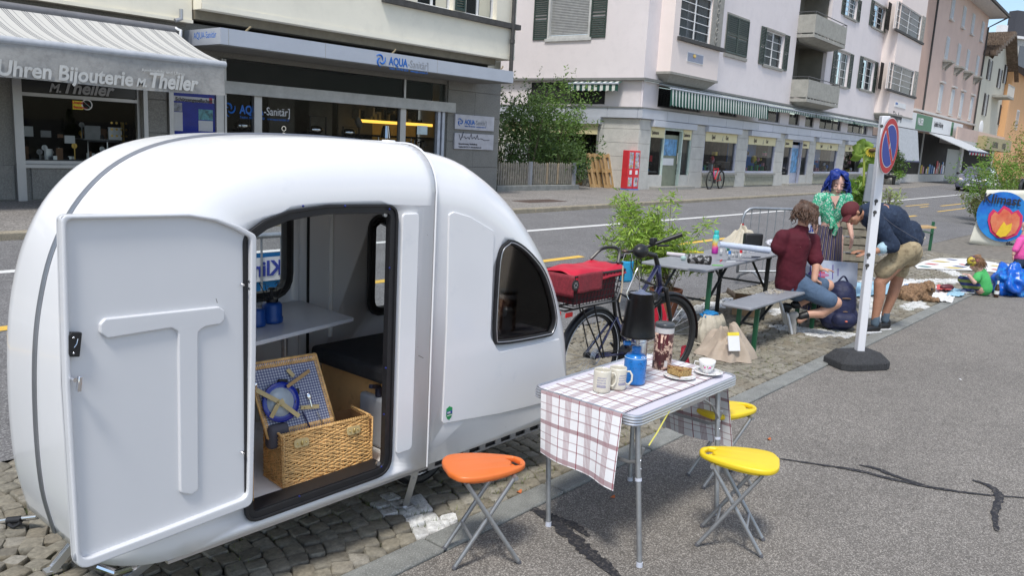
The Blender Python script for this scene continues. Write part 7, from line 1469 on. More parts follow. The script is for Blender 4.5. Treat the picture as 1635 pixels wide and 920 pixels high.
# soft things: cloth lumps built as displaced ellipsoids
def lump(name, c, r, m, label, cat, seed=0, amp=.16, fr=4., M=None, par=None, flat=True):
 mb = MB(); nu, nv = 44, 30; c = Vector(c)
 vs = []; 
 base = MB().ell((0, 0, 0), (1, 1, 1), nu, nv); out = []
 for v in base.v:
  v = Vector(v); k = 1+amp*noise.noise(v*fr*.5+Vector((seed, 0, 0)))*1.3+amp*.5*abs(noise.noise(v*fr*1.4+Vector((seed, 3, 0)))); q = Vector((v.x*r[0]*k, v.y*r[1]*k, v.z*r[2]*k))
  if M: q = M @ q
  if flat: q.z = max(q.z, -r[2]*.62)
  out.append(tuple(c+q+Vector((0, 0, r[2]*.62 if flat else 0))))
 mb.v = out; mb.f = base.f; return obj(name, mb, m, par, label, cat, smooth='all')
M_cot = mat('cream_cotton', (.55, .50, .40), .9, var=.08, scale=12, bump=.5, bscale=30); M_bei = mat('beige_fabric', (.40, .33, .26), .9, var=.08, scale=10, bump=.5, bscale=30)
drape('tote_bag', T7(1183, 392), .20, .16, M_cot, 'cream cotton tote bag lying behind the paper roll on the beer table', 'bag', 3); q = T7(1201, 392); obj('black_case', MB().box((-.10, -.04, 0), (.10, .04, .13), Matrix.Translation(PD(1201, 392, 8.7)) @ Matrix.Rotation(-.75, 4, 'Z')), M_bk, None, 'black case standing at the back of the beer table', 'case', bevel=.015)
lump('plastic_bag', T7(1230, 393), (.06, .06, .05), mat('white_plastic_bag', (.6, .6, .66), .35), 'small white plastic bag at the far end of the beer table', 'bag', 8)
# cotton bag and beige jacket by the table leg
cb1 = G(1134, 553, 0); sack('cotton_bag', cb1+FWD*.05, .15, .32, M_cot, 'cream drawstring bag with blue cloth showing at its top, by the table leg', 'bag', 5); lump('blue_cloth', cb1+FWD*.06+Vector((0, 0, .27))-RGT*.02, (.09, .08, .045), mat('bright_blue_cloth', (.01, .18, .42), .8), 'blue cloth sticking out of the cream drawstring bag', 'cloth', 6, .3, 5)
obj('drawstring', MB().tube(spline([cb1-RGT*.10+Vector((0, 0, .28)), cb1-RGT*.20+Vector((0, 0, .16)), cb1-RGT*.20+Vector((0, 0, .05)), cb1-RGT*.08-FWD*.06+Vector((0, 0, .02))], 6), .006, 6), M_cot, bpy.data.objects['cotton_bag'])
jk = G(1163, 572, 0); drape('jacket', jk+FWD*.08, .27, .22, M_bei, 'beige jacket heaped against the cream bag on the cobbles', 'jacket', 9); obj('notepad', MB().box((-.06, -.008, 0), (.055, .008, .17), Matrix.Translation(PD(1173, 561, 7.22)) @ Matrix.Rotation(-.6, 4, 'Z') @ Matrix.Rotation(-.35, 4, 'X')), M_wp, None, 'white notepad with yellow top standing in the beige jacket', 'notepad', bevel=.002)
obj('pad_top', MB().box((-.06, -.0085, .14), (.056, .0085, .172), Matrix.Translation(PD(1173, 561, 7.22)) @ Matrix.Rotation(-.6, 4, 'Z') @ Matrix.Rotation(-.35, 4, 'X')), mat('pad_yellow', (.75, .6, .05), .6), bpy.data.objects['notepad'])
# cardboard box under the table
cx_ = G(1190, 500, 0); cbx = thing('cardboard_box', 'open cardboard box under the far end of the beer table', 'box', tuple(cx_)); Mc = Matrix.Translation(cx_) @ Matrix.Rotation(.4, 4, 'Z'); M_card = mat('cardboard', (.36, .24, .14), .85, var=.1, scale=8)
obj('box_body', MB().box((-.2, -.15, 0), (.2, -.145, .2), Mc).box((-.2, .145, 0), (.2, .15, .2), Mc).box((-.2, -.144, 0), (-.195, .144, .2), Mc).box((.195, -.144, 0), (.2, .144, .2), Mc).box((-.194, -.144, 0), (.194, .144, .005), Mc), M_card, cbx, smooth=False)
for s in (-1, 1): obj('flap', MB().add([tuple(Mc @ Vector(q)) for q in ((-.2, s*.15, .2), (.2, s*.15, .2), (.18, s*.24, .26), (-.18, s*.24, .26))], [(0, 1, 2, 3)]), M_card, cbx, solid=.004)
sh = G(1235, 467, .485); mb = MB(); 
for i in range(260): a = rs.uniform(0, 6.3); r = rs.uniform(0, 1)**.5; q = sh+Vector((.18*r*cos(a), .09*r*sin(a), rs.uniform(0, .012))); mb.add([tuple(q+Vector((rs.uniform(-.014, .014), rs.uniform(-.014, .014), rs.uniform(-.004, .006)))) for _ in range(3)], [(0, 1, 2)])
obj('wood_shavings', mb, mat('shavings', (.52, .46, .36), .8), None, 'heap of pale wood shavings on the bench beside the man', 'wood shavings', kind='stuff')
# ---- foliage helper
def leaves(mb, c, r, n, s, rnd, asp=.45, droop=.2, clump=6., shell=.35, cut=-.05, aim=None):
 k = 0; c = Vector(c)
 while k < n:
  v = Vector((rnd.gauss(0, 1), rnd.gauss(0, 1), rnd.gauss(0, 1))).normalized()*(shell+(1-shell)*rnd.random()**.5); 
  if noise.noise(v*clump*.3+c) < cut: 
   if rnd.random() < .8: k += .34; continue
  p = c+Vector((v.x*r[0], v.y*r[1], v.z*r[2])); a = Vector((rnd.gauss(0, 1), rnd.gauss(0, 1), rnd.gauss(0, .7)-droop)).normalized()
  if aim is not None: a = (a*.6+(p-Vector(aim)).normalized()).normalized()
  b = a.orthogonal().normalized(); b = (Matrix.Rotation(rnd.uniform(0, 6.3), 3, a) @ b); L_ = s*rnd.uniform(.6, 1.4); w_ = L_*asp*.5
  mb.add([p, p+a*L_*.5+b*w_, p+a*L_, p+a*L_*.5-b*w_], [(0, 1, 2, 3)]); k += 1
def leafmat(name, c, c2, scale=3, tr=.25):
 if name in MATS: return MATS[name]
 m = mat(name, c, .55, var=.35, scale=scale, c2=c2, cscale=scale*2.2, thr=(.42, .62)); b = m.node_tree.nodes['Principled BSDF']
 nt = m.node_tree; t = _n(nt, 'ShaderNodeBsdfTranslucent'); x = _n(nt, 'ShaderNodeMixShader'); x.inputs[0].default_value = tr; o = nt.nodes['Material Output']
 src = b.inputs['Base Color'].links[0].from_socket; nt.links.new(src, t.inputs[0]); nt.links.new(b.outputs[0], x.inputs[1]); nt.links.new(t.outputs[0], x.inputs[2]); nt.links.new(x.outputs[0], o.inputs[0]); return m
M_lg = leafmat('bamboo_leaf', (.20, .34, .04), (.36, .48, .08), 6); M_dg = leafmat('hedge_leaf', (.045, .085, .022), (.11, .19, .04), 1.6); M_sg = leafmat('shrub_leaf', (.10, .22, .025), (.22, .34, .05), 2.5); M_yg = leafmat('yellowing_leaf', (.36, .26, .09), (.25, .28, .06), 3); M_stem = mat('plant_stem', (.10, .085, .05), .8)
# potted bamboo-like shrub behind the bicycle
pb_ = G(1060, 505, 0); sh_ = thing('potted_shrub', 'bright green feathery shrub in a terracotta pot behind the bicycle', 'potted plant', tuple(pb_)); M_ter = mat('terracotta', (.33, .12, .06), .8, var=.15, scale=12)
obj('plant_pot', MB().lathe([(.12, 0), (.17, .27), (.185, .27), (.19, .32), (.165, .32), (.16, .29), (.001, .28)], tuple(pb_), 32), M_ter, sh_, smooth=True)
rs = random.Random(31); mb = MB(); st = MB()
for i in range(50):
 px, py = rs.choice([(rs.uniform(985, 1110), rs.uniform(315, 400)), (rs.uniform(965, 1130), rs.uniform(345, 430)), (rs.uniform(990, 1060), rs.uniform(330, 470))]); tgt = PD(px, py, rs.uniform(8.9, 9.6)); tip = tgt
 if px < 985 and py < 380: tip = PD(px+20, 392, 9.2)
 b0 = pb_+Vector((rs.uniform(-.08, .08), rs.uniform(-.08, .08), .3)); md = b0.lerp(tip, .5)+Vector((0, 0, .15)); P = spline([b0, md, tip], 6); st.tube(P, .004, 4)
 for q in P[4:]+[tip]:
  for _ in range(11): leaves(mb, q, (.09, .09, .07), 1, .085, rs, .17, .1, cut=-9)
 leaves(mb, tip, (.13, .13, .10), 26, .08, rs, .18, -.1, cut=-9)
obj('stems', st, M_stem, sh_, kind='stuff'); obj('foliage', mb, M_lg, sh_, kind='stuff', smooth=False)
# ---- no parking sign on a white post in a rubber foot
sg = thing('no_parking_sign', 'round red and blue no parking sign on a white square post', 'sign', (7.71, 2.24, 0)); D0 = 7.36; pbm, ptp = PD(1371, 571, D0), PD(1414, 186, D0)
pbm = Vector((pbm.x, pbm.y, .09)); ptp = Vector((pbm.x, pbm.y, 2.33)); ptp = PD(1413, 185, D0); pw = .072
M_pw = mat('white_powder_coat', (.76, .76, .78), .35, var=.02)
obj('post', MB().bar(pbm, ptp, pw, pw, up=FWD), M_pw, sg, bevel=.006)
for py, px in ((321, 1399), (339, 1397), (407, 1387), (424, 1385)):
 c = PD(px, py, D0-pw/2-.001); obj('keyhole', MB().cyl(c+FWD*.01, c-FWD*.0015, .017, n=16).box((-.006, -.002, -.036), (.006, .008, 0), Matrix.Translation(c)), M_dgrey, sg)
c = PD(1408, 201, D0-pw/2-.001); obj('keyhole', MB().cyl(c+FWD*.01, c-FWD*.0015, .013, n=16), M_dgrey, sg)
# disc: faces mostly sideways
sc_ = PD(1419.5, 233, D0-.16); hw_, hh_ = 13.2, 43.5; nrm_ = None; Rd = .243; ca_ = hw_/hh_; a_ = math.acos(ca_); view = (Vector((0, 0, CAM_H))-sc_); view.z = 0; view.normalize(); sdn = (Matrix.Rotation(a_, 3, 'Z') @ view).normalized(); tg = Vector((0, 0, 1)).cross(sdn).normalized()
MS = Matrix(((tg.x, 0, sdn.x, sc_.x), (tg.y, 0, sdn.y, sc_.y), (tg.z, 1, sdn.z, sc_.z), (0, 0, 0, 1))) @ Matrix.Rotation(-.07, 4, 'Z')
circ = lambda r, n=48: [(r*cos(2*pi*i/n), r*sin(2*pi*i/n)) for i in range(n)]
pobj('sign_back', circ(Rd), [], .004, MS @ Matrix.Translation((0, 0, -.004)), M_alu, sg); M_rd = mat('sign_red', (.45, .004, .010), .55, var=.02); M_sb = mat('sign_blue', (.004, .03, .28), .55, var=.02)
pobj('white_edge', circ(Rd-.002), [], .001, MS @ Matrix.Translation((0, 0, .0005)), M_wp, sg); pobj('red_ring', circ(Rd-.008), [], .001, MS @ Matrix.Translation((0, 0, .002)), M_rd, sg)
def halfd(sgn, r, m, z, g):
 pts = []; n = 30
 for i in range(n+1):
  a = math.asin(g/r)+(pi-2*math.asin(g/r))*i/n; pts.append((r*cos(a), r*sin(a)*sgn))
 pts = pts if sgn > 0 else pts[::-1]; pobj('blue_half' if m is M_sb else 'white_line', pts, [], .001, MS @ Matrix.Rotation(-pi/4, 4, 'Z') @ Matrix.Translation((0, 0, z)), m, sg)
for s in (1, -1): halfd(s, Rd*.765, M_wp, .0032, .020); halfd(s, Rd*.735, M_sb, .0045, .025)
obj('bracket', MB().bar(sc_-sdn*.006, PD(1412, 233, D0-.03), .03, .05), M_alu, sg)
fb = thing('rubber_foot', 'black rubber base block holding the white sign post', 'post base', (7.7, 2.26, 0)); Mf = Matrix.Diagonal((1, 1, 1, 1)) @ Matrix.Translation((7.71, 2.26, 0)) @ Matrix.Diagonal((.86, .86, 1, 1)) @ Matrix.Rotation(atan2(-.40, .62), 4, 'Z')
obj('base_block', MB().add([(-.31, -.15, .0), (-.22, -.21, 0), (.22, -.21, 0), (.31, -.15, 0), (.31, .15, 0), (.22, .21, 0), (-.22, .21, 0), (-.31, .15, 0), (-.31, -.15, .065), (-.22, -.21, .065), (.22, -.21, .065), (.31, -.15, .065), (.31, .15, .065), (.22, .21, .065), (-.22, .21, .065), (-.31, .15, .065), (-.20, -.11, .15), (.20, -.11, .15), (.20, .11, .15), (-.20, .11, .15)],
 [(7,6,5,4,3,2,1,0)]+[(i, (i+1) % 8, 8+(i+1) % 8, 8+i) for i in range(8)]+[(8, 9, 16), (9, 10, 17, 16), (10, 11, 17), (11, 12, 18, 17), (12, 13, 18), (13, 14, 19, 18), (14, 15, 19), (15, 8, 16, 19), (16, 17, 18, 19)], Mf), mat('recycled_rubber', (.035, .036, .038), .85, var=.3, scale=40, c2=(.10, .10, .11), cscale=150, thr=(.6, .68), bump=1, bscale=70), fb, smooth=False, bevel=.008)
# grey post plate behind it
gp = PD(1388, 318, 9.9); obj('grey_panel', MB().bar(PD(1386, 322, 10.2), PD(1396, 262, 10.2), .13, .03, up=FWD), mat('grey_board', (.22, .24, .26), .6), None, 'grey flat board standing behind the sign post beside the woman', 'board', bevel=.004)
# ---- steel crowd barriers
M_galv = mat('galvanised_tube', (.36, .38, .40), .45, .75, var=.12, scale=20)
def barrier(A, Bp, H_, label, nbar=18, red_=False, z0=0):
 A, Bp = Vector(A), Vector(Bp); d = (Bp-A); L_ = d.length; d.normalize(); t = thing('crowd_barrier', label, 'barrier', tuple(A.lerp(Bp, .5)), 0, 'galvanised crowd barriers along the road')
 z = lambda s, h: A+d*s+Vector((0, 0, h)); P = [z(0, .18)]+[z(0, H_-.15), z(.03, H_-.06), z(.10, H_-.01), z(.17, H_), z(L_-.17, H_), z(L_-.10, H_-.01), z(L_-.03, H_-.06), z(L_, H_-.15), z(L_, .18)]
 obj('frame', MB().tube(P, .021, 10).tube([z(0, .20), z(L_, .20)], .018, 8), M_galv, t, smooth='all')
 for i in range(1, nbar): obj('bar', MB().cyl(z(L_*i/nbar, .2), z(L_*i/nbar, H_), .008, n=6), M_galv, t)
 n = Vector((d.y, -d.x, 0))
 for s in (.25, L_-.25): obj('foot', MB().tube([z(s, .02)+n*.35, z(s, .10)+n*.28, z(s, .19)+n*.05, z(s, .19)-n*.05, z(s, .10)-n*.28, z(s, .02)-n*.35], .018, 8), M_galv, t)
 if red_: obj('red_sleeve', MB().cyl(z(0, H_-.34), z(0, H_-.22), .024, n=12), M_rd, t)
 return t
b1_ = barrier((11.0, 5.02, 0), (13.2, 3.75, 0), 1.12, 'galvanised crowd barrier with a poster, behind the beer table', red_=True)
q0, q1 = PD(1246, 330, 11.78), PD(1262, 362, 11.78); dB = Vector((2.2, -1.27, 0)).normalized(); po = Vector((11, 5.02, 0))+dB*.95; nB = Vector((dB.y, -dB.x, 0))
MPB = lambda s, z: Matrix(((dB.x, 0, -abs(nB.x)*0+nB.x, po.x+dB.x*s+nB.x*.03), (dB.y, 0, nB.y, po.y+dB.y*s+nB.y*.03), (0, 1, 0, z), (0, 0, 0, 1)))
if nB.dot(FWD) > 0: nB = -nB
po_ = obj('poster', MB().box((0, 0, 0), (.62, .82, .004), MPB(0, .26)), mat('poster_white', (.60, .60, .64), .6), None, 'white event poster with blue and red print hung on the far barrier', 'poster'); 
text('KLIMA', .13, MPB(.06, .80) @ Matrix.Translation((0, 0, .006)), mat('poster_navy', (.03, .05, .3), .6), po_, bold=.004); text('CAMP', .13, MPB(.06, .64) @ Matrix.Translation((0, 0, .006)), MATS['red_print'], po_, bold=.004)
b2_ = barrier(tuple(G(392, 640, 0)) if False else (1.9, 4.98, 0.0), (4.15, 5.0, 0.0), 1.15, 'galvanised crowd barrier behind the caravan, seen through its windows', 14)
bn = thing('barrier_banner', 'blue banner with red flames on the barrier behind the caravan', 'banner', (2.8, 5.04, .3)); obj('banner_cloth', MB().grid(lambda u, v: (1.95+1.5*u, 5.035+.008*sin(u*12), .30+.72*v), 30, 4), mat('banner_blue', (.015, .22, .50), .7, var=.15, scale=4), bn, smooth='all')
fl = MB(); 
for k in range(5): x = 2.55+k*.12; fl.add([(x, 5.02, .30), (x+.14, 5.02, .30), (x+.09, 5.02, .66+.06*(k % 2)), (x+.03, 5.02, .52)], [(0, 1, 2, 3)])
obj('painted_flames', MB().add(fl.v[:4], [(0, 1, 2, 3)]), mat('flame_red', (.6, .04, .05), .7), bn); 
for k in range(1, 5): obj('painted_flame', MB().add(fl.v[4*k:4*k+4], [(0, 1, 2, 3)]), MATS['flame_red'] if k % 2 else mat('flame_orange', (.75, .3, .05), .7), bn)
pk = PY(425, 430, 5.0); print('Kli at', pk); wpnl = obj('white_field', MB().box((pk.x-.18, 5.0, pk.z-.085), (pk.x+.17, 5.006, pk.z+.085), ), M_wp, bn)
text('Klima', .15, Matrix.Translation((pk.x+.13, 4.998, pk.z-.045)) @ Matrix(((-1, 0, 0, 0), (0, 0, -1, 0), (0, 1, 0, 0), (0, 0, 0, 1))), MATS['poster_navy'], wpnl, bold=.004)
# ================================================================ PEOPLE
def cap(mb, a, b, ra, rb): mb.tube([a, b], [ra, rb], 14); mb.ell(a, ra, 14, 8); mb.ell(b, rb, 14, 8)
def chain(mb, pts, rs):
 for i in range(len(pts)-1): cap(mb, Vector(pts[i]), Vector(pts[i+1]), rs[i], rs[i+1])
def soft(name, mb, vox, m, par, sm=4, amp=0, fs=9., mats=None):
 """weld overlapping volumes into one continuous skin"""
 me = mb.mesh(name); o = bpy.data.objects.new('tmp', me); TMP.collection.objects.link(o); r = o.modifiers.new('r', 'REMESH'); r.mode = 'VOXEL'; r.voxel_size = vox; s = o.modifiers.new('s', 'SMOOTH'); s.iterations = sm; s.factor = .6
 with bpy.context.temp_override(scene=TMP, view_layer=TMP.view_layers[0]):
  dg = bpy.context.evaluated_depsgraph_get(); dg.update(); m2 = bpy.data.meshes.new_from_object(o.evaluated_get(dg))
 bpy.data.objects.remove(o)
 if amp:
  for v in m2.vertices:
   p = v.co; k = noise.noise(p*fs)+.5*abs(noise.noise(p*fs*2.3)); v.co = p+v.normal*k*amp
 return mesh_obj(name, m2, m, par, smooth='all')
M_skin = mat('skin', (.58, .32, .22), .5, var=.06, scale=20); M_skin2 = mat('pale_skin', (.66, .40, .32), .5, var=.05, scale=20); M_skin3 = mat('tanned_skin', (.42, .21, .13), .5, var=.08, scale=20, c2=(.30, .15, .09), cscale=90, thr=(.5, .75))
def hand(mb, w_, d, pn, s=1., curl=.5):
 """palm from wrist w_ along d, palm normal pn; five separate curled fingers"""
 w_, d, pn = Vector(w_), Vector(d).normalized(), Vector(pn).normalized(); sd = d.cross(pn).normalized()
 for k in (-1, 0, 1): cap(mb, w_, w_+d*.075*s+sd*.024*k*s, .017*s, .014*s)
 for k, L_ in enumerate((.062, .074, .070, .055)):
  b = w_+d*.085*s+sd*(k-1.5)*.019*s; P = [b]; dd = d.copy()
  for j in range(3): dd = (dd+pn*curl*(.45+.12*k*.3)).normalized(); P.append(P[-1]+dd*L_*s*(.45, .32, .23)[j]*1.0)
  chain(mb, P, [.0092*s, .0086*s, .008*s, .007*s])
 b = w_+d*.03*s+sd*-.028*s; chain(mb, [b, b+(d*.6-sd+pn*.3).normalized()*.035*s, b+(d*.6-sd+pn*.3).normalized()*.035*s+(d+pn*.5).normalized()*.035*s], [.012*s, .0105*s, .009*s])
def head(mb, c, f, u, s=1.):
 """c head centre, f facing direction, u up; returns frame"""
 f, u = Vector(f).normalized(), Vector(u).normalized(); r = f.cross(u).normalized(); u = r.cross(f).normalized()
 M = Matrix(((r.x, f.x, u.x, c.x), (r.y, f.y, u.y, c.y), (r.z, f.z, u.z, c.z), (0, 0, 0, 1))) @ Matrix.Diagonal((s, s, s, 1))
 mb.ell((0, -.012, .03), (.072, .092, .082), 20, 14, M); mb.ell((0, .018, -.03), (.056, .066, .078), 18, 12, M); mb.ell((0, .045, -.088), (.026, .026, .020), 12, 8, M)
 mb.tube([(0, .078, .012), (0, .100, -.024)], [.009, .014], 10, M=M); mb.ell((0, .100, -.026), (.017, .012, .010), 10, 8, M); mb.ell((0, .078, -.057), (.024, .011, .008), 12, 8, M); mb.ell((0, .074, -.067), (.020, .011, .008), 12, 8, M)
 for k in (-1, 1): mb.ell((.074*k, -.012, -.004), (.010, .020, .032), 10, 8, M); mb.ell((.030*k, .058, -.028), (.024, .022, .022), 10, 8, M); mb.ell((.032*k, .067, .024), (.022, .010, .008), 10, 8, M)
 return M
def face(M, par, hairm, down=True):
 for k in (-1, 1):
  e = obj('eye', MB().ell((.030*k, .072, .006), (.012, .008, .008 if not down else .006), 12, 8, M), mat('eye_white', (.7, .68, .66), .3), par, smooth='all'); obj('iris', MB().ell((.030*k, .079, .003), (.005, .003, .005), 8, 6, M), mat('iris_dark', (.04, .03, .025), .3), e)
  obj('eyelid', MB().ell((.030*k, .072, .011), (.015, .011, .006), 12, 6, M), M_skin2, par, smooth='all'); obj('eyebrow', MB().tube([(.016*k, .080, .026), (.032*k, .078, .031), (.048*k, .066, .026)], .003, 6, M=M), hairm, par)
 obj('lips', MB().ell((0, .086, -.058), (.020, .006, .0045), 12, 6, M).ell((0, .083, -.066), (.016, .006, .0045), 12, 6, M), mat('lips', (.42, .12, .11), .4), par, smooth='all')
def hairstrands(M, m, par, n, L_, seed, r=.005, wav=.012, face_open=.9, vol=1.0, back=0., name='hair', zmin=-.02):
 rnd = random.Random(seed); dn = (M.to_3x3().inverted() @ Vector((0, 0, -1))).normalized(); sh = MB().ell((0, -.040, .040), (.080*vol, .080*vol, .084*vol), 20, 14, M)
 mb = MB()
 for i in range(n):
  a = rnd.uniform(0, 2*pi); ph = rnd.uniform(.05, 1.35); x, y, z = cos(a)*sin(ph), sin(a)*sin(ph), cos(ph)
  if y > .15 and ph > .45: continue
  p = Vector((x*.084*vol, -.018+y*.100*vol, .036+z*.088*vol)); P = [p]; dr = Vector((x, y*1.0-.15, 0)).normalized(); Ls = L_*rnd.uniform(.75, 1.1); k0 = rnd.uniform(0, 6)
  if dr.y > face_open-.4: dr = Vector((copysign_(x), .1, 0)).normalized()
  st = 9
  for j in range(1, st+1):
   t = j/st; q = p+dr*(.018*vol*sin(min(1, t*2.2)*pi/2)+.02*t*vol)+Vector((0, -back*t, 0))+dn*Ls*t**1.05
   q += Vector((sin(k0+t*9)*wav*t, cos(k0*1.7+t*8)*wav*t, 0)); ry = (q.x/.090)**2+((q.y+.01)/.104)**2
   if q.z > -.09 and ry < 1: f_ = 1/sqrt(ry+1e-5); q.x *= f_; q.y = (q.y+.01)*f_-.01
   if q.y > .02 and q.z < .085: q.x = copysign_(q.x)*max(abs(q.x), .074*vol)
   P.append(q)
  mb.tube(P, [r*(1-.5*(j/st)) for j in range(st+1)], 5, M=M)
 h = obj(name, mb, m, par, kind='stuff', smooth='all'); obj('hair_cap', sh, m, h, smooth='all'); return h
copysign_ = lambda x: 1. if x > 0 else -1.
def lace(pts, m, par, r=.003, name='lace'): return obj(name, MB().tube([Vector(p) for p in pts], r, 5), m, par)
def shoe(ankle, d, m, par, s=1., sole=None, up=UP):
 d = Vector(d).normalized(); u = Vector(up).normalized(); a = Vector(ankle); r = d.cross(u).normalized()
 B_ = lambda f, h, x=0: a+d*f*s+u*h*s+r*x*s
 mb = MB(); cap(mb, B_(-.035, -.045), B_(.06, -.052), .040*s, .038*s); cap(mb, B_(.06, -.055), B_(.155, -.066), .040*s, .030*s); cap(mb, B_(-.03, -.01), B_(-.03, -.06), .040*s, .036*s)
 o = soft('shoe', mb, .008, m, par, 3); sl = [(-.075, -.03), (-.03, -.042), (.08, -.046), (.16, -.036), (.195, 0), (.16, .036), (.08, .046), (-.03, .042), (-.075, .03)]
 Mz = Matrix(((d.x, r.x, u.x, a.x), (d.y, r.y, u.y, a.y), (d.z, r.z, u.z, a.z), (0, 0, 0, 1))) @ Matrix.Diagonal((s, s, s, 1)); obj('sole', MB().prism(sl, -.102, -.080, Mz), sole or M_wp, o, bevel=.004)
 for k in range(4): lace([B_(.02+k*.022, -.018-k*.010, -.018), B_(.03+k*.022, -.018-k*.010, .018)], M_wp, o)
 return o
# ---- woman with blue hair
Dw = 9.35; W = lambda px, py, o=0.: PD(px, py, Dw+o)
wm = thing('person', 'woman with bright blue hair, green patterned tie top and striped trousers looking down', 'person', tuple(Vector((W(1330, 500).x, W(1330, 500).y, 0))))
mb = MB(); hc = W(1337, 294); HM = head(mb, hc, -FWD*.92-RGT*.10-UP*.25, UP-FWD*.2, 1.08)
sL, sR = W(1308, 317), W(1352, 317, .0); ch_ = W(1330, 329); wst = W(1326, 355); hp = W(1325, 380, .02)
chain(mb, [hc-UP*.05+FWD*.02, W(1333, 318)], [.052, .055]); chain(mb, [ch_, W(1328, 342), wst, hp], [.115, .11, .098, .13]); chain(mb, [sL, sR], [.052, .052]); 
eL, wL = W(1298, 350), W(1308, 385, .05); eR, wR = W(1355, 352, -.02), W(1360, 377, -.12)
chain(mb, [sL, eL, wL], [.046, .036, .026]); chain(mb, [sR, eR, wR], [.046, .036, .025]); hand(mb, wR, -UP*.9-FWD*.2, -RGT, 1.0, .35); hand(mb, wL, -UP-FWD*.2, RGT, 1., .35)
k1, k2 = W(1317, 450, .02), W(1335, 450, .02); f1, f2 = Vector((k1.x, k1.y, .09)), Vector((k2.x, k2.y, .09)); chain(mb, [hp-RGT*.07, k1, f1], [.085, .055, .04]); chain(mb, [hp+RGT*.07, k2, f2], [.085, .055, .04])
soft('body', mb, .009, M_skin2, wm, 2); M_bh = mat('blue_hair', (.004, .025, .21), .4, var=.35, scale=30); face(HM, wm, mat('brow_dark', (.05, .035, .03), .7)); hairstrands(HM, M_bh, wm, 620, .185, 3, .0062, .022, vol=1.16)
obj('hair_bun', MB().ell((.02, -.05, .125), (.045, .045, .03), 14, 10, HM), M_bh, wm, smooth='all')
mb = MB(); chain(mb, [ch_+UP*.005, W(1328, 340), wst+UP*.035], [.128, .124, .108]); chain(mb, [sL+UP*.005, sR+UP*.005], [.062, .062]); chain(mb, [sL, sL.lerp(eL, .62)], [.066, .072]); chain(mb, [sR, sR.lerp(eR, .7)], [.064, .068])
M_gt = mat('green_print', (.035, .36, .20), .8, var=.1, scale=10, c2=(.55, .66, .58), cscale=55, thr=(.53, .58), bump=.4, bscale=30); tp_ = soft('top', mb, .010, M_gt, wm, 3, .010, 11)
mb = MB(); cap(mb, W(1328, 350, -.12), W(1331, 356, -.13), .03, .025); chain(mb, [W(1331, 355, -.13), W(1335, 364, -.13), W(1332, 374, -.12)], [.02, .026, .022]); chain(mb, [W(1328, 352, -.13), W(1327, 364, -.14)], [.018, .02]); obj_ = soft('tie_knot', mb, .008, M_gt, wm, 2, .006, 20)
nk = MB(); nk.add([W(1326, 313, -.135), W(1341, 312, -.135), W(1333, 332, -.145)], [(0, 1, 2)]); obj('neckline', nk, M_skin2, wm); obj('necklace', MB().tube(spline([W(1326, 315, -.10), W(1331, 324, -.145), W(1334, 330, -.155), W(1338, 322, -.145), W(1342, 314, -.10)], 5), .003, 5), M_blk, wm); obj('pendant', MB().ell(W(1334, 332, -.158), .009, 8, 6), M_brass, wm)
M_st = striped('striped_trousers', (.035, .03, .05), [(0, 1.0, [(0, .16)], (.33, .27, .24), .8), (0, 1.0, [(.34, .42)], (.06, .07, .30), .9), (0, 1.0, [(.60, .74)], (.28, .20, .18), .75)], rough=.9)
def leg_sk(u, v): a = 2*pi*u; R_ = .125+.075*v; c = W(1326, 358, .0); return (c.x+RGT.x*R_*1.08*cos(a)+FWD.x*R_*.85*sin(a)+.012*v*cos(a*7), c.y+RGT.y*R_*1.08*cos(a)+FWD.y*R_*.85*sin(a)+.012*v*sin(a*7+1), c.z-.02-v*(c.z-.16)+.0)
obj('trousers', MB().grid(leg_sk, 56, 14, lambda u, v: (u*22, v)), M_st, wm, smooth='all'); obj('waist_tie', MB().tube([W(1312, 361, -.15), W(1320, 359, -.16), W(1326, 368, -.17)], .005, 5), MATS['navy_plastic'], wm)
for f_ in (f1, f2): shoe(f_+UP*.02, -FWD, M_bk, wm)
# ---- kneeling man in the dark red shirt
Dk = 8.62; K = lambda px, py, o=0.: PD(px, py, Dk+o)
kn = thing('person', 'man in dark red shirt with wavy brown hair, sitting at the bench end', 'person', tuple(Vector((K(1270, 500).x, K(1270, 500).y, 0))))
mb = MB(); hc = K(1285, 345, .02); HM = head(mb, hc, RGT*.75+FWD*.55-UP*.35, UP+RGT*.2, 1.08); pel = K(1263, 451, .03); wa = K(1263, 425); chs = K(1270, 388); nk_ = K(1280, 364)
chain(mb, [hc-UP*.05, nk_], [.055, .055]); chain(mb, [chs, wa, pel], [.155, .140, .150]); s1, s2 = K(1249, 379, -.05), K(1297, 384, .12); chain(mb, [s1, s2], [.07, .07])
e2, w2_ = K(1303, 425, -.02), K(1300, 447, -.06); chain(mb, [s2, e2, w2_], [.055, .042, .032]); chain(mb, [s1, K(1296, 410, .3), K(1310, 430, .25)], [.055, .04, .03]); hand(mb, w2_, RGT*.5-UP*.3+FWD*.6, -UP, 1.05, .5); hand(mb, K(1310, 430, .25), RGT, -UP, 1., .5)
kA, aA = K(1334, 484, -.08), K(1290, 502, -.04); kB, aB = K(1322, 456, .18), K(1273, 487, .14)
chain(mb, [pel+RGT*.04-FWD*.04, kA], [.10, .068]); chain(mb, [kA, K(1312, 500, -.05), aA], [.062, .058, .040]); chain(mb, [pel+RGT*.04+FWD*.1, kB, aB], [.09, .066, .04]); chain(mb, [aA, K(1277, 512, -.03)], [.04, .035])
soft('body', mb, .010, M_skin, kn, 2); M_br = mat('brown_hair', (.07, .03, .013), .5, var=.5, scale=40, sheen=.2, c2=(.20, .10, .045), cscale=60, thr=(.55, .75)); face(HM, kn, M_br); hairstrands(HM, M_br, kn, 560, .17, 5, .006, .022, vol=1.18)
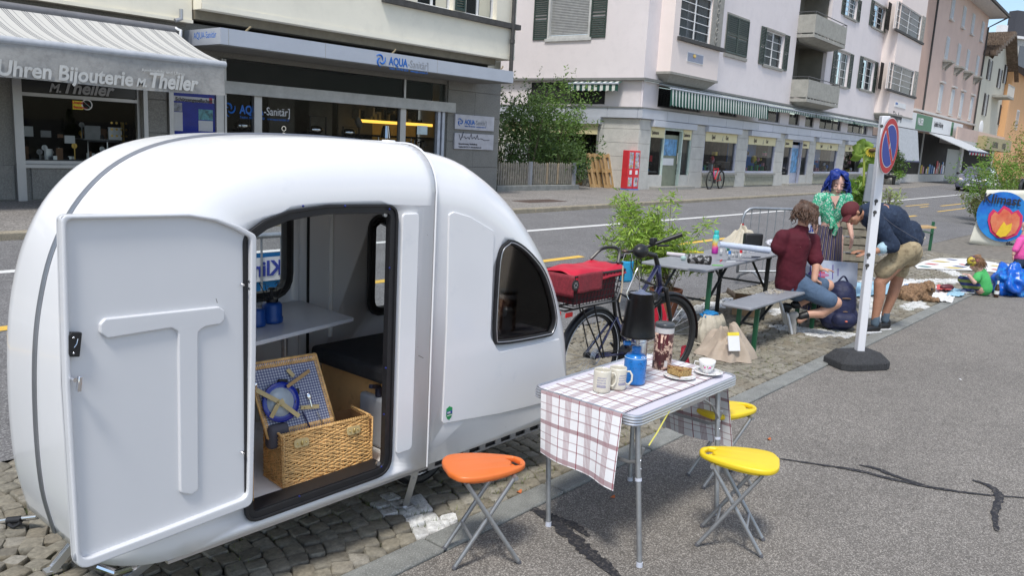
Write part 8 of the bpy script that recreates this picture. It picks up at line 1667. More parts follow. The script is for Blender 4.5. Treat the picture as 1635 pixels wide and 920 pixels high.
mb = MB(); chain(mb, [chs, K(1266, 405), wa, K(1262, 452, .02)], [.158, .155, .148, .158]); chain(mb, [s1, s2], [.085, .085]); chain(mb, [s1, K(1244, 395, -.05)], [.085, .09]); chain(mb, [s2, s2.lerp(e2, .72)], [.078, .084]); cap(mb, nk_-UP*.03, chs, .075, .12)
soft('shirt', mb, .012, mat('dark_red_cotton', (.075, .002, .011), .85, var=.1, scale=6, bump=.4, bscale=14), kn, 3, .014, 7)
mb = MB(); chain(mb, [pel-UP*.02, K(1272, 462)], [.158, .13]); chain(mb, [pel+RGT*.04-FWD*.04, K(1324, 480, -.08)], [.125, .088]); chain(mb, [pel+RGT*.04+FWD*.1, K(1312, 456, .17)], [.11, .088]); M_den = mat('blue_grey_denim', (.075, .12, .19), .9, var=.15, scale=12, bump=.5, bscale=50); soft('shorts', mb, .012, M_den, kn, 3, .010, 9)
def sock(a, b, r, m, par): return soft('sock', (lambda q: (cap(q, a, b, r, r), q)[1])(MB()), .009, m, par, 2)
sock(aA.lerp(K(1277, 508, -.03), .15), K(1279, 506, -.03), .045, M_bk, kn); sock(aB, aB-RGT*.03, .046, M_bk, kn)
shoe(K(1272, 507, -.03), -UP*.93+RGT*.30, mat('grey_canvas_shoe', (.38, .36, .33), .8), kn, 1.02, M_wp, up=RGT*.9+UP*.3); shoe(K(1262, 494, .14), -UP*.9+RGT*.3, M_bk, kn, 1., M_wp, up=RGT)
# ---- bending man in the denim jacket
Dm = 8.95; N_ = lambda px, py, o=0.: PD(px, py, Dm+o)
mn = thing('person', 'man in dark denim jacket, beige shorts and maroon cap, bent forward over the board', 'person', tuple(Vector((N_(1410, 525).x, N_(1410, 525).y, 0))))
mb = MB(); hc = N_(1361, 342, -.05); HM = head(mb, hc, -RGT*.72-UP*.72-FWD*.45, UP*.5-RGT*.75, 1.06); pel = N_(1446, 396); mid = N_(1425, 352); sh_c = N_(1394, 343); nk_ = N_(1376, 341, -.02)
chain(mb, [hc, nk_, sh_c], [.055, .058, .07]); chain(mb, [sh_c, mid, pel], [.15, .15, .15]); sN, sF = N_(1398, 350, -.17), N_(1392, 344, .17); chain(mb, [sN, sF], [.06, .06])
eN, hN = N_(1425, 392, -.2), N_(1392, 403, -.26); eF, hF = N_(1398, 395, .1), N_(1383, 402, -.0); chain(mb, [sN, eN, hN], [.058, .044, .030]); chain(mb, [sF, eF, hF], [.055, .042, .03]); hand(mb, hN, -RGT-UP*.25, -UP, 1.1, .35); hand(mb, hF, -RGT, -UP, 1.1, .6)
for (kx, ky, ax_, ay, o_) in ((1405, 451, 1397, 510, -.08), (1432, 449, 1413, 503, .10)): chain(mb, [pel+FWD*o_, N_(kx, ky, o_), N_((kx+ax_)/2+3, (ky+ay)/2-6, o_), N_(ax_, ay, o_)], [.10, .066, .060, .040])
soft('body', mb, .010, M_skin3, mn, 2); face(HM, mn, M_blk)
capm = mat('maroon_cap', (.095, .012, .016), .8, var=.15, scale=20, bump=.3, bscale=60); mbp = MB().ell((0, -.014, .045), (.088, .104, .088), 24, 16, HM); cp_ = obj('cap', mbp, capm, mn, smooth='all'); obj('cap_brim', MB().grid(lambda u, v: tuple(HM @ Vector(((u-.5)*.15*(1-.35*v*v), .07+.085*v, .052-.02*v-.06*(u-.5)**2*4*.5))), 12, 6), capm, cp_, solid=.004, smooth='all'); obj('cap_button', MB().ell((0, -.014, .134), (.008, .008, .005), 8, 6, HM), capm, cp_)
obj('short_hair', MB().ell((0, -.045, -.005), (.079, .072, .062), 18, 12, HM), mat('black_hair', (.012, .010, .010), .6), mn, smooth='all')
mb = MB(); chain(mb, [sh_c, mid, N_(1440, 380)], [.155, .162, .165]); chain(mb, [mid, N_(1412, 372)], [.165, .15]); chain(mb, [N_(1448, 382), N_(1440, 402), N_(1434, 416)], [.165, .15, .10]); chain(mb, [N_(1452, 372), N_(1466, 376)], [.14, .07]); chain(mb, [N_(1440, 382), N_(1445, 402)], [.16, .12]); chain(mb, [sN, sF], [.078, .078]); chain(mb, [sN, eN], [.088, .078]); cap(mb, eN, N_(1414, 395, -.22), .078, .07); chain(mb, [sF, eF], [.08, .07]); cap(mb, N_(1380, 338), sh_c, .075, .13)
M_jk = mat('dark_denim', (.014, .026, .055), .9, var=.25, scale=9, c2=(.03, .05, .09), cscale=30, thr=(.5, .7), bump=.6, bscale=30); soft('jacket', mb, .012, M_jk, mn, 3, .014, 7)
lace(spline([N_(1404, 340, -.21), N_(1425, 358, -.22), N_(1450, 374, -.20), N_(1467, 384, -.16)], 6), mat('denim_stitch', (.10, .10, .12), .8), mn, .003, 'seam'); 
cf = MB(); cap(cf, N_(1414, 394, -.225), N_(1408, 397, -.235), .062, .058); soft('cuff', cf, .010, mat('light_denim_cuff', (.35, .50, .58), .8), mn, 2, .006, 15)
mb = MB(); chain(mb, [pel, N_(1450, 405)], [.158, .15])
for kx, ky, o_ in ((1411, 432, -.08), (1436, 432, .10)): chain(mb, [pel+FWD*o_, N_(kx, ky, o_)], [.125, .098])
soft('shorts', mb, .012, mat('beige_cargo', (.36, .29, .18), .9, var=.15, scale=8, c2=(.22, .17, .10), cscale=14, thr=(.5, .65), bump=.5, bscale=30), mn, 3, .014, 8); obj('shirt_hem', MB().ell(N_(1470, 380, .02), (.05, .05, .035)), MATS['cream_cotton'], mn, smooth='all')
for ax_, ay, o_ in ((1398, 510, -.08), (1414, 504, .10)):
 a = N_(ax_, ay, o_); sock(a+UP*.02, a-UP*.05, .045, mat('grey_sock', (.09, .13, .17), .9), mn); a = Vector((a.x, a.y, .105)); shoe(a, -RGT*.95-FWD*.3, M_bk, mn, 1.08)
# ---- painting on a board held between them
pt_ = thing('painting', 'painted board with a red and violet ring on pale blue ground, leaning beside the man', 'painting', tuple(N_(1330, 500, .2)))
qs = [PD(1282, 413, 9.0), PD(1370, 420, 9.25), PD(1368, 458, 9.2), PD(1281, 470, 8.95)]; nq = (qs[1]-qs[0]).cross(qs[3]-qs[0]).normalized()*.012; nq = nq if nq.dot(FWD) > 0 else -nq
obj('board', MB().add([*qs, *[q+nq for q in qs]], [(0, 3, 2, 1), (4, 5, 6, 7), (0, 1, 5, 4), (1, 2, 6, 5), (2, 3, 7, 6), (3, 0, 4, 7)]), mat('painted_sky', (.50, .55, .66), .7, c2=(.25, .38, .6), cscale=2.5, thr=(.5, .75)), pt_, smooth=False)
ro = qs[0].lerp(qs[1], .44); ux_ = (qs[1]-qs[0]).normalized(); uz_ = (qs[3]-qs[0]).normalized(); Mq = lambda a, b, h=.004: qs[0]+ux_*a+uz_*b-nq.normalized()*h
for r_, m_, h in ((.21, mat('violet_paint', (.14, .09, .38), .6), .002), (.15, mat('red_paint', (.60, .05, .09), .6), .004), (.08, mat('rose_paint', (.5, .2, .35), .6), .006)): obj('painted_ring', MB().add([Mq(.28+r_*cos(a), .165+r_*.24*sin(a), h) for a in [i*pi/16 for i in range(32)]], [tuple(range(32))]), m_, pt_, smooth=False)
for i in range(7): a = i*.9; obj('painted_post', MB().add([Mq(.28+.2*cos(a)+dx, .165+.05*sin(a)+dz, .008) for dx, dz in ((-.006, 0), (.006, 0), (.006, -.085), (-.006, -.085))], [(0, 1, 2, 3)]), MATS['violet_paint'], pt_)
# ---- dark blue rucksack
bp_ = G(1340, 527, 0)+FWD*.06; rk = thing('backpack', 'dark blue rucksack standing on the cobbles between the kneeling man and the sign post', 'backpack', tuple(bp_)); M_nv = mat('navy_nylon', (.012, .016, .055), .65, var=.2, scale=15, bump=.5, bscale=25)
mb = MB(); cap(mb, bp_+UP*.17, bp_+UP*.40, .17, .15); cap(mb, bp_+UP*.14+RGT*.06, bp_+UP*.14-RGT*.06, .15, .15); soft('bag_body', mb, .012, M_nv, rk, 3, .012, 8)
mb = MB(); cap(mb, bp_-FWD*.13+UP*.13-RGT*.05, bp_-FWD*.13+UP*.13+RGT*.06, .085, .085); soft('front_pocket', mb, .012, M_nv, rk, 2, .008, 9)
for z, w_ in ((.21, .11), (.36, .12), (.44, .10)): obj('zip', MB().tube(spline([bp_-FWD*.02-RGT*w_*1.2+UP*(z-.03), bp_-FWD*(.165 if z < .4 else .12)+UP*(z+.02), bp_-FWD*.02+RGT*w_*1.2+UP*(z-.03)], 6), .006, 5), mat('tan_piping', (.22, .13, .07), .7), rk)
obj('handle', MB().tube(spline([bp_-RGT*.06+UP*.53, bp_+UP*.60, bp_+RGT*.06+UP*.53], 6), .010, 6), M_nv, rk); obj('badge', MB().ell(bp_-FWD*.218+UP*.13, (.016, .016, .010)), mat('badge_red', (.6, .15, .1), .5), rk)
# ---- child in the green shirt on the kerb
Dc = 11.9; H_ = lambda px, py, o=0.: PD(px, py, Dc+o)
kd = thing('person', 'small child in green shirt, striped leggings and yellow cap crouching on the kerb', 'person', tuple(Vector((H_(1560, 468).x, H_(1560, 468).y, 0))))
mb = MB(); hc = H_(1557, 421); HM = head(mb, hc, -RGT*.9-UP*.45-FWD*.1, UP-RGT*.3, .92); pl = H_(1569, 460); chain(mb, [hc, H_(1565, 434), H_(1568, 445), pl], [.045, .07, .09, .11]); sh1 = H_(1562, 440, -.08); chain(mb, [sh1, H_(1556, 451, -.12), H_(1547, 440, -.1)], [.038, .03, .024]); hand(mb, H_(1547, 440, -.1), -RGT+UP*.3, -UP, .7)
k_ = H_(1536, 446); chain(mb, [pl, k_], [.07, .05]); chain(mb, [k_, H_(1546, 466)], [.048, .035]); soft('body', mb, .009, M_skin2, kd, 2); hr = mat('light_brown_hair', (.22, .12, .06), .6, var=.3, scale=40); hairstrands(HM, hr, kd, 260, .22, 9, .0055, .006, back=.10)
mb = MB(); chain(mb, [H_(1566, 436), H_(1569, 448), H_(1571, 460)], [.082, .105, .118]); chain(mb, [sh1, H_(1559, 446, -.1)], [.055, .055]); chain(mb, [H_(1564, 438, .08), H_(1558, 446, .1)], [.05, .05]); soft('shirt', mb, .010, mat('bright_green_cotton', (.07, .42, .12), .85, var=.08, scale=8), kd, 3, .008, 9)
mb = MB(); chain(mb, [pl, k_], [.085, .062]); chain(mb, [k_, H_(1546, 464)], [.058, .045]); chain(mb, [pl, H_(1540, 440+8, .12), H_(1550, 464, .1)], [.08, .058, .045]); M_lg2 = striped('striped_leggings', (.02, .03, .12), [(2, .09, [(0, .045)], (.16, .20, .05), 1)], coord='Object'); soft('leggings', mb, .010, M_lg2, kd, 3)
obj('cap', MB().ell((0, -.012, .042), (.092, .104, .086), 20, 14, HM), mat('purple_cap', (.06, .02, .12), .7), kd, smooth='all'); obj('cap_front', MB().ell((0, .03, .048), (.085, .075, .078), 20, 14, HM), mat('cap_yellow', (.62, .50, .06), .7), kd, smooth='all'); obj('cap_brim', MB().grid(lambda u, v: tuple(HM @ Vector(((u-.5)*.14*(1-.3*v), .08+.07*v, .045-.015*v))), 8, 4), M_bk, kd, solid=.004); obj('cap_patch', MB().ell((-.08, -.01, .06), (.014, .035, .035), 14, 10, HM), mat('pink_patch', (.5, .13, .15), .7), kd, smooth='all')
for o_ in (0, .1): a = H_(1549, 468, o_); a.z = .10; shoe(a, -RGT, mat('blue_grey_shoe', (.10, .13, .22), .7), kd, .75)
# ---- toddler in pink at the right edge
Dp = 13.6; H2 = lambda px, py, o=0.: PD(px, py, Dp+o); pk_ = thing('person', 'small child in a pink shirt and jeans at the right edge of the picture', 'person', tuple(Vector((H2(1632, 430).x, H2(1632, 430).y, 0))))
mb = MB(); hc = H2(1640, 362); HM = head(mb, hc, -RGT-UP*.4, UP, .95); chain(mb, [hc, H2(1638, 378), H2(1634, 395), H2(1630, 410)], [.05, .08, .10, .10]); chain(mb, [H2(1628, 384, -.05), H2(1621, 398, -.08), H2(1618, 406, -.08)], [.045, .035, .026]); hand(mb, H2(1618, 407, -.08), -UP, RGT, .7)
a_, b_ = H2(1624, 425, -.04), H2(1638, 425, .05); chain(mb, [H2(1630, 412), a_, Vector((a_.x, a_.y, .08))], [.08, .06, .05]); chain(mb, [H2(1634, 412), b_, Vector((b_.x, b_.y, .08))], [.08, .06, .05]); soft('body', mb, .010, M_skin2, pk_, 2); obj('hair', MB().ell((0, -.03, .04), (.085, .09, .08), 16, 12, HM), hr, pk_, smooth='all')
mb = MB(); chain(mb, [H2(1638, 380), H2(1633, 398), H2(1630, 408)], [.095, .115, .115]); chain(mb, [H2(1629, 384, -.05), H2(1621, 399, -.08)], [.062, .052]); soft('shirt', mb, .010, mat('pink_cotton', (.75, .10, .36), .85, var=.06), pk_, 3, .008, 9)
mb = MB(); chain(mb, [H2(1630, 413), a_, Vector((a_.x, a_.y, .12))], [.10, .075, .068]); chain(mb, [H2(1634, 413), b_, Vector((b_.x, b_.y, .12))], [.10, .075, .068]); soft('jeans', mb, .010, M_jk, pk_, 3)
for q in (a_, b_): shoe(Vector((q.x, q.y, .10)), -RGT, M_bk, pk_, .75)
# ---- dog lying on the cobbles
dg_ = G(1462, 481, 0)+FWD*.14; Dg = dg_.dot(FWD); D_ = lambda px, py, o=0.: PD(px, py, Dg+o); dog = thing('dog', 'curly brown dog lying on the painted cobbles with its head raised', 'dog', tuple(dg_)); M_fur = mat('curly_brown_fur', (.26, .16, .09), .9, var=.4, scale=30, c2=(.14, .08, .045), cscale=50, thr=(.45, .65), bump=1, bscale=80)
mb = MB(); chain(mb, [D_(1446, 471), D_(1458, 469), D_(1472, 468), D_(1478, 462)], [.13, .14, .13, .08]); chain(mb, [D_(1478, 462), D_(1482, 458, -.03)], [.08, .085]); chain(mb, [D_(1482, 459, -.05), D_(1487, 462, -.13)], [.07, .042]); chain(mb, [D_(1474, 474, -.08), D_(1486, 478, -.15), D_(1497, 480, -.16)], [.05, .038, .032]); chain(mb, [D_(1472, 475, .1), D_(1490, 478, .08)], [.05, .032]); chain(mb, [D_(1448, 474, -.1), D_(1462, 479, -.16)], [.08, .04]); chain(mb, [D_(1446, 472), D_(1436, 478)], [.05, .025])
for s in (-1, 1): cap(mb, D_(1481, 455, .03)+Vector((0, .06*s, 0)), D_(1480, 462, .02)+Vector((0, .08*s, 0)), .032, .026)
soft('fur', mb, .012, M_fur, dog, 2, .022, 26); obj('nose', MB().ell(D_(1488, 462, -.17), .016, 8, 6), M_blk, dog); 
for s in (0, .06): obj('eye', MB().ell(D_(1484+s*60, 458, -.12), .010, 8, 6), M_blk, dog)
# ================================================================ FAR SIDE OF THE STREET AND RIGHT EDGE
ZP = .446
# hedge shrubs and picket fence in the gap between the houses
rs = random.Random(77)
def shrub(name, c, r, n, s, m, label, seed, par_group=None, stems=7, asp=.4, h0=.0, cut=-.08):
 t = thing(name, label, 'shrub', (c[0], c[1], c[2]), 0, par_group); rnd = random.Random(seed); mb = MB(); base = Vector(c)
 cc = base+Vector((0, 0, h0+r[2])); leaves(mb, cc, r, n, s, rnd, asp, 0, 7, .25, cut)
 for k in range(int(n/220)):
  v = Vector((rnd.gauss(0, 1), rnd.gauss(0, 1), abs(rnd.gauss(.4, .7)))).normalized(); p = cc+Vector((v.x*r[0], v.y*r[1], v.z*r[2]))
  for j in range(9): leaves(mb, p+v*s*1.1*j*.55+Vector((0, 0, .04*j*s*6)), (s*.8, s*.8, s*.8), 3, s, rnd, asp, -.2, cut=-9)
 obj('foliage', mb, m, t, kind='stuff', smooth=False); st = MB()
 for k in range(stems): a = rnd.uniform(0, 6.3); st.tube([base+Vector((.1*cos(a), .1*sin(a), 0)), cc+Vector((r[0]*.35*cos(a), r[1]*.35*sin(a), -r[2]*.3)), cc+Vector((r[0]*.7*cos(a), r[1]*.7*sin(a), r[2]*.4))], [.03, .02, .008], 5)
 obj('stems', st, M_stem, t, kind='stuff'); return t
def shp(px, pt, pb, wpx, Y, n, m, label, seed, s=.11, g='shrubs of the hedge between the houses'):
 a, b, l, r = PY(px, pt, Y), PY(px, pb, Y), PY(px-wpx, (pt+pb)/2, Y), PY(px+wpx, (pt+pb)/2, Y); h = (a.z-ZP)/2; shrub('hedge_shrub', (a.x, Y, ZP), ((r.x-l.x)/2, .8, h*.98), n, s, m, label, seed, g)
shp(812, 150, 300, 26, 16.9, 3300, M_dg, 'dark sparse shrub at the left end of the hedge, against the stone pillar', 1)
shp(850, 140, 300, 34, 16.6, 4200, M_dg, 'dark hedge shrub behind the picket fence, left of the tallest one', 2)
shp(893, 118, 290, 42, 17.0, 6200, leafmat('hedge_leaf_light', (.075, .15, .025), (.17, .28, .05), 1.6), 'tallest green hedge shrub below the striped awning of the side wall', 3)
shp(905, 222, 300, 26, 16.0, 2000, M_dg, 'low dark shrub at the right end of the picket fence', 4); shp(935, 165, 240, 20, 17.6, 1500, MATS['hedge_leaf_light'], 'light green branch mass reaching towards the toy shop sign', 5)
obj('hedge_soil', MB().box((17.4, 16, ZP-.02), (21.3, 22, ZP+.05)), M_bed, None, 'dark soil bed under the hedge', 'soil bed')
fn = thing('picket_fence', 'weathered grey picket fence on a low stone kerb in front of the hedge', 'fence', (19.2, 15.5, ZP)); fa, fb_ = PY(790, 290, 15.5).x, PY(918, 290, 15.5).x; zt = PY(850, 259, 15.5).z; M_wd = mat('weathered_wood', (.15, .14, .12), .9, var=.3, scale=14, c2=(.24, .22, .18), cscale=8); n = 36
for i in range(n):
 x = fa+(fb_-fa)*(i+.5)/n; h = zt+rs.uniform(-.03, .02); lean_ = rs.uniform(-.012, .012); obj('picket', MB().add([(x-.03, 15.5, ZP+.18), (x+.03, 15.5, ZP+.18), (x+.03+lean_, 15.5, h-.05), (x+lean_, 15.5, h), (x-.03+lean_, 15.5, h-.05)]+[(x-.03, 15.53, ZP+.18), (x+.03, 15.53, ZP+.18), (x+.03+lean_, 15.53, h-.05), (x+lean_, 15.53, h), (x-.03+lean_, 15.53, h-.05)], [(0, 1, 2, 3, 4), (9, 8, 7, 6, 5), (0, 5, 6, 1), (1, 6, 7, 2), (2, 7, 8, 3), (3, 8, 9, 4), (4, 9, 5, 0)]), mat('pale_picket', (.32, .25, .17), .9, var=.2) if i in (22, 27) else M_wd, fn, smooth=False)
for z in (ZP+.30, zt-.22): obj('fence_rail', MB().box((fa, 15.535, z), (fb_, 15.57, z+.06)), M_wd, fn)
for px in (847, 917): x = PY(px, 280, 15.45).x; obj('fence_post', MB().box((x-.05, 15.42, ZP), (x+.05, 15.50, zt+.02)), mat('grey_post', (.22, .23, .25), .7), fn)
obj('fence_kerb', MB().box((fa, 15.38, ZP-.05), (fb_+.1, 15.62, ZP+.16)), M_kerb, fn, bevel=.02)
# pallets against the corner pillar, one lying
M_pal = mat('pallet_wood', (.50, .34, .16), .85, var=.2, scale=9, c2=(.38, .24, .11), cscale=20)
def pallet(x, y, lean_, label, flat=False, par=None):
 t = thing('pallet', label, 'pallet', (x, y, ZP), 0, 'wooden pallets by the toy shop'); M = Matrix.Translation((x, y, ZP)) @ (Matrix.Rotation(pi/2, 4, 'X') @ Matrix.Rotation(0, 4, 'Z') if flat else Matrix.Rotation(-lean_, 4, 'X')); 
 if flat: M = Matrix.Translation((x, y, ZP+.14)) @ Matrix.Rotation(-pi/2, 4, 'X')
 for i in range(5): obj('plank', MB().box((i*.165, .122, 0), (i*.165+.12, .142, 1.2), M), M_pal, t)
 for z in (0, .55, 1.08): 
  obj('cross_plank', MB().box((0, .1, z), (.78, .121, z+.12), M), M_pal, t)
  for xx in (0, .33, .66): obj('block', MB().box((xx, .021, z), (xx+.12, .099, z+.12), M), M_pal, t)
 for xx in (0, .33, .66): obj('runner', MB().box((xx, 0, 0), (xx+.12, .02, 1.2), M), M_pal, t)
 return t
q = G(944, 299, ZP); pallet(q.x, q.y-.1, .28, 'wooden pallet leaning upright, left one of the pair by the toy shop'); q = G(965, 300, ZP); pallet(q.x+.05, q.y-.1, .25, 'wooden pallet leaning upright beside the red vending machine'); q = G(920, 297, ZP); pallet(q.x, q.y+.3, 0, 'pallet lying flat below the side shop window', True)
q = G(1000, 303, ZP); vm = thing('vending_machine', 'tall red gumball vending machine beside the pallets', 'vending machine', tuple(q)); M = Matrix.Translation(q) @ Matrix.Rotation(-.25, 4, 'Z'); vb = lambda nm, a, b, m, **k: obj(nm, MB().box(a, b, M), m, vm, **k)
for x0, x1 in ((0, .27), (.27, .54)):
 vb('housing', (x0, 0, .03), (x1-.01, .3, 1.32), cols[0], bevel=.01)
 for z0, z1 in ((.72, 1.26), (.12, .42)): vb('display_window', (x0+.04, -.004, z0), (x1-.05, 0, z1), mat('sweets_print', (.35, .35, .45), .4, var=.9, scale=9, c2=(.5, .35, .05), cscale=14, thr=(.5, .6)))
 vb('coin_slot', (x0+.08, -.012, .52), (x1-.09, 0, .66), M_wp)
vb('base', (-.01, -.01, 0), (.55, .31, .03), MATS['toy_blue'])
# red bicycle by the shop window
q = G(1107, 300, ZP); qb = G(1134, 300, ZP); b2 = thing('bicycle', 'red framed bicycle leaning at the toy shop window', 'bicycle', tuple(q)); q = Vector((q.x, 14.55, ZP+.34)); r2 = q+Vector((1.15, .12, 0)); d2_ = (r2-q).normalized()
wheel(b2, q, d2_, .34, 16); wheel(b2, r2, d2_, .34, 16); z_ = lambda s, h: q+d2_*s+Vector((0, 0, h))
obj('frame', MB().tube([z_(.22, .50), z_(.48, -.04), z_(.78, .45), z_(.25, .42)], .022, 6).tube([z_(.48, -.04), r2], .012, 6).tube([z_(.78, .45), r2], .012, 6), cols[0], b2); obj('fork', MB().tube([z_(.20, .62), z_(.22, .45), q], .016, 6), M_bk, b2); obj('handlebar', MB().tube([z_(.16, .66)+Vector((0, -.28, 0)), z_(.24, .62), z_(.16, .66)+Vector((0, .28, 0))], .014, 6), M_bk, b2); obj('saddle', MB().ell(tuple(z_(.80, .62)), (.13, .07, .035)).cyl(z_(.78, .45), z_(.8, .6), .014), M_bk, b2); obj('crank', MB().cyl(z_(.48, -.04)+Vector((0, -.05, 0)), z_(.48, -.04), .08, n=14), M_bk, b2)
obj('crate', MB().box((r2.x-.2, r2.y-.2, r2.z+.45), (r2.x+.25, r2.y+.2, r2.z+.72)), M_dark, None, 'black crate on the rack of the red bicycle', 'crate', bevel=.02); obj('water_bottle', MB().cyl(z_(.35, .12), z_(.30, .30), .035), MATS['pink_cotton'], b2)
# raised bed of stacked weathered crates behind the woman, with plants and a sunflower
bx0 = PD(1350, 400, 10.6); M_gw = mat('grey_crate_wood', (.20, .17, .13), .9, var=.3, scale=10, c2=(.30, .27, .20), cscale=16); ang = .15
def crate(px0, px1, py0, py1, D, label, g='weathered crates stacked behind the woman'):
 a, b, c = PD(px0, py1, D), PD(px1, py1, D), PD(px0, py0, D); t = thing('wooden_crate', label, 'crate', tuple(a.lerp(b, .5)), 0, g); L_ = (b-a); L_.z = 0; L = L_.length; u = L_.normalized(); h = c.z-a.z; M = Matrix(((u.x, -u.y, 0, a.x), (u.y, u.x, 0, a.y), (0, 0, 1, a.z), (0, 0, 0, 1)))
 k = max(2, round(h/.085))
 for i in range(k): obj('slat', MB().box((0, 0, h*i/k+.004), (L, .018, h*(i+1)/k-.012), M), M_gw, t); obj('slat', MB().box((-.012, .02, h*i/k+.004), (.006, .42, h*(i+1)/k-.012), M), M_gw, t)
 for x in (.02, L-.05): obj('corner_batten', MB().box((x, .019, 0), (x+.03, .045, h), M), M_gw, t)
 obj('crate_soil', MB().box((.01, .03, 0), (L-.01, .42, h-.04), M), M_bed, t)
crate(1340, 1386, 352, 376, 10.2, 'weathered crate at the top of the stack behind the man\'s cap'); crate(1342, 1392, 378, 402, 10.1, 'weathered crate in the middle of the stack behind the woman'); crate(1340, 1402, 404, 440, 10.0, 'lowest weathered crate behind the painting'); crate(1384, 1412, 340, 400, 10.9, 'narrow weathered crate behind the sign post')
def tuft(px, py, D, w_, h_, n, m, label, s=.10, seed=1, nm='plant', asp=.25):
 c = PD(px, py, D); t = thing(nm, label, 'plant', tuple(c)); mb = MB(); leaves(mb, c+Vector((0, 0, h_*.5)), (w_, w_, h_*.5), n, s, random.Random(seed), asp, -.6, cut=-.15); obj('foliage', mb, m, t, kind='stuff', smooth=False); st = MB(); r_ = random.Random(seed)
 for k in range(6): st.tube([c, c+Vector((r_.uniform(-w_, w_)*.7, r_.uniform(-w_, w_)*.7, h_*.85))], .005, 4)
 obj('stems', st, M_stem, t, kind='stuff')
tuft(1368, 332, 10.5, .20, .36, 700, M_sg, 'dense low green plant growing in the crates behind the maroon cap', .10, 4); tuft(1420, 335, 10.8, .16, .28, 190, leafmat('pale_leaf', (.25, .32, .10), (.35, .38, .16), 4), 'loose pale shoots right of the sign post above the denim jacket', .07, 5); tuft(1345, 335, 10.4, .1, .2, 160, M_sg, 'small green plant between the woman and the cap', .07, 6)
b0, t0 = PD(1372, 332, 10.4), PD(1381, 240, 10.4); sf_ = thing('sunflower', 'tall sunflower with drooping head behind the sign post', 'plant', tuple(b0)); M_gs = mat('green_stem', (.30, .36, .06), .6); obj('stem', MB().tube(spline([b0, b0.lerp(t0, .5)+RGT*.02, t0, t0+RGT*.10+UP*.02], 5), .014, 7), M_gs, sf_)
hd_ = PD(1393, 240, 10.35); obj('flower_disc', MB().ell(tuple(hd_), (.045, .05, .025)), mat('seed_brown', (.09, .05, .02), .9), sf_)
for k in range(16): a = k*pi/8; obj('petal', MB().add([hd_+RGT*cos(a)*.04+UP*sin(a)*.02, hd_+RGT*cos(a+.15)*.07+UP*(sin(a+.15)*.05-.02), hd_+RGT*cos(a)*.09+UP*(sin(a)*.06-.03), hd_+RGT*cos(a-.15)*.07+UP*(sin(a-.15)*.05-.02)], [(0, 1, 2, 3)]), mat('petal_yellow', (.6, .42, .03), .6), sf_)
M_sl = leafmat('sunflower_leaf', (.17, .28, .035), (.25, .35, .06), 5)
for i, (px, py, s) in enumerate(((1368, 235, .16), (1375, 228, .18), (1388, 232, .17), (1371, 248, .16), (1392, 255, .18), (1397, 268, .15), (1382, 246, .17), (1366, 243, .13), (1385, 262, .15), (1395, 246, .15), (1377, 262, .10), (1374, 282, .07))):
 c = PD(px, py, 10.4+.05*(i % 3)); a = rs.uniform(-1, 1); u_ = (RGT*cos(a+i)+UP*-.5+FWD*.3*sin(i*2.)).normalized(); v_ = u_.cross(FWD).normalized(); obj('leaf', MB().grid(lambda p_, q_: tuple(c+u_*(p_-.3)*s*1.0+v_*(q_-.5)*s*.8*sin(pi*min(.98, p_*.9+.08))+FWD*.03*cos(p_*5+q_*3)), 6, 4), M_sl, sf_, smooth='all')
# painted cloth colours on the cobbles, laundry, laid out things
M_cl = [mat('white_chalk', (.68, .68, .66), .9, var=.08), mat('chalk_yellow', (.62, .48, .10), .9, var=.15), mat('chalk_red', (.55, .10, .10), .9, var=.15), mat('chalk_navy', (.08, .11, .24), .9, var=.15), mat('chalk_green', (.06, .20, .20), .9, var=.15)]
gp_ = thing('ground_painting', 'white painting with red, yellow and blue strokes on the cobbles beyond the crouching child', 'painting', tuple(G(1540, 425, 0)))
ol = [(1460, 424), (1475, 417), (1500, 412), (1555, 413), (1580, 418), (1640, 426), (1645, 440), (1600, 436), (1560, 432), (1500, 430), (1465, 429)]
obj('painted_ground', MB().add([tuple(G(a, b, .014)) for a, b in ol], [tuple(range(len(ol)))]), M_cl[0], gp_, smooth=False)
for a, b, c, k in ((1485, 417, 1518, 1), (1475, 421, 1500, 2), (1510, 414, 1530, 3), (1465, 425, 1488, 4), (1505, 427, 1540, 1), (1530, 422, 1548, 2), (1520, 425, 1545, 3), (1580, 424, 1600, 1), (1590, 420, 1625, 3), (1582, 430, 1600, 2), (1610, 433, 1635, 1)):
 p0, p1 = G(a, b, .019), G(c, b+1.2, .019); n_ = (p1-p0).normalized().cross(UP)*.10; obj('paint_stroke', MB().add([p0, p0.lerp(p1, .5)+n_, p1, p0.lerp(p1, .5)-n_], [(0, 1, 2, 3)]), M_cl[k], gp_, smooth=False)
def cloth(pts, m, label, z=.02, nm='cloth', seed=0):
 c = [G(a, b, z) for a, b in pts]; mb = MB().grid(lambda u, v: tuple(c[0].lerp(c[1], u).lerp(c[3].lerp(c[2], u), v)+Vector((.03*noise.noise((u*4, v*4, seed)), .03*noise.noise((v*5, u*4, seed+9)), .035*abs(noise.noise((u*5+seed, v*6, seed)))))), 18, 12); return obj(nm, mb, m, None, label, 'cloth', smooth='all')
cloth([(1366, 452), (1420, 447), (1425, 470), (1366, 474)], mat('pale_blue_cloth', (.30, .50, .62), .9), 'pale blue cloth on the cobbles behind the bending man', seed=1); cloth([(1418, 450), (1462, 450), (1468, 462), (1425, 463)], M_cl[0], 'cream and white cloth left of the dog', .03, seed=2); cloth([(1443, 455), (1458, 454), (1460, 462), (1446, 464)], MATS['bright_blue_cloth'], 'small bright blue cloth beside the dog', .05, seed=3)
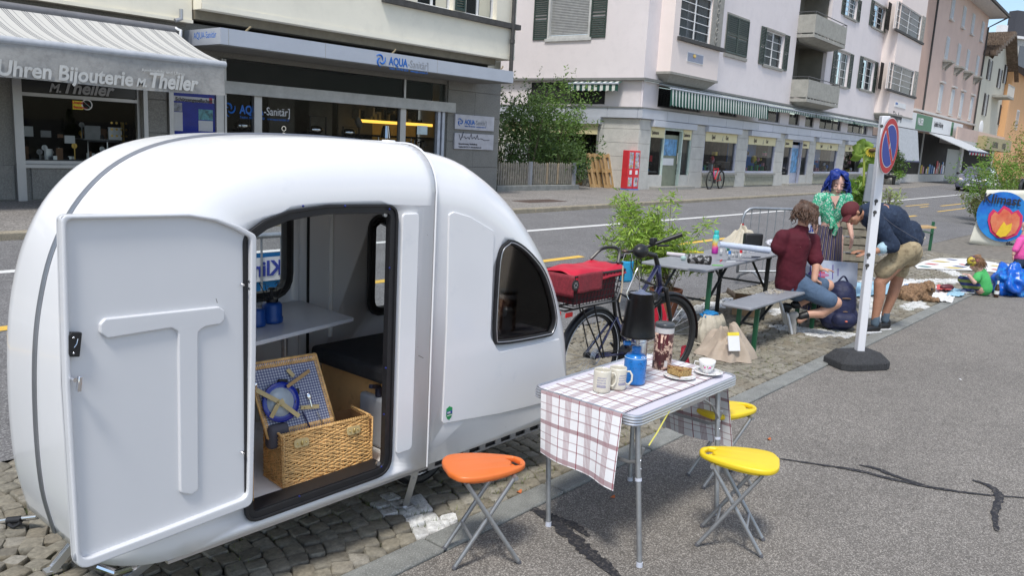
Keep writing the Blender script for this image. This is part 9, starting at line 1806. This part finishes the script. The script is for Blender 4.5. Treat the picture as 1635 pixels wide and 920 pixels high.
cloth([(1480, 456), (1530, 462), (1520, 484), (1483, 478)], M_cl[0], 'white cloth with dark print right of the dog', .02, seed=4); cloth([(1515, 460), (1541, 462), (1538, 474), (1512, 472)], MATS['pale_blue_cloth'], 'light blue cloth in front of the crouching child', .03, seed=5); cloth([(1495, 456), (1520, 456), (1518, 463), (1496, 463)], M_cl[2], 'red cloth bundle behind the white cloth', .07, seed=6)
obj('sunglasses_case', MB().ell((0, 0, 0), (.12, .06, .05), 14, 8, Matrix.Translation(G(1512, 459, .09)) @ Matrix.Rotation(-.6, 4, 'Z')), mat('maroon_case', (.10, .02, .03), .5), None, 'long maroon case lying on the red cloth', 'case', smooth='all')
# blue carrier bag and bottle
bb_ = G(1612, 472, 0); M_bb = mat('blue_tarpaulin', (.005, .10, .50), .3, var=.15, scale=8, c2=(.02, .25, .65), cscale=5, thr=(.5, .65)); lump('blue_bag', bb_+FWD*.15+RGT*.08, (.36, .22, .26), M_bb, 'large shiny blue carrier bag on the kerb at the right edge', 'bag', 12, .42, 4.5)
q = G(1590, 475, 0); bo_ = thing('beer_bottle', 'dark glass bottle with white label beside the blue bag', 'bottle', tuple(q)); obj('bottle_glass', MB().lathe([(.030, 0), (.034, .005), (.034, .13), (.028, .16), (.014, .20), (.013, .24), (.001, .241)], tuple(q), 20), mat('brown_glass', (.05, .02, .01), .1, coat=.5), bo_, smooth='all'); obj('label', MB().lathe([(.0345, .05), (.0345, .10)], tuple(q), 20), M_wp, bo_); obj('neck_foil', MB().lathe([(.0145, .20), (.0145, .245), (.001, .246)], tuple(q), 14), M_wp, bo_)
# flame banner standing on the cobbles
Db = 19.6; bn_ = thing('banner', 'white banner painted with a red and yellow flame on a blue circle', 'banner', tuple(PD(1600, 398, Db))); c0, c1_, c2_, c3 = PD(1547, 388, Db), PD(1650, 404, Db), PD(1665, 304, Db), PD(1576, 303, Db)
bf = lambda u, v, h=0.: c0.lerp(c1_, u).lerp(c3.lerp(c2_, u), v)-FWD*h
obj('banner_cloth', MB().grid(lambda u, v: tuple(bf(u, v, .02*sin(u*7)*sin(v*4))), 20, 12), mat('cream_cloth', (.68, .66, .56), .85, var=.04), bn_, solid=.01, smooth='all')
def onb(px, py, h): return PD(px, py, Db-.05-h)
ringp = lambda cx, cy, rx, ry, h, n=40: [onb(cx+rx*cos(2*pi*i/n), cy+ry*sin(2*pi*i/n), h) for i in range(n)]
def face_(pts, m, nm): obj(nm, MB().add(pts, [tuple(range(len(pts)))]), m, bn_, smooth=False)
face_(ringp(1602, 346, 43, 40, .02), mat('banner_deep_blue', (.01, .09, .45), .8, var=.2, scale=3, c2=(.02, .25, .6), cscale=2), 'painted_disc')
fl_ = [(1577, 352), (1579, 342), (1586, 334), (1593, 339), (1603, 328), (1612, 333), (1617, 339), (1626, 335), (1633, 345), (1632, 360), (1624, 375), (1608, 382), (1592, 380), (1581, 370)]
face_([onb(a, b, .04) for a, b in fl_], mat('flame_magenta', (.62, .03, .12), .8), 'painted_flame'); sc2 = lambda s, dy=0: [(1604+(a-1604)*s, 360+dy+(b-360)*s) for a, b in fl_]
face_([onb(a, b, .06) for a, b in sc2(.84)], mat('flame_red2', (.60, .09, .05), .8, var=.2, scale=4, c2=(.7, .25, .12), cscale=3), 'painted_flame'); face_([onb(a, b, .08) for a, b in ((1590, 374), (1597, 362), (1603, 354), (1607, 360), (1616, 356), (1614, 368), (1606, 377), (1597, 379))], mat('flame_yellow', (.75, .5, .03), .8), 'painted_flame')
def btext(s, px, py, size): 
 p = onb(px, py, .06); text(s, size, Matrix(((RGT.x, 0, -FWD.x, p.x), (RGT.y, 0, -FWD.y, p.y), (0, 1, 0, p.z), (0, 0, 0, 1))) @ Matrix.Rotation(-.06, 4, 'Z'), MATS['black_print'], bn_, bold=.006)
btext('Klimast', 1569, 322, .30); btext('#lechange', 1606, 391, .12)
# bench end with green legs beyond the bending man, table with wooden top
g0 = G(1484, 400, 0); tb2 = thing('bench', 'wooden folding bench end on a green leg beyond the bending man', 'bench', tuple(g0)); a, b = PD(1468, 363, 16), PD(1488, 362, 16); zt_ = a.z
obj('board', MB().bar(a-RGT*.1, b, .35, .03), M_pal, tb2); Dg2 = g0.dot(FWD); obj('leg', MB().bar(g0, Vector((g0.x, g0.y, zt_+.0)), .06, .03), M_gl, tb2); obj('stay', MB().bar(Vector((g0.x, g0.y, zt_*.6)), a-RGT*.2+Vector((0, 0, -.03)), .03), M_gl, tb2)
# bushes at the right edge
c = PD(1588, 312, 27); shrub('street_bush', (c.x, c.y, .1), (1.0, 1.0, 1.15), 5200, .10, M_sg, 'bright green feathery bush hiding the front of the grey car', 41, None, 6, .3, -.1, -.2)
c = PD(1572, 322, 25.5); shrub('street_bush', (c.x, c.y, .0), (.42, .42, .42), 900, .09, leafmat('brown_green_leaf', (.10, .09, .035), (.14, .17, .04), 3), 'small brownish bush left of the banner', 42, None, 4, .4, .2, -.2); c = PD(1627, 300, 28); shrub('street_bush', (c.x, c.y, .1), (.62, .62, 1.25), 2400, .11, M_yg, 'yellowing autumn bush at the right edge above the banner', 43, None, 4, .4, .1, -.1)
wb = PD(1631, 302, 26); obj('parked_scooter', MB().tube([wb+Vector((.3*cos(a*pi/8), 0, .3*sin(a*pi/8))) for a in range(16)], .05, 6, closed=True), M_bk, None, 'dark scooter wheel showing behind the banner at the right edge', 'scooter')
# car
cq = GR(1537, 306); Lx = Vector((cos(pi+.04), sin(pi+.04), 0)); car_ = thing('parked_car', 'silver grey compact car facing the camera behind the green bush', 'car', (cq.x, cq.y, road_z(cq.y))); s_ = 1.0; yx = Vector((-Lx.y, Lx.x, 0)); o_ = Vector((cq.x+.4, cq.y-.3, road_z(cq.y)))
CP = lambda x, y, z: tuple(o_+Lx*(-x)+yx*y*s_+Vector((0, 0, z*s_)))
def carloft(name, secs, m, **k):
 mb = MB(); n = len(secs[0]); 
 for s in secs: mb.v += [CP(*p) for p in s]
 for i in range(len(secs)-1): mb.f += [(i*n+j, i*n+(j+1) % n, (i+1)*n+(j+1) % n, (i+1)*n+j) for j in range(n)]
 mb.f += [tuple(range(n)), tuple((len(secs)-1)*n+j for j in range(n-1, -1, -1))]; return obj(name, mb, m, car_, clean=True, bevel=.03, seg=3, smooth=True, **k)
M_cp = mat('silver_car_paint', (.30, .31, .40), .28, .6, var=.03, coat=.8); sec = lambda x, w_, z0, z1, wt: [(x, -w_, z0), (x, -w_, (z0+z1)*.5), (x, -wt, z1), (x, wt, z1), (x, w_, (z0+z1)*.5), (x, w_, z0)]
carloft('body', [sec(0, .72, .28, .62, .60), sec(.12, .84, .22, .76, .70), sec(.5, .87, .20, .86, .76), sec(1.05, .88, .2, .97, .80), sec(3.6, .88, .2, .98, .8), sec(4.0, .82, .3, .9, .7)], M_cp); carloft('cabin', [sec(1.0, .80, .95, .98, .78), sec(1.75, .74, .95, 1.42, .60), sec(2.9, .74, .95, 1.46, .6), sec(3.8, .74, .95, 1.05, .66)], M_cp)
gl_ = mat('car_glass', (.02, .025, .03), .06, coat=1.); obj('windscreen', MB().add([CP(1.02, -.70, 1.0), CP(1.02, .70, 1.0), CP(1.66, .56, 1.38), CP(1.66, -.56, 1.38)], [(0, 1, 2, 3)]), gl_, car_, smooth=False, solid=-.02)
obj('bumper', MB().add([CP(-.05, -.78, .26), CP(-.05, .78, .26), CP(-.05, .78, .50), CP(-.05, -.78, .50), CP(.3, -.88, .26), CP(.3, .88, .26), CP(.3, .88, .5), CP(.3, -.88, .5)], [(0, 1, 2, 3), (0, 3, 7, 4), (1, 5, 6, 2), (3, 2, 6, 7), (0, 4, 5, 1)]), mat('bumper_blue', (.08, .085, .13), .5), car_, bevel=.03); obj('grille', MB().ell(CP(.02, 0, .66), (.04, .24, .07)), M_alu, car_); obj('number_plate', MB().add([CP(-.07, -.26, .36), CP(-.07, .26, .36), CP(-.07, .26, .46), CP(-.07, -.26, .46)], [(0, 1, 2, 3)]), M_wp, car_, smooth=False)
for s in (-1, 1):
 obj('headlight', MB().ell(CP(.12, s*.62, .68), (.10, .17, .10)), mat('headlight', (.7, .62, .55), .1, coat=1), car_, smooth='all'); obj('wing_mirror', MB().ell(CP(1.2, s*.96, 1.02), (.06, .10, .07)), M_bk, car_, smooth='all')
 for x in (.75, 3.2): w0 = Vector(CP(x, s*.76, .30)); wl_ = obj('wheel', MB().cyl(w0-yx*.10, w0+yx*.10, .30, n=24), M_ty, car_); obj('rim', MB().cyl(w0-yx*.11, w0+yx*.11, .18, n=16), M_alu, wl_)
# plants and a seated figure by the take-away
q = Q.M @ Vector((Q.f(1421, 292, -1)[0], -1.1, 0)); lump('planter', q, (.5, .5, .45), M_wtr, 'rounded white planter by the take-away', 'planter', 2, .05); shrub('planter_shrub', (q.x, q.y, q.z+.5), (.6, .6, .75), 1300, .14, M_dg, 'dark clipped bush in the white planter by the take-away', 51, None, 4, .4, .1, -.3); shrub('planter_shrub', (q.x-.6, q.y-.5, q.z+.35), (.45, .4, .28), 350, .12, M_sg, 'pale green trailing plant over the edge of the white planter', 52, None, 3, .4, 0, -.3)
q = Q.M @ Vector((Q.f(1425, 290, -1)[0]-1.6, -1.0, 0)); sp3 = thing('person', 'dark clothed person sitting by the take-away behind the sign post', 'person', tuple(q)); mb = MB(); U_ = lambda a, b, z: q+Q.du*a+Q.dv*b+Vector((0, 0, z)); chain(mb, [U_(0, 0, .5), U_(0, .05, 1.05), U_(0, 0, 1.32)], [.18, .17, .10]); chain(mb, [U_(-.1, 0, .5), U_(-.15, -.45, .5), U_(-.15, -.45, .06)], [.1, .08, .06]); chain(mb, [U_(.1, 0, .5), U_(.15, -.45, .5), U_(.15, -.45, .06)], [.1, .08, .06]); chain(mb, [U_(.2, 0, 1.1), U_(.25, -.2, .85), U_(.05, -.35, .8)], [.06, .05, .04]); soft('body', mb, .025, M_bk, sp3, 2); obj('head', MB().ell(tuple(U_(0, -.03, 1.45)), (.09, .1, .12)), M_skin, sp3, smooth='all'); obj('hair', MB().ell(tuple(U_(0, .02, 1.5)), (.1, .1, .11)), MATS['black_hair'], sp3, smooth='all')
obj('cafe_chair', MB().tube([U_(-.25, .2, 0), U_(-.25, .2, .9), U_(.25, .2, .9), U_(.25, .2, 0)], .02, 5).bar(U_(-.25, 0, .42), U_(.25, 0, .42), .45, .03), M_dark, None, 'dark cafe chair under the seated person at the take-away', 'chair')
bpy.data.scenes.remove(TMP)
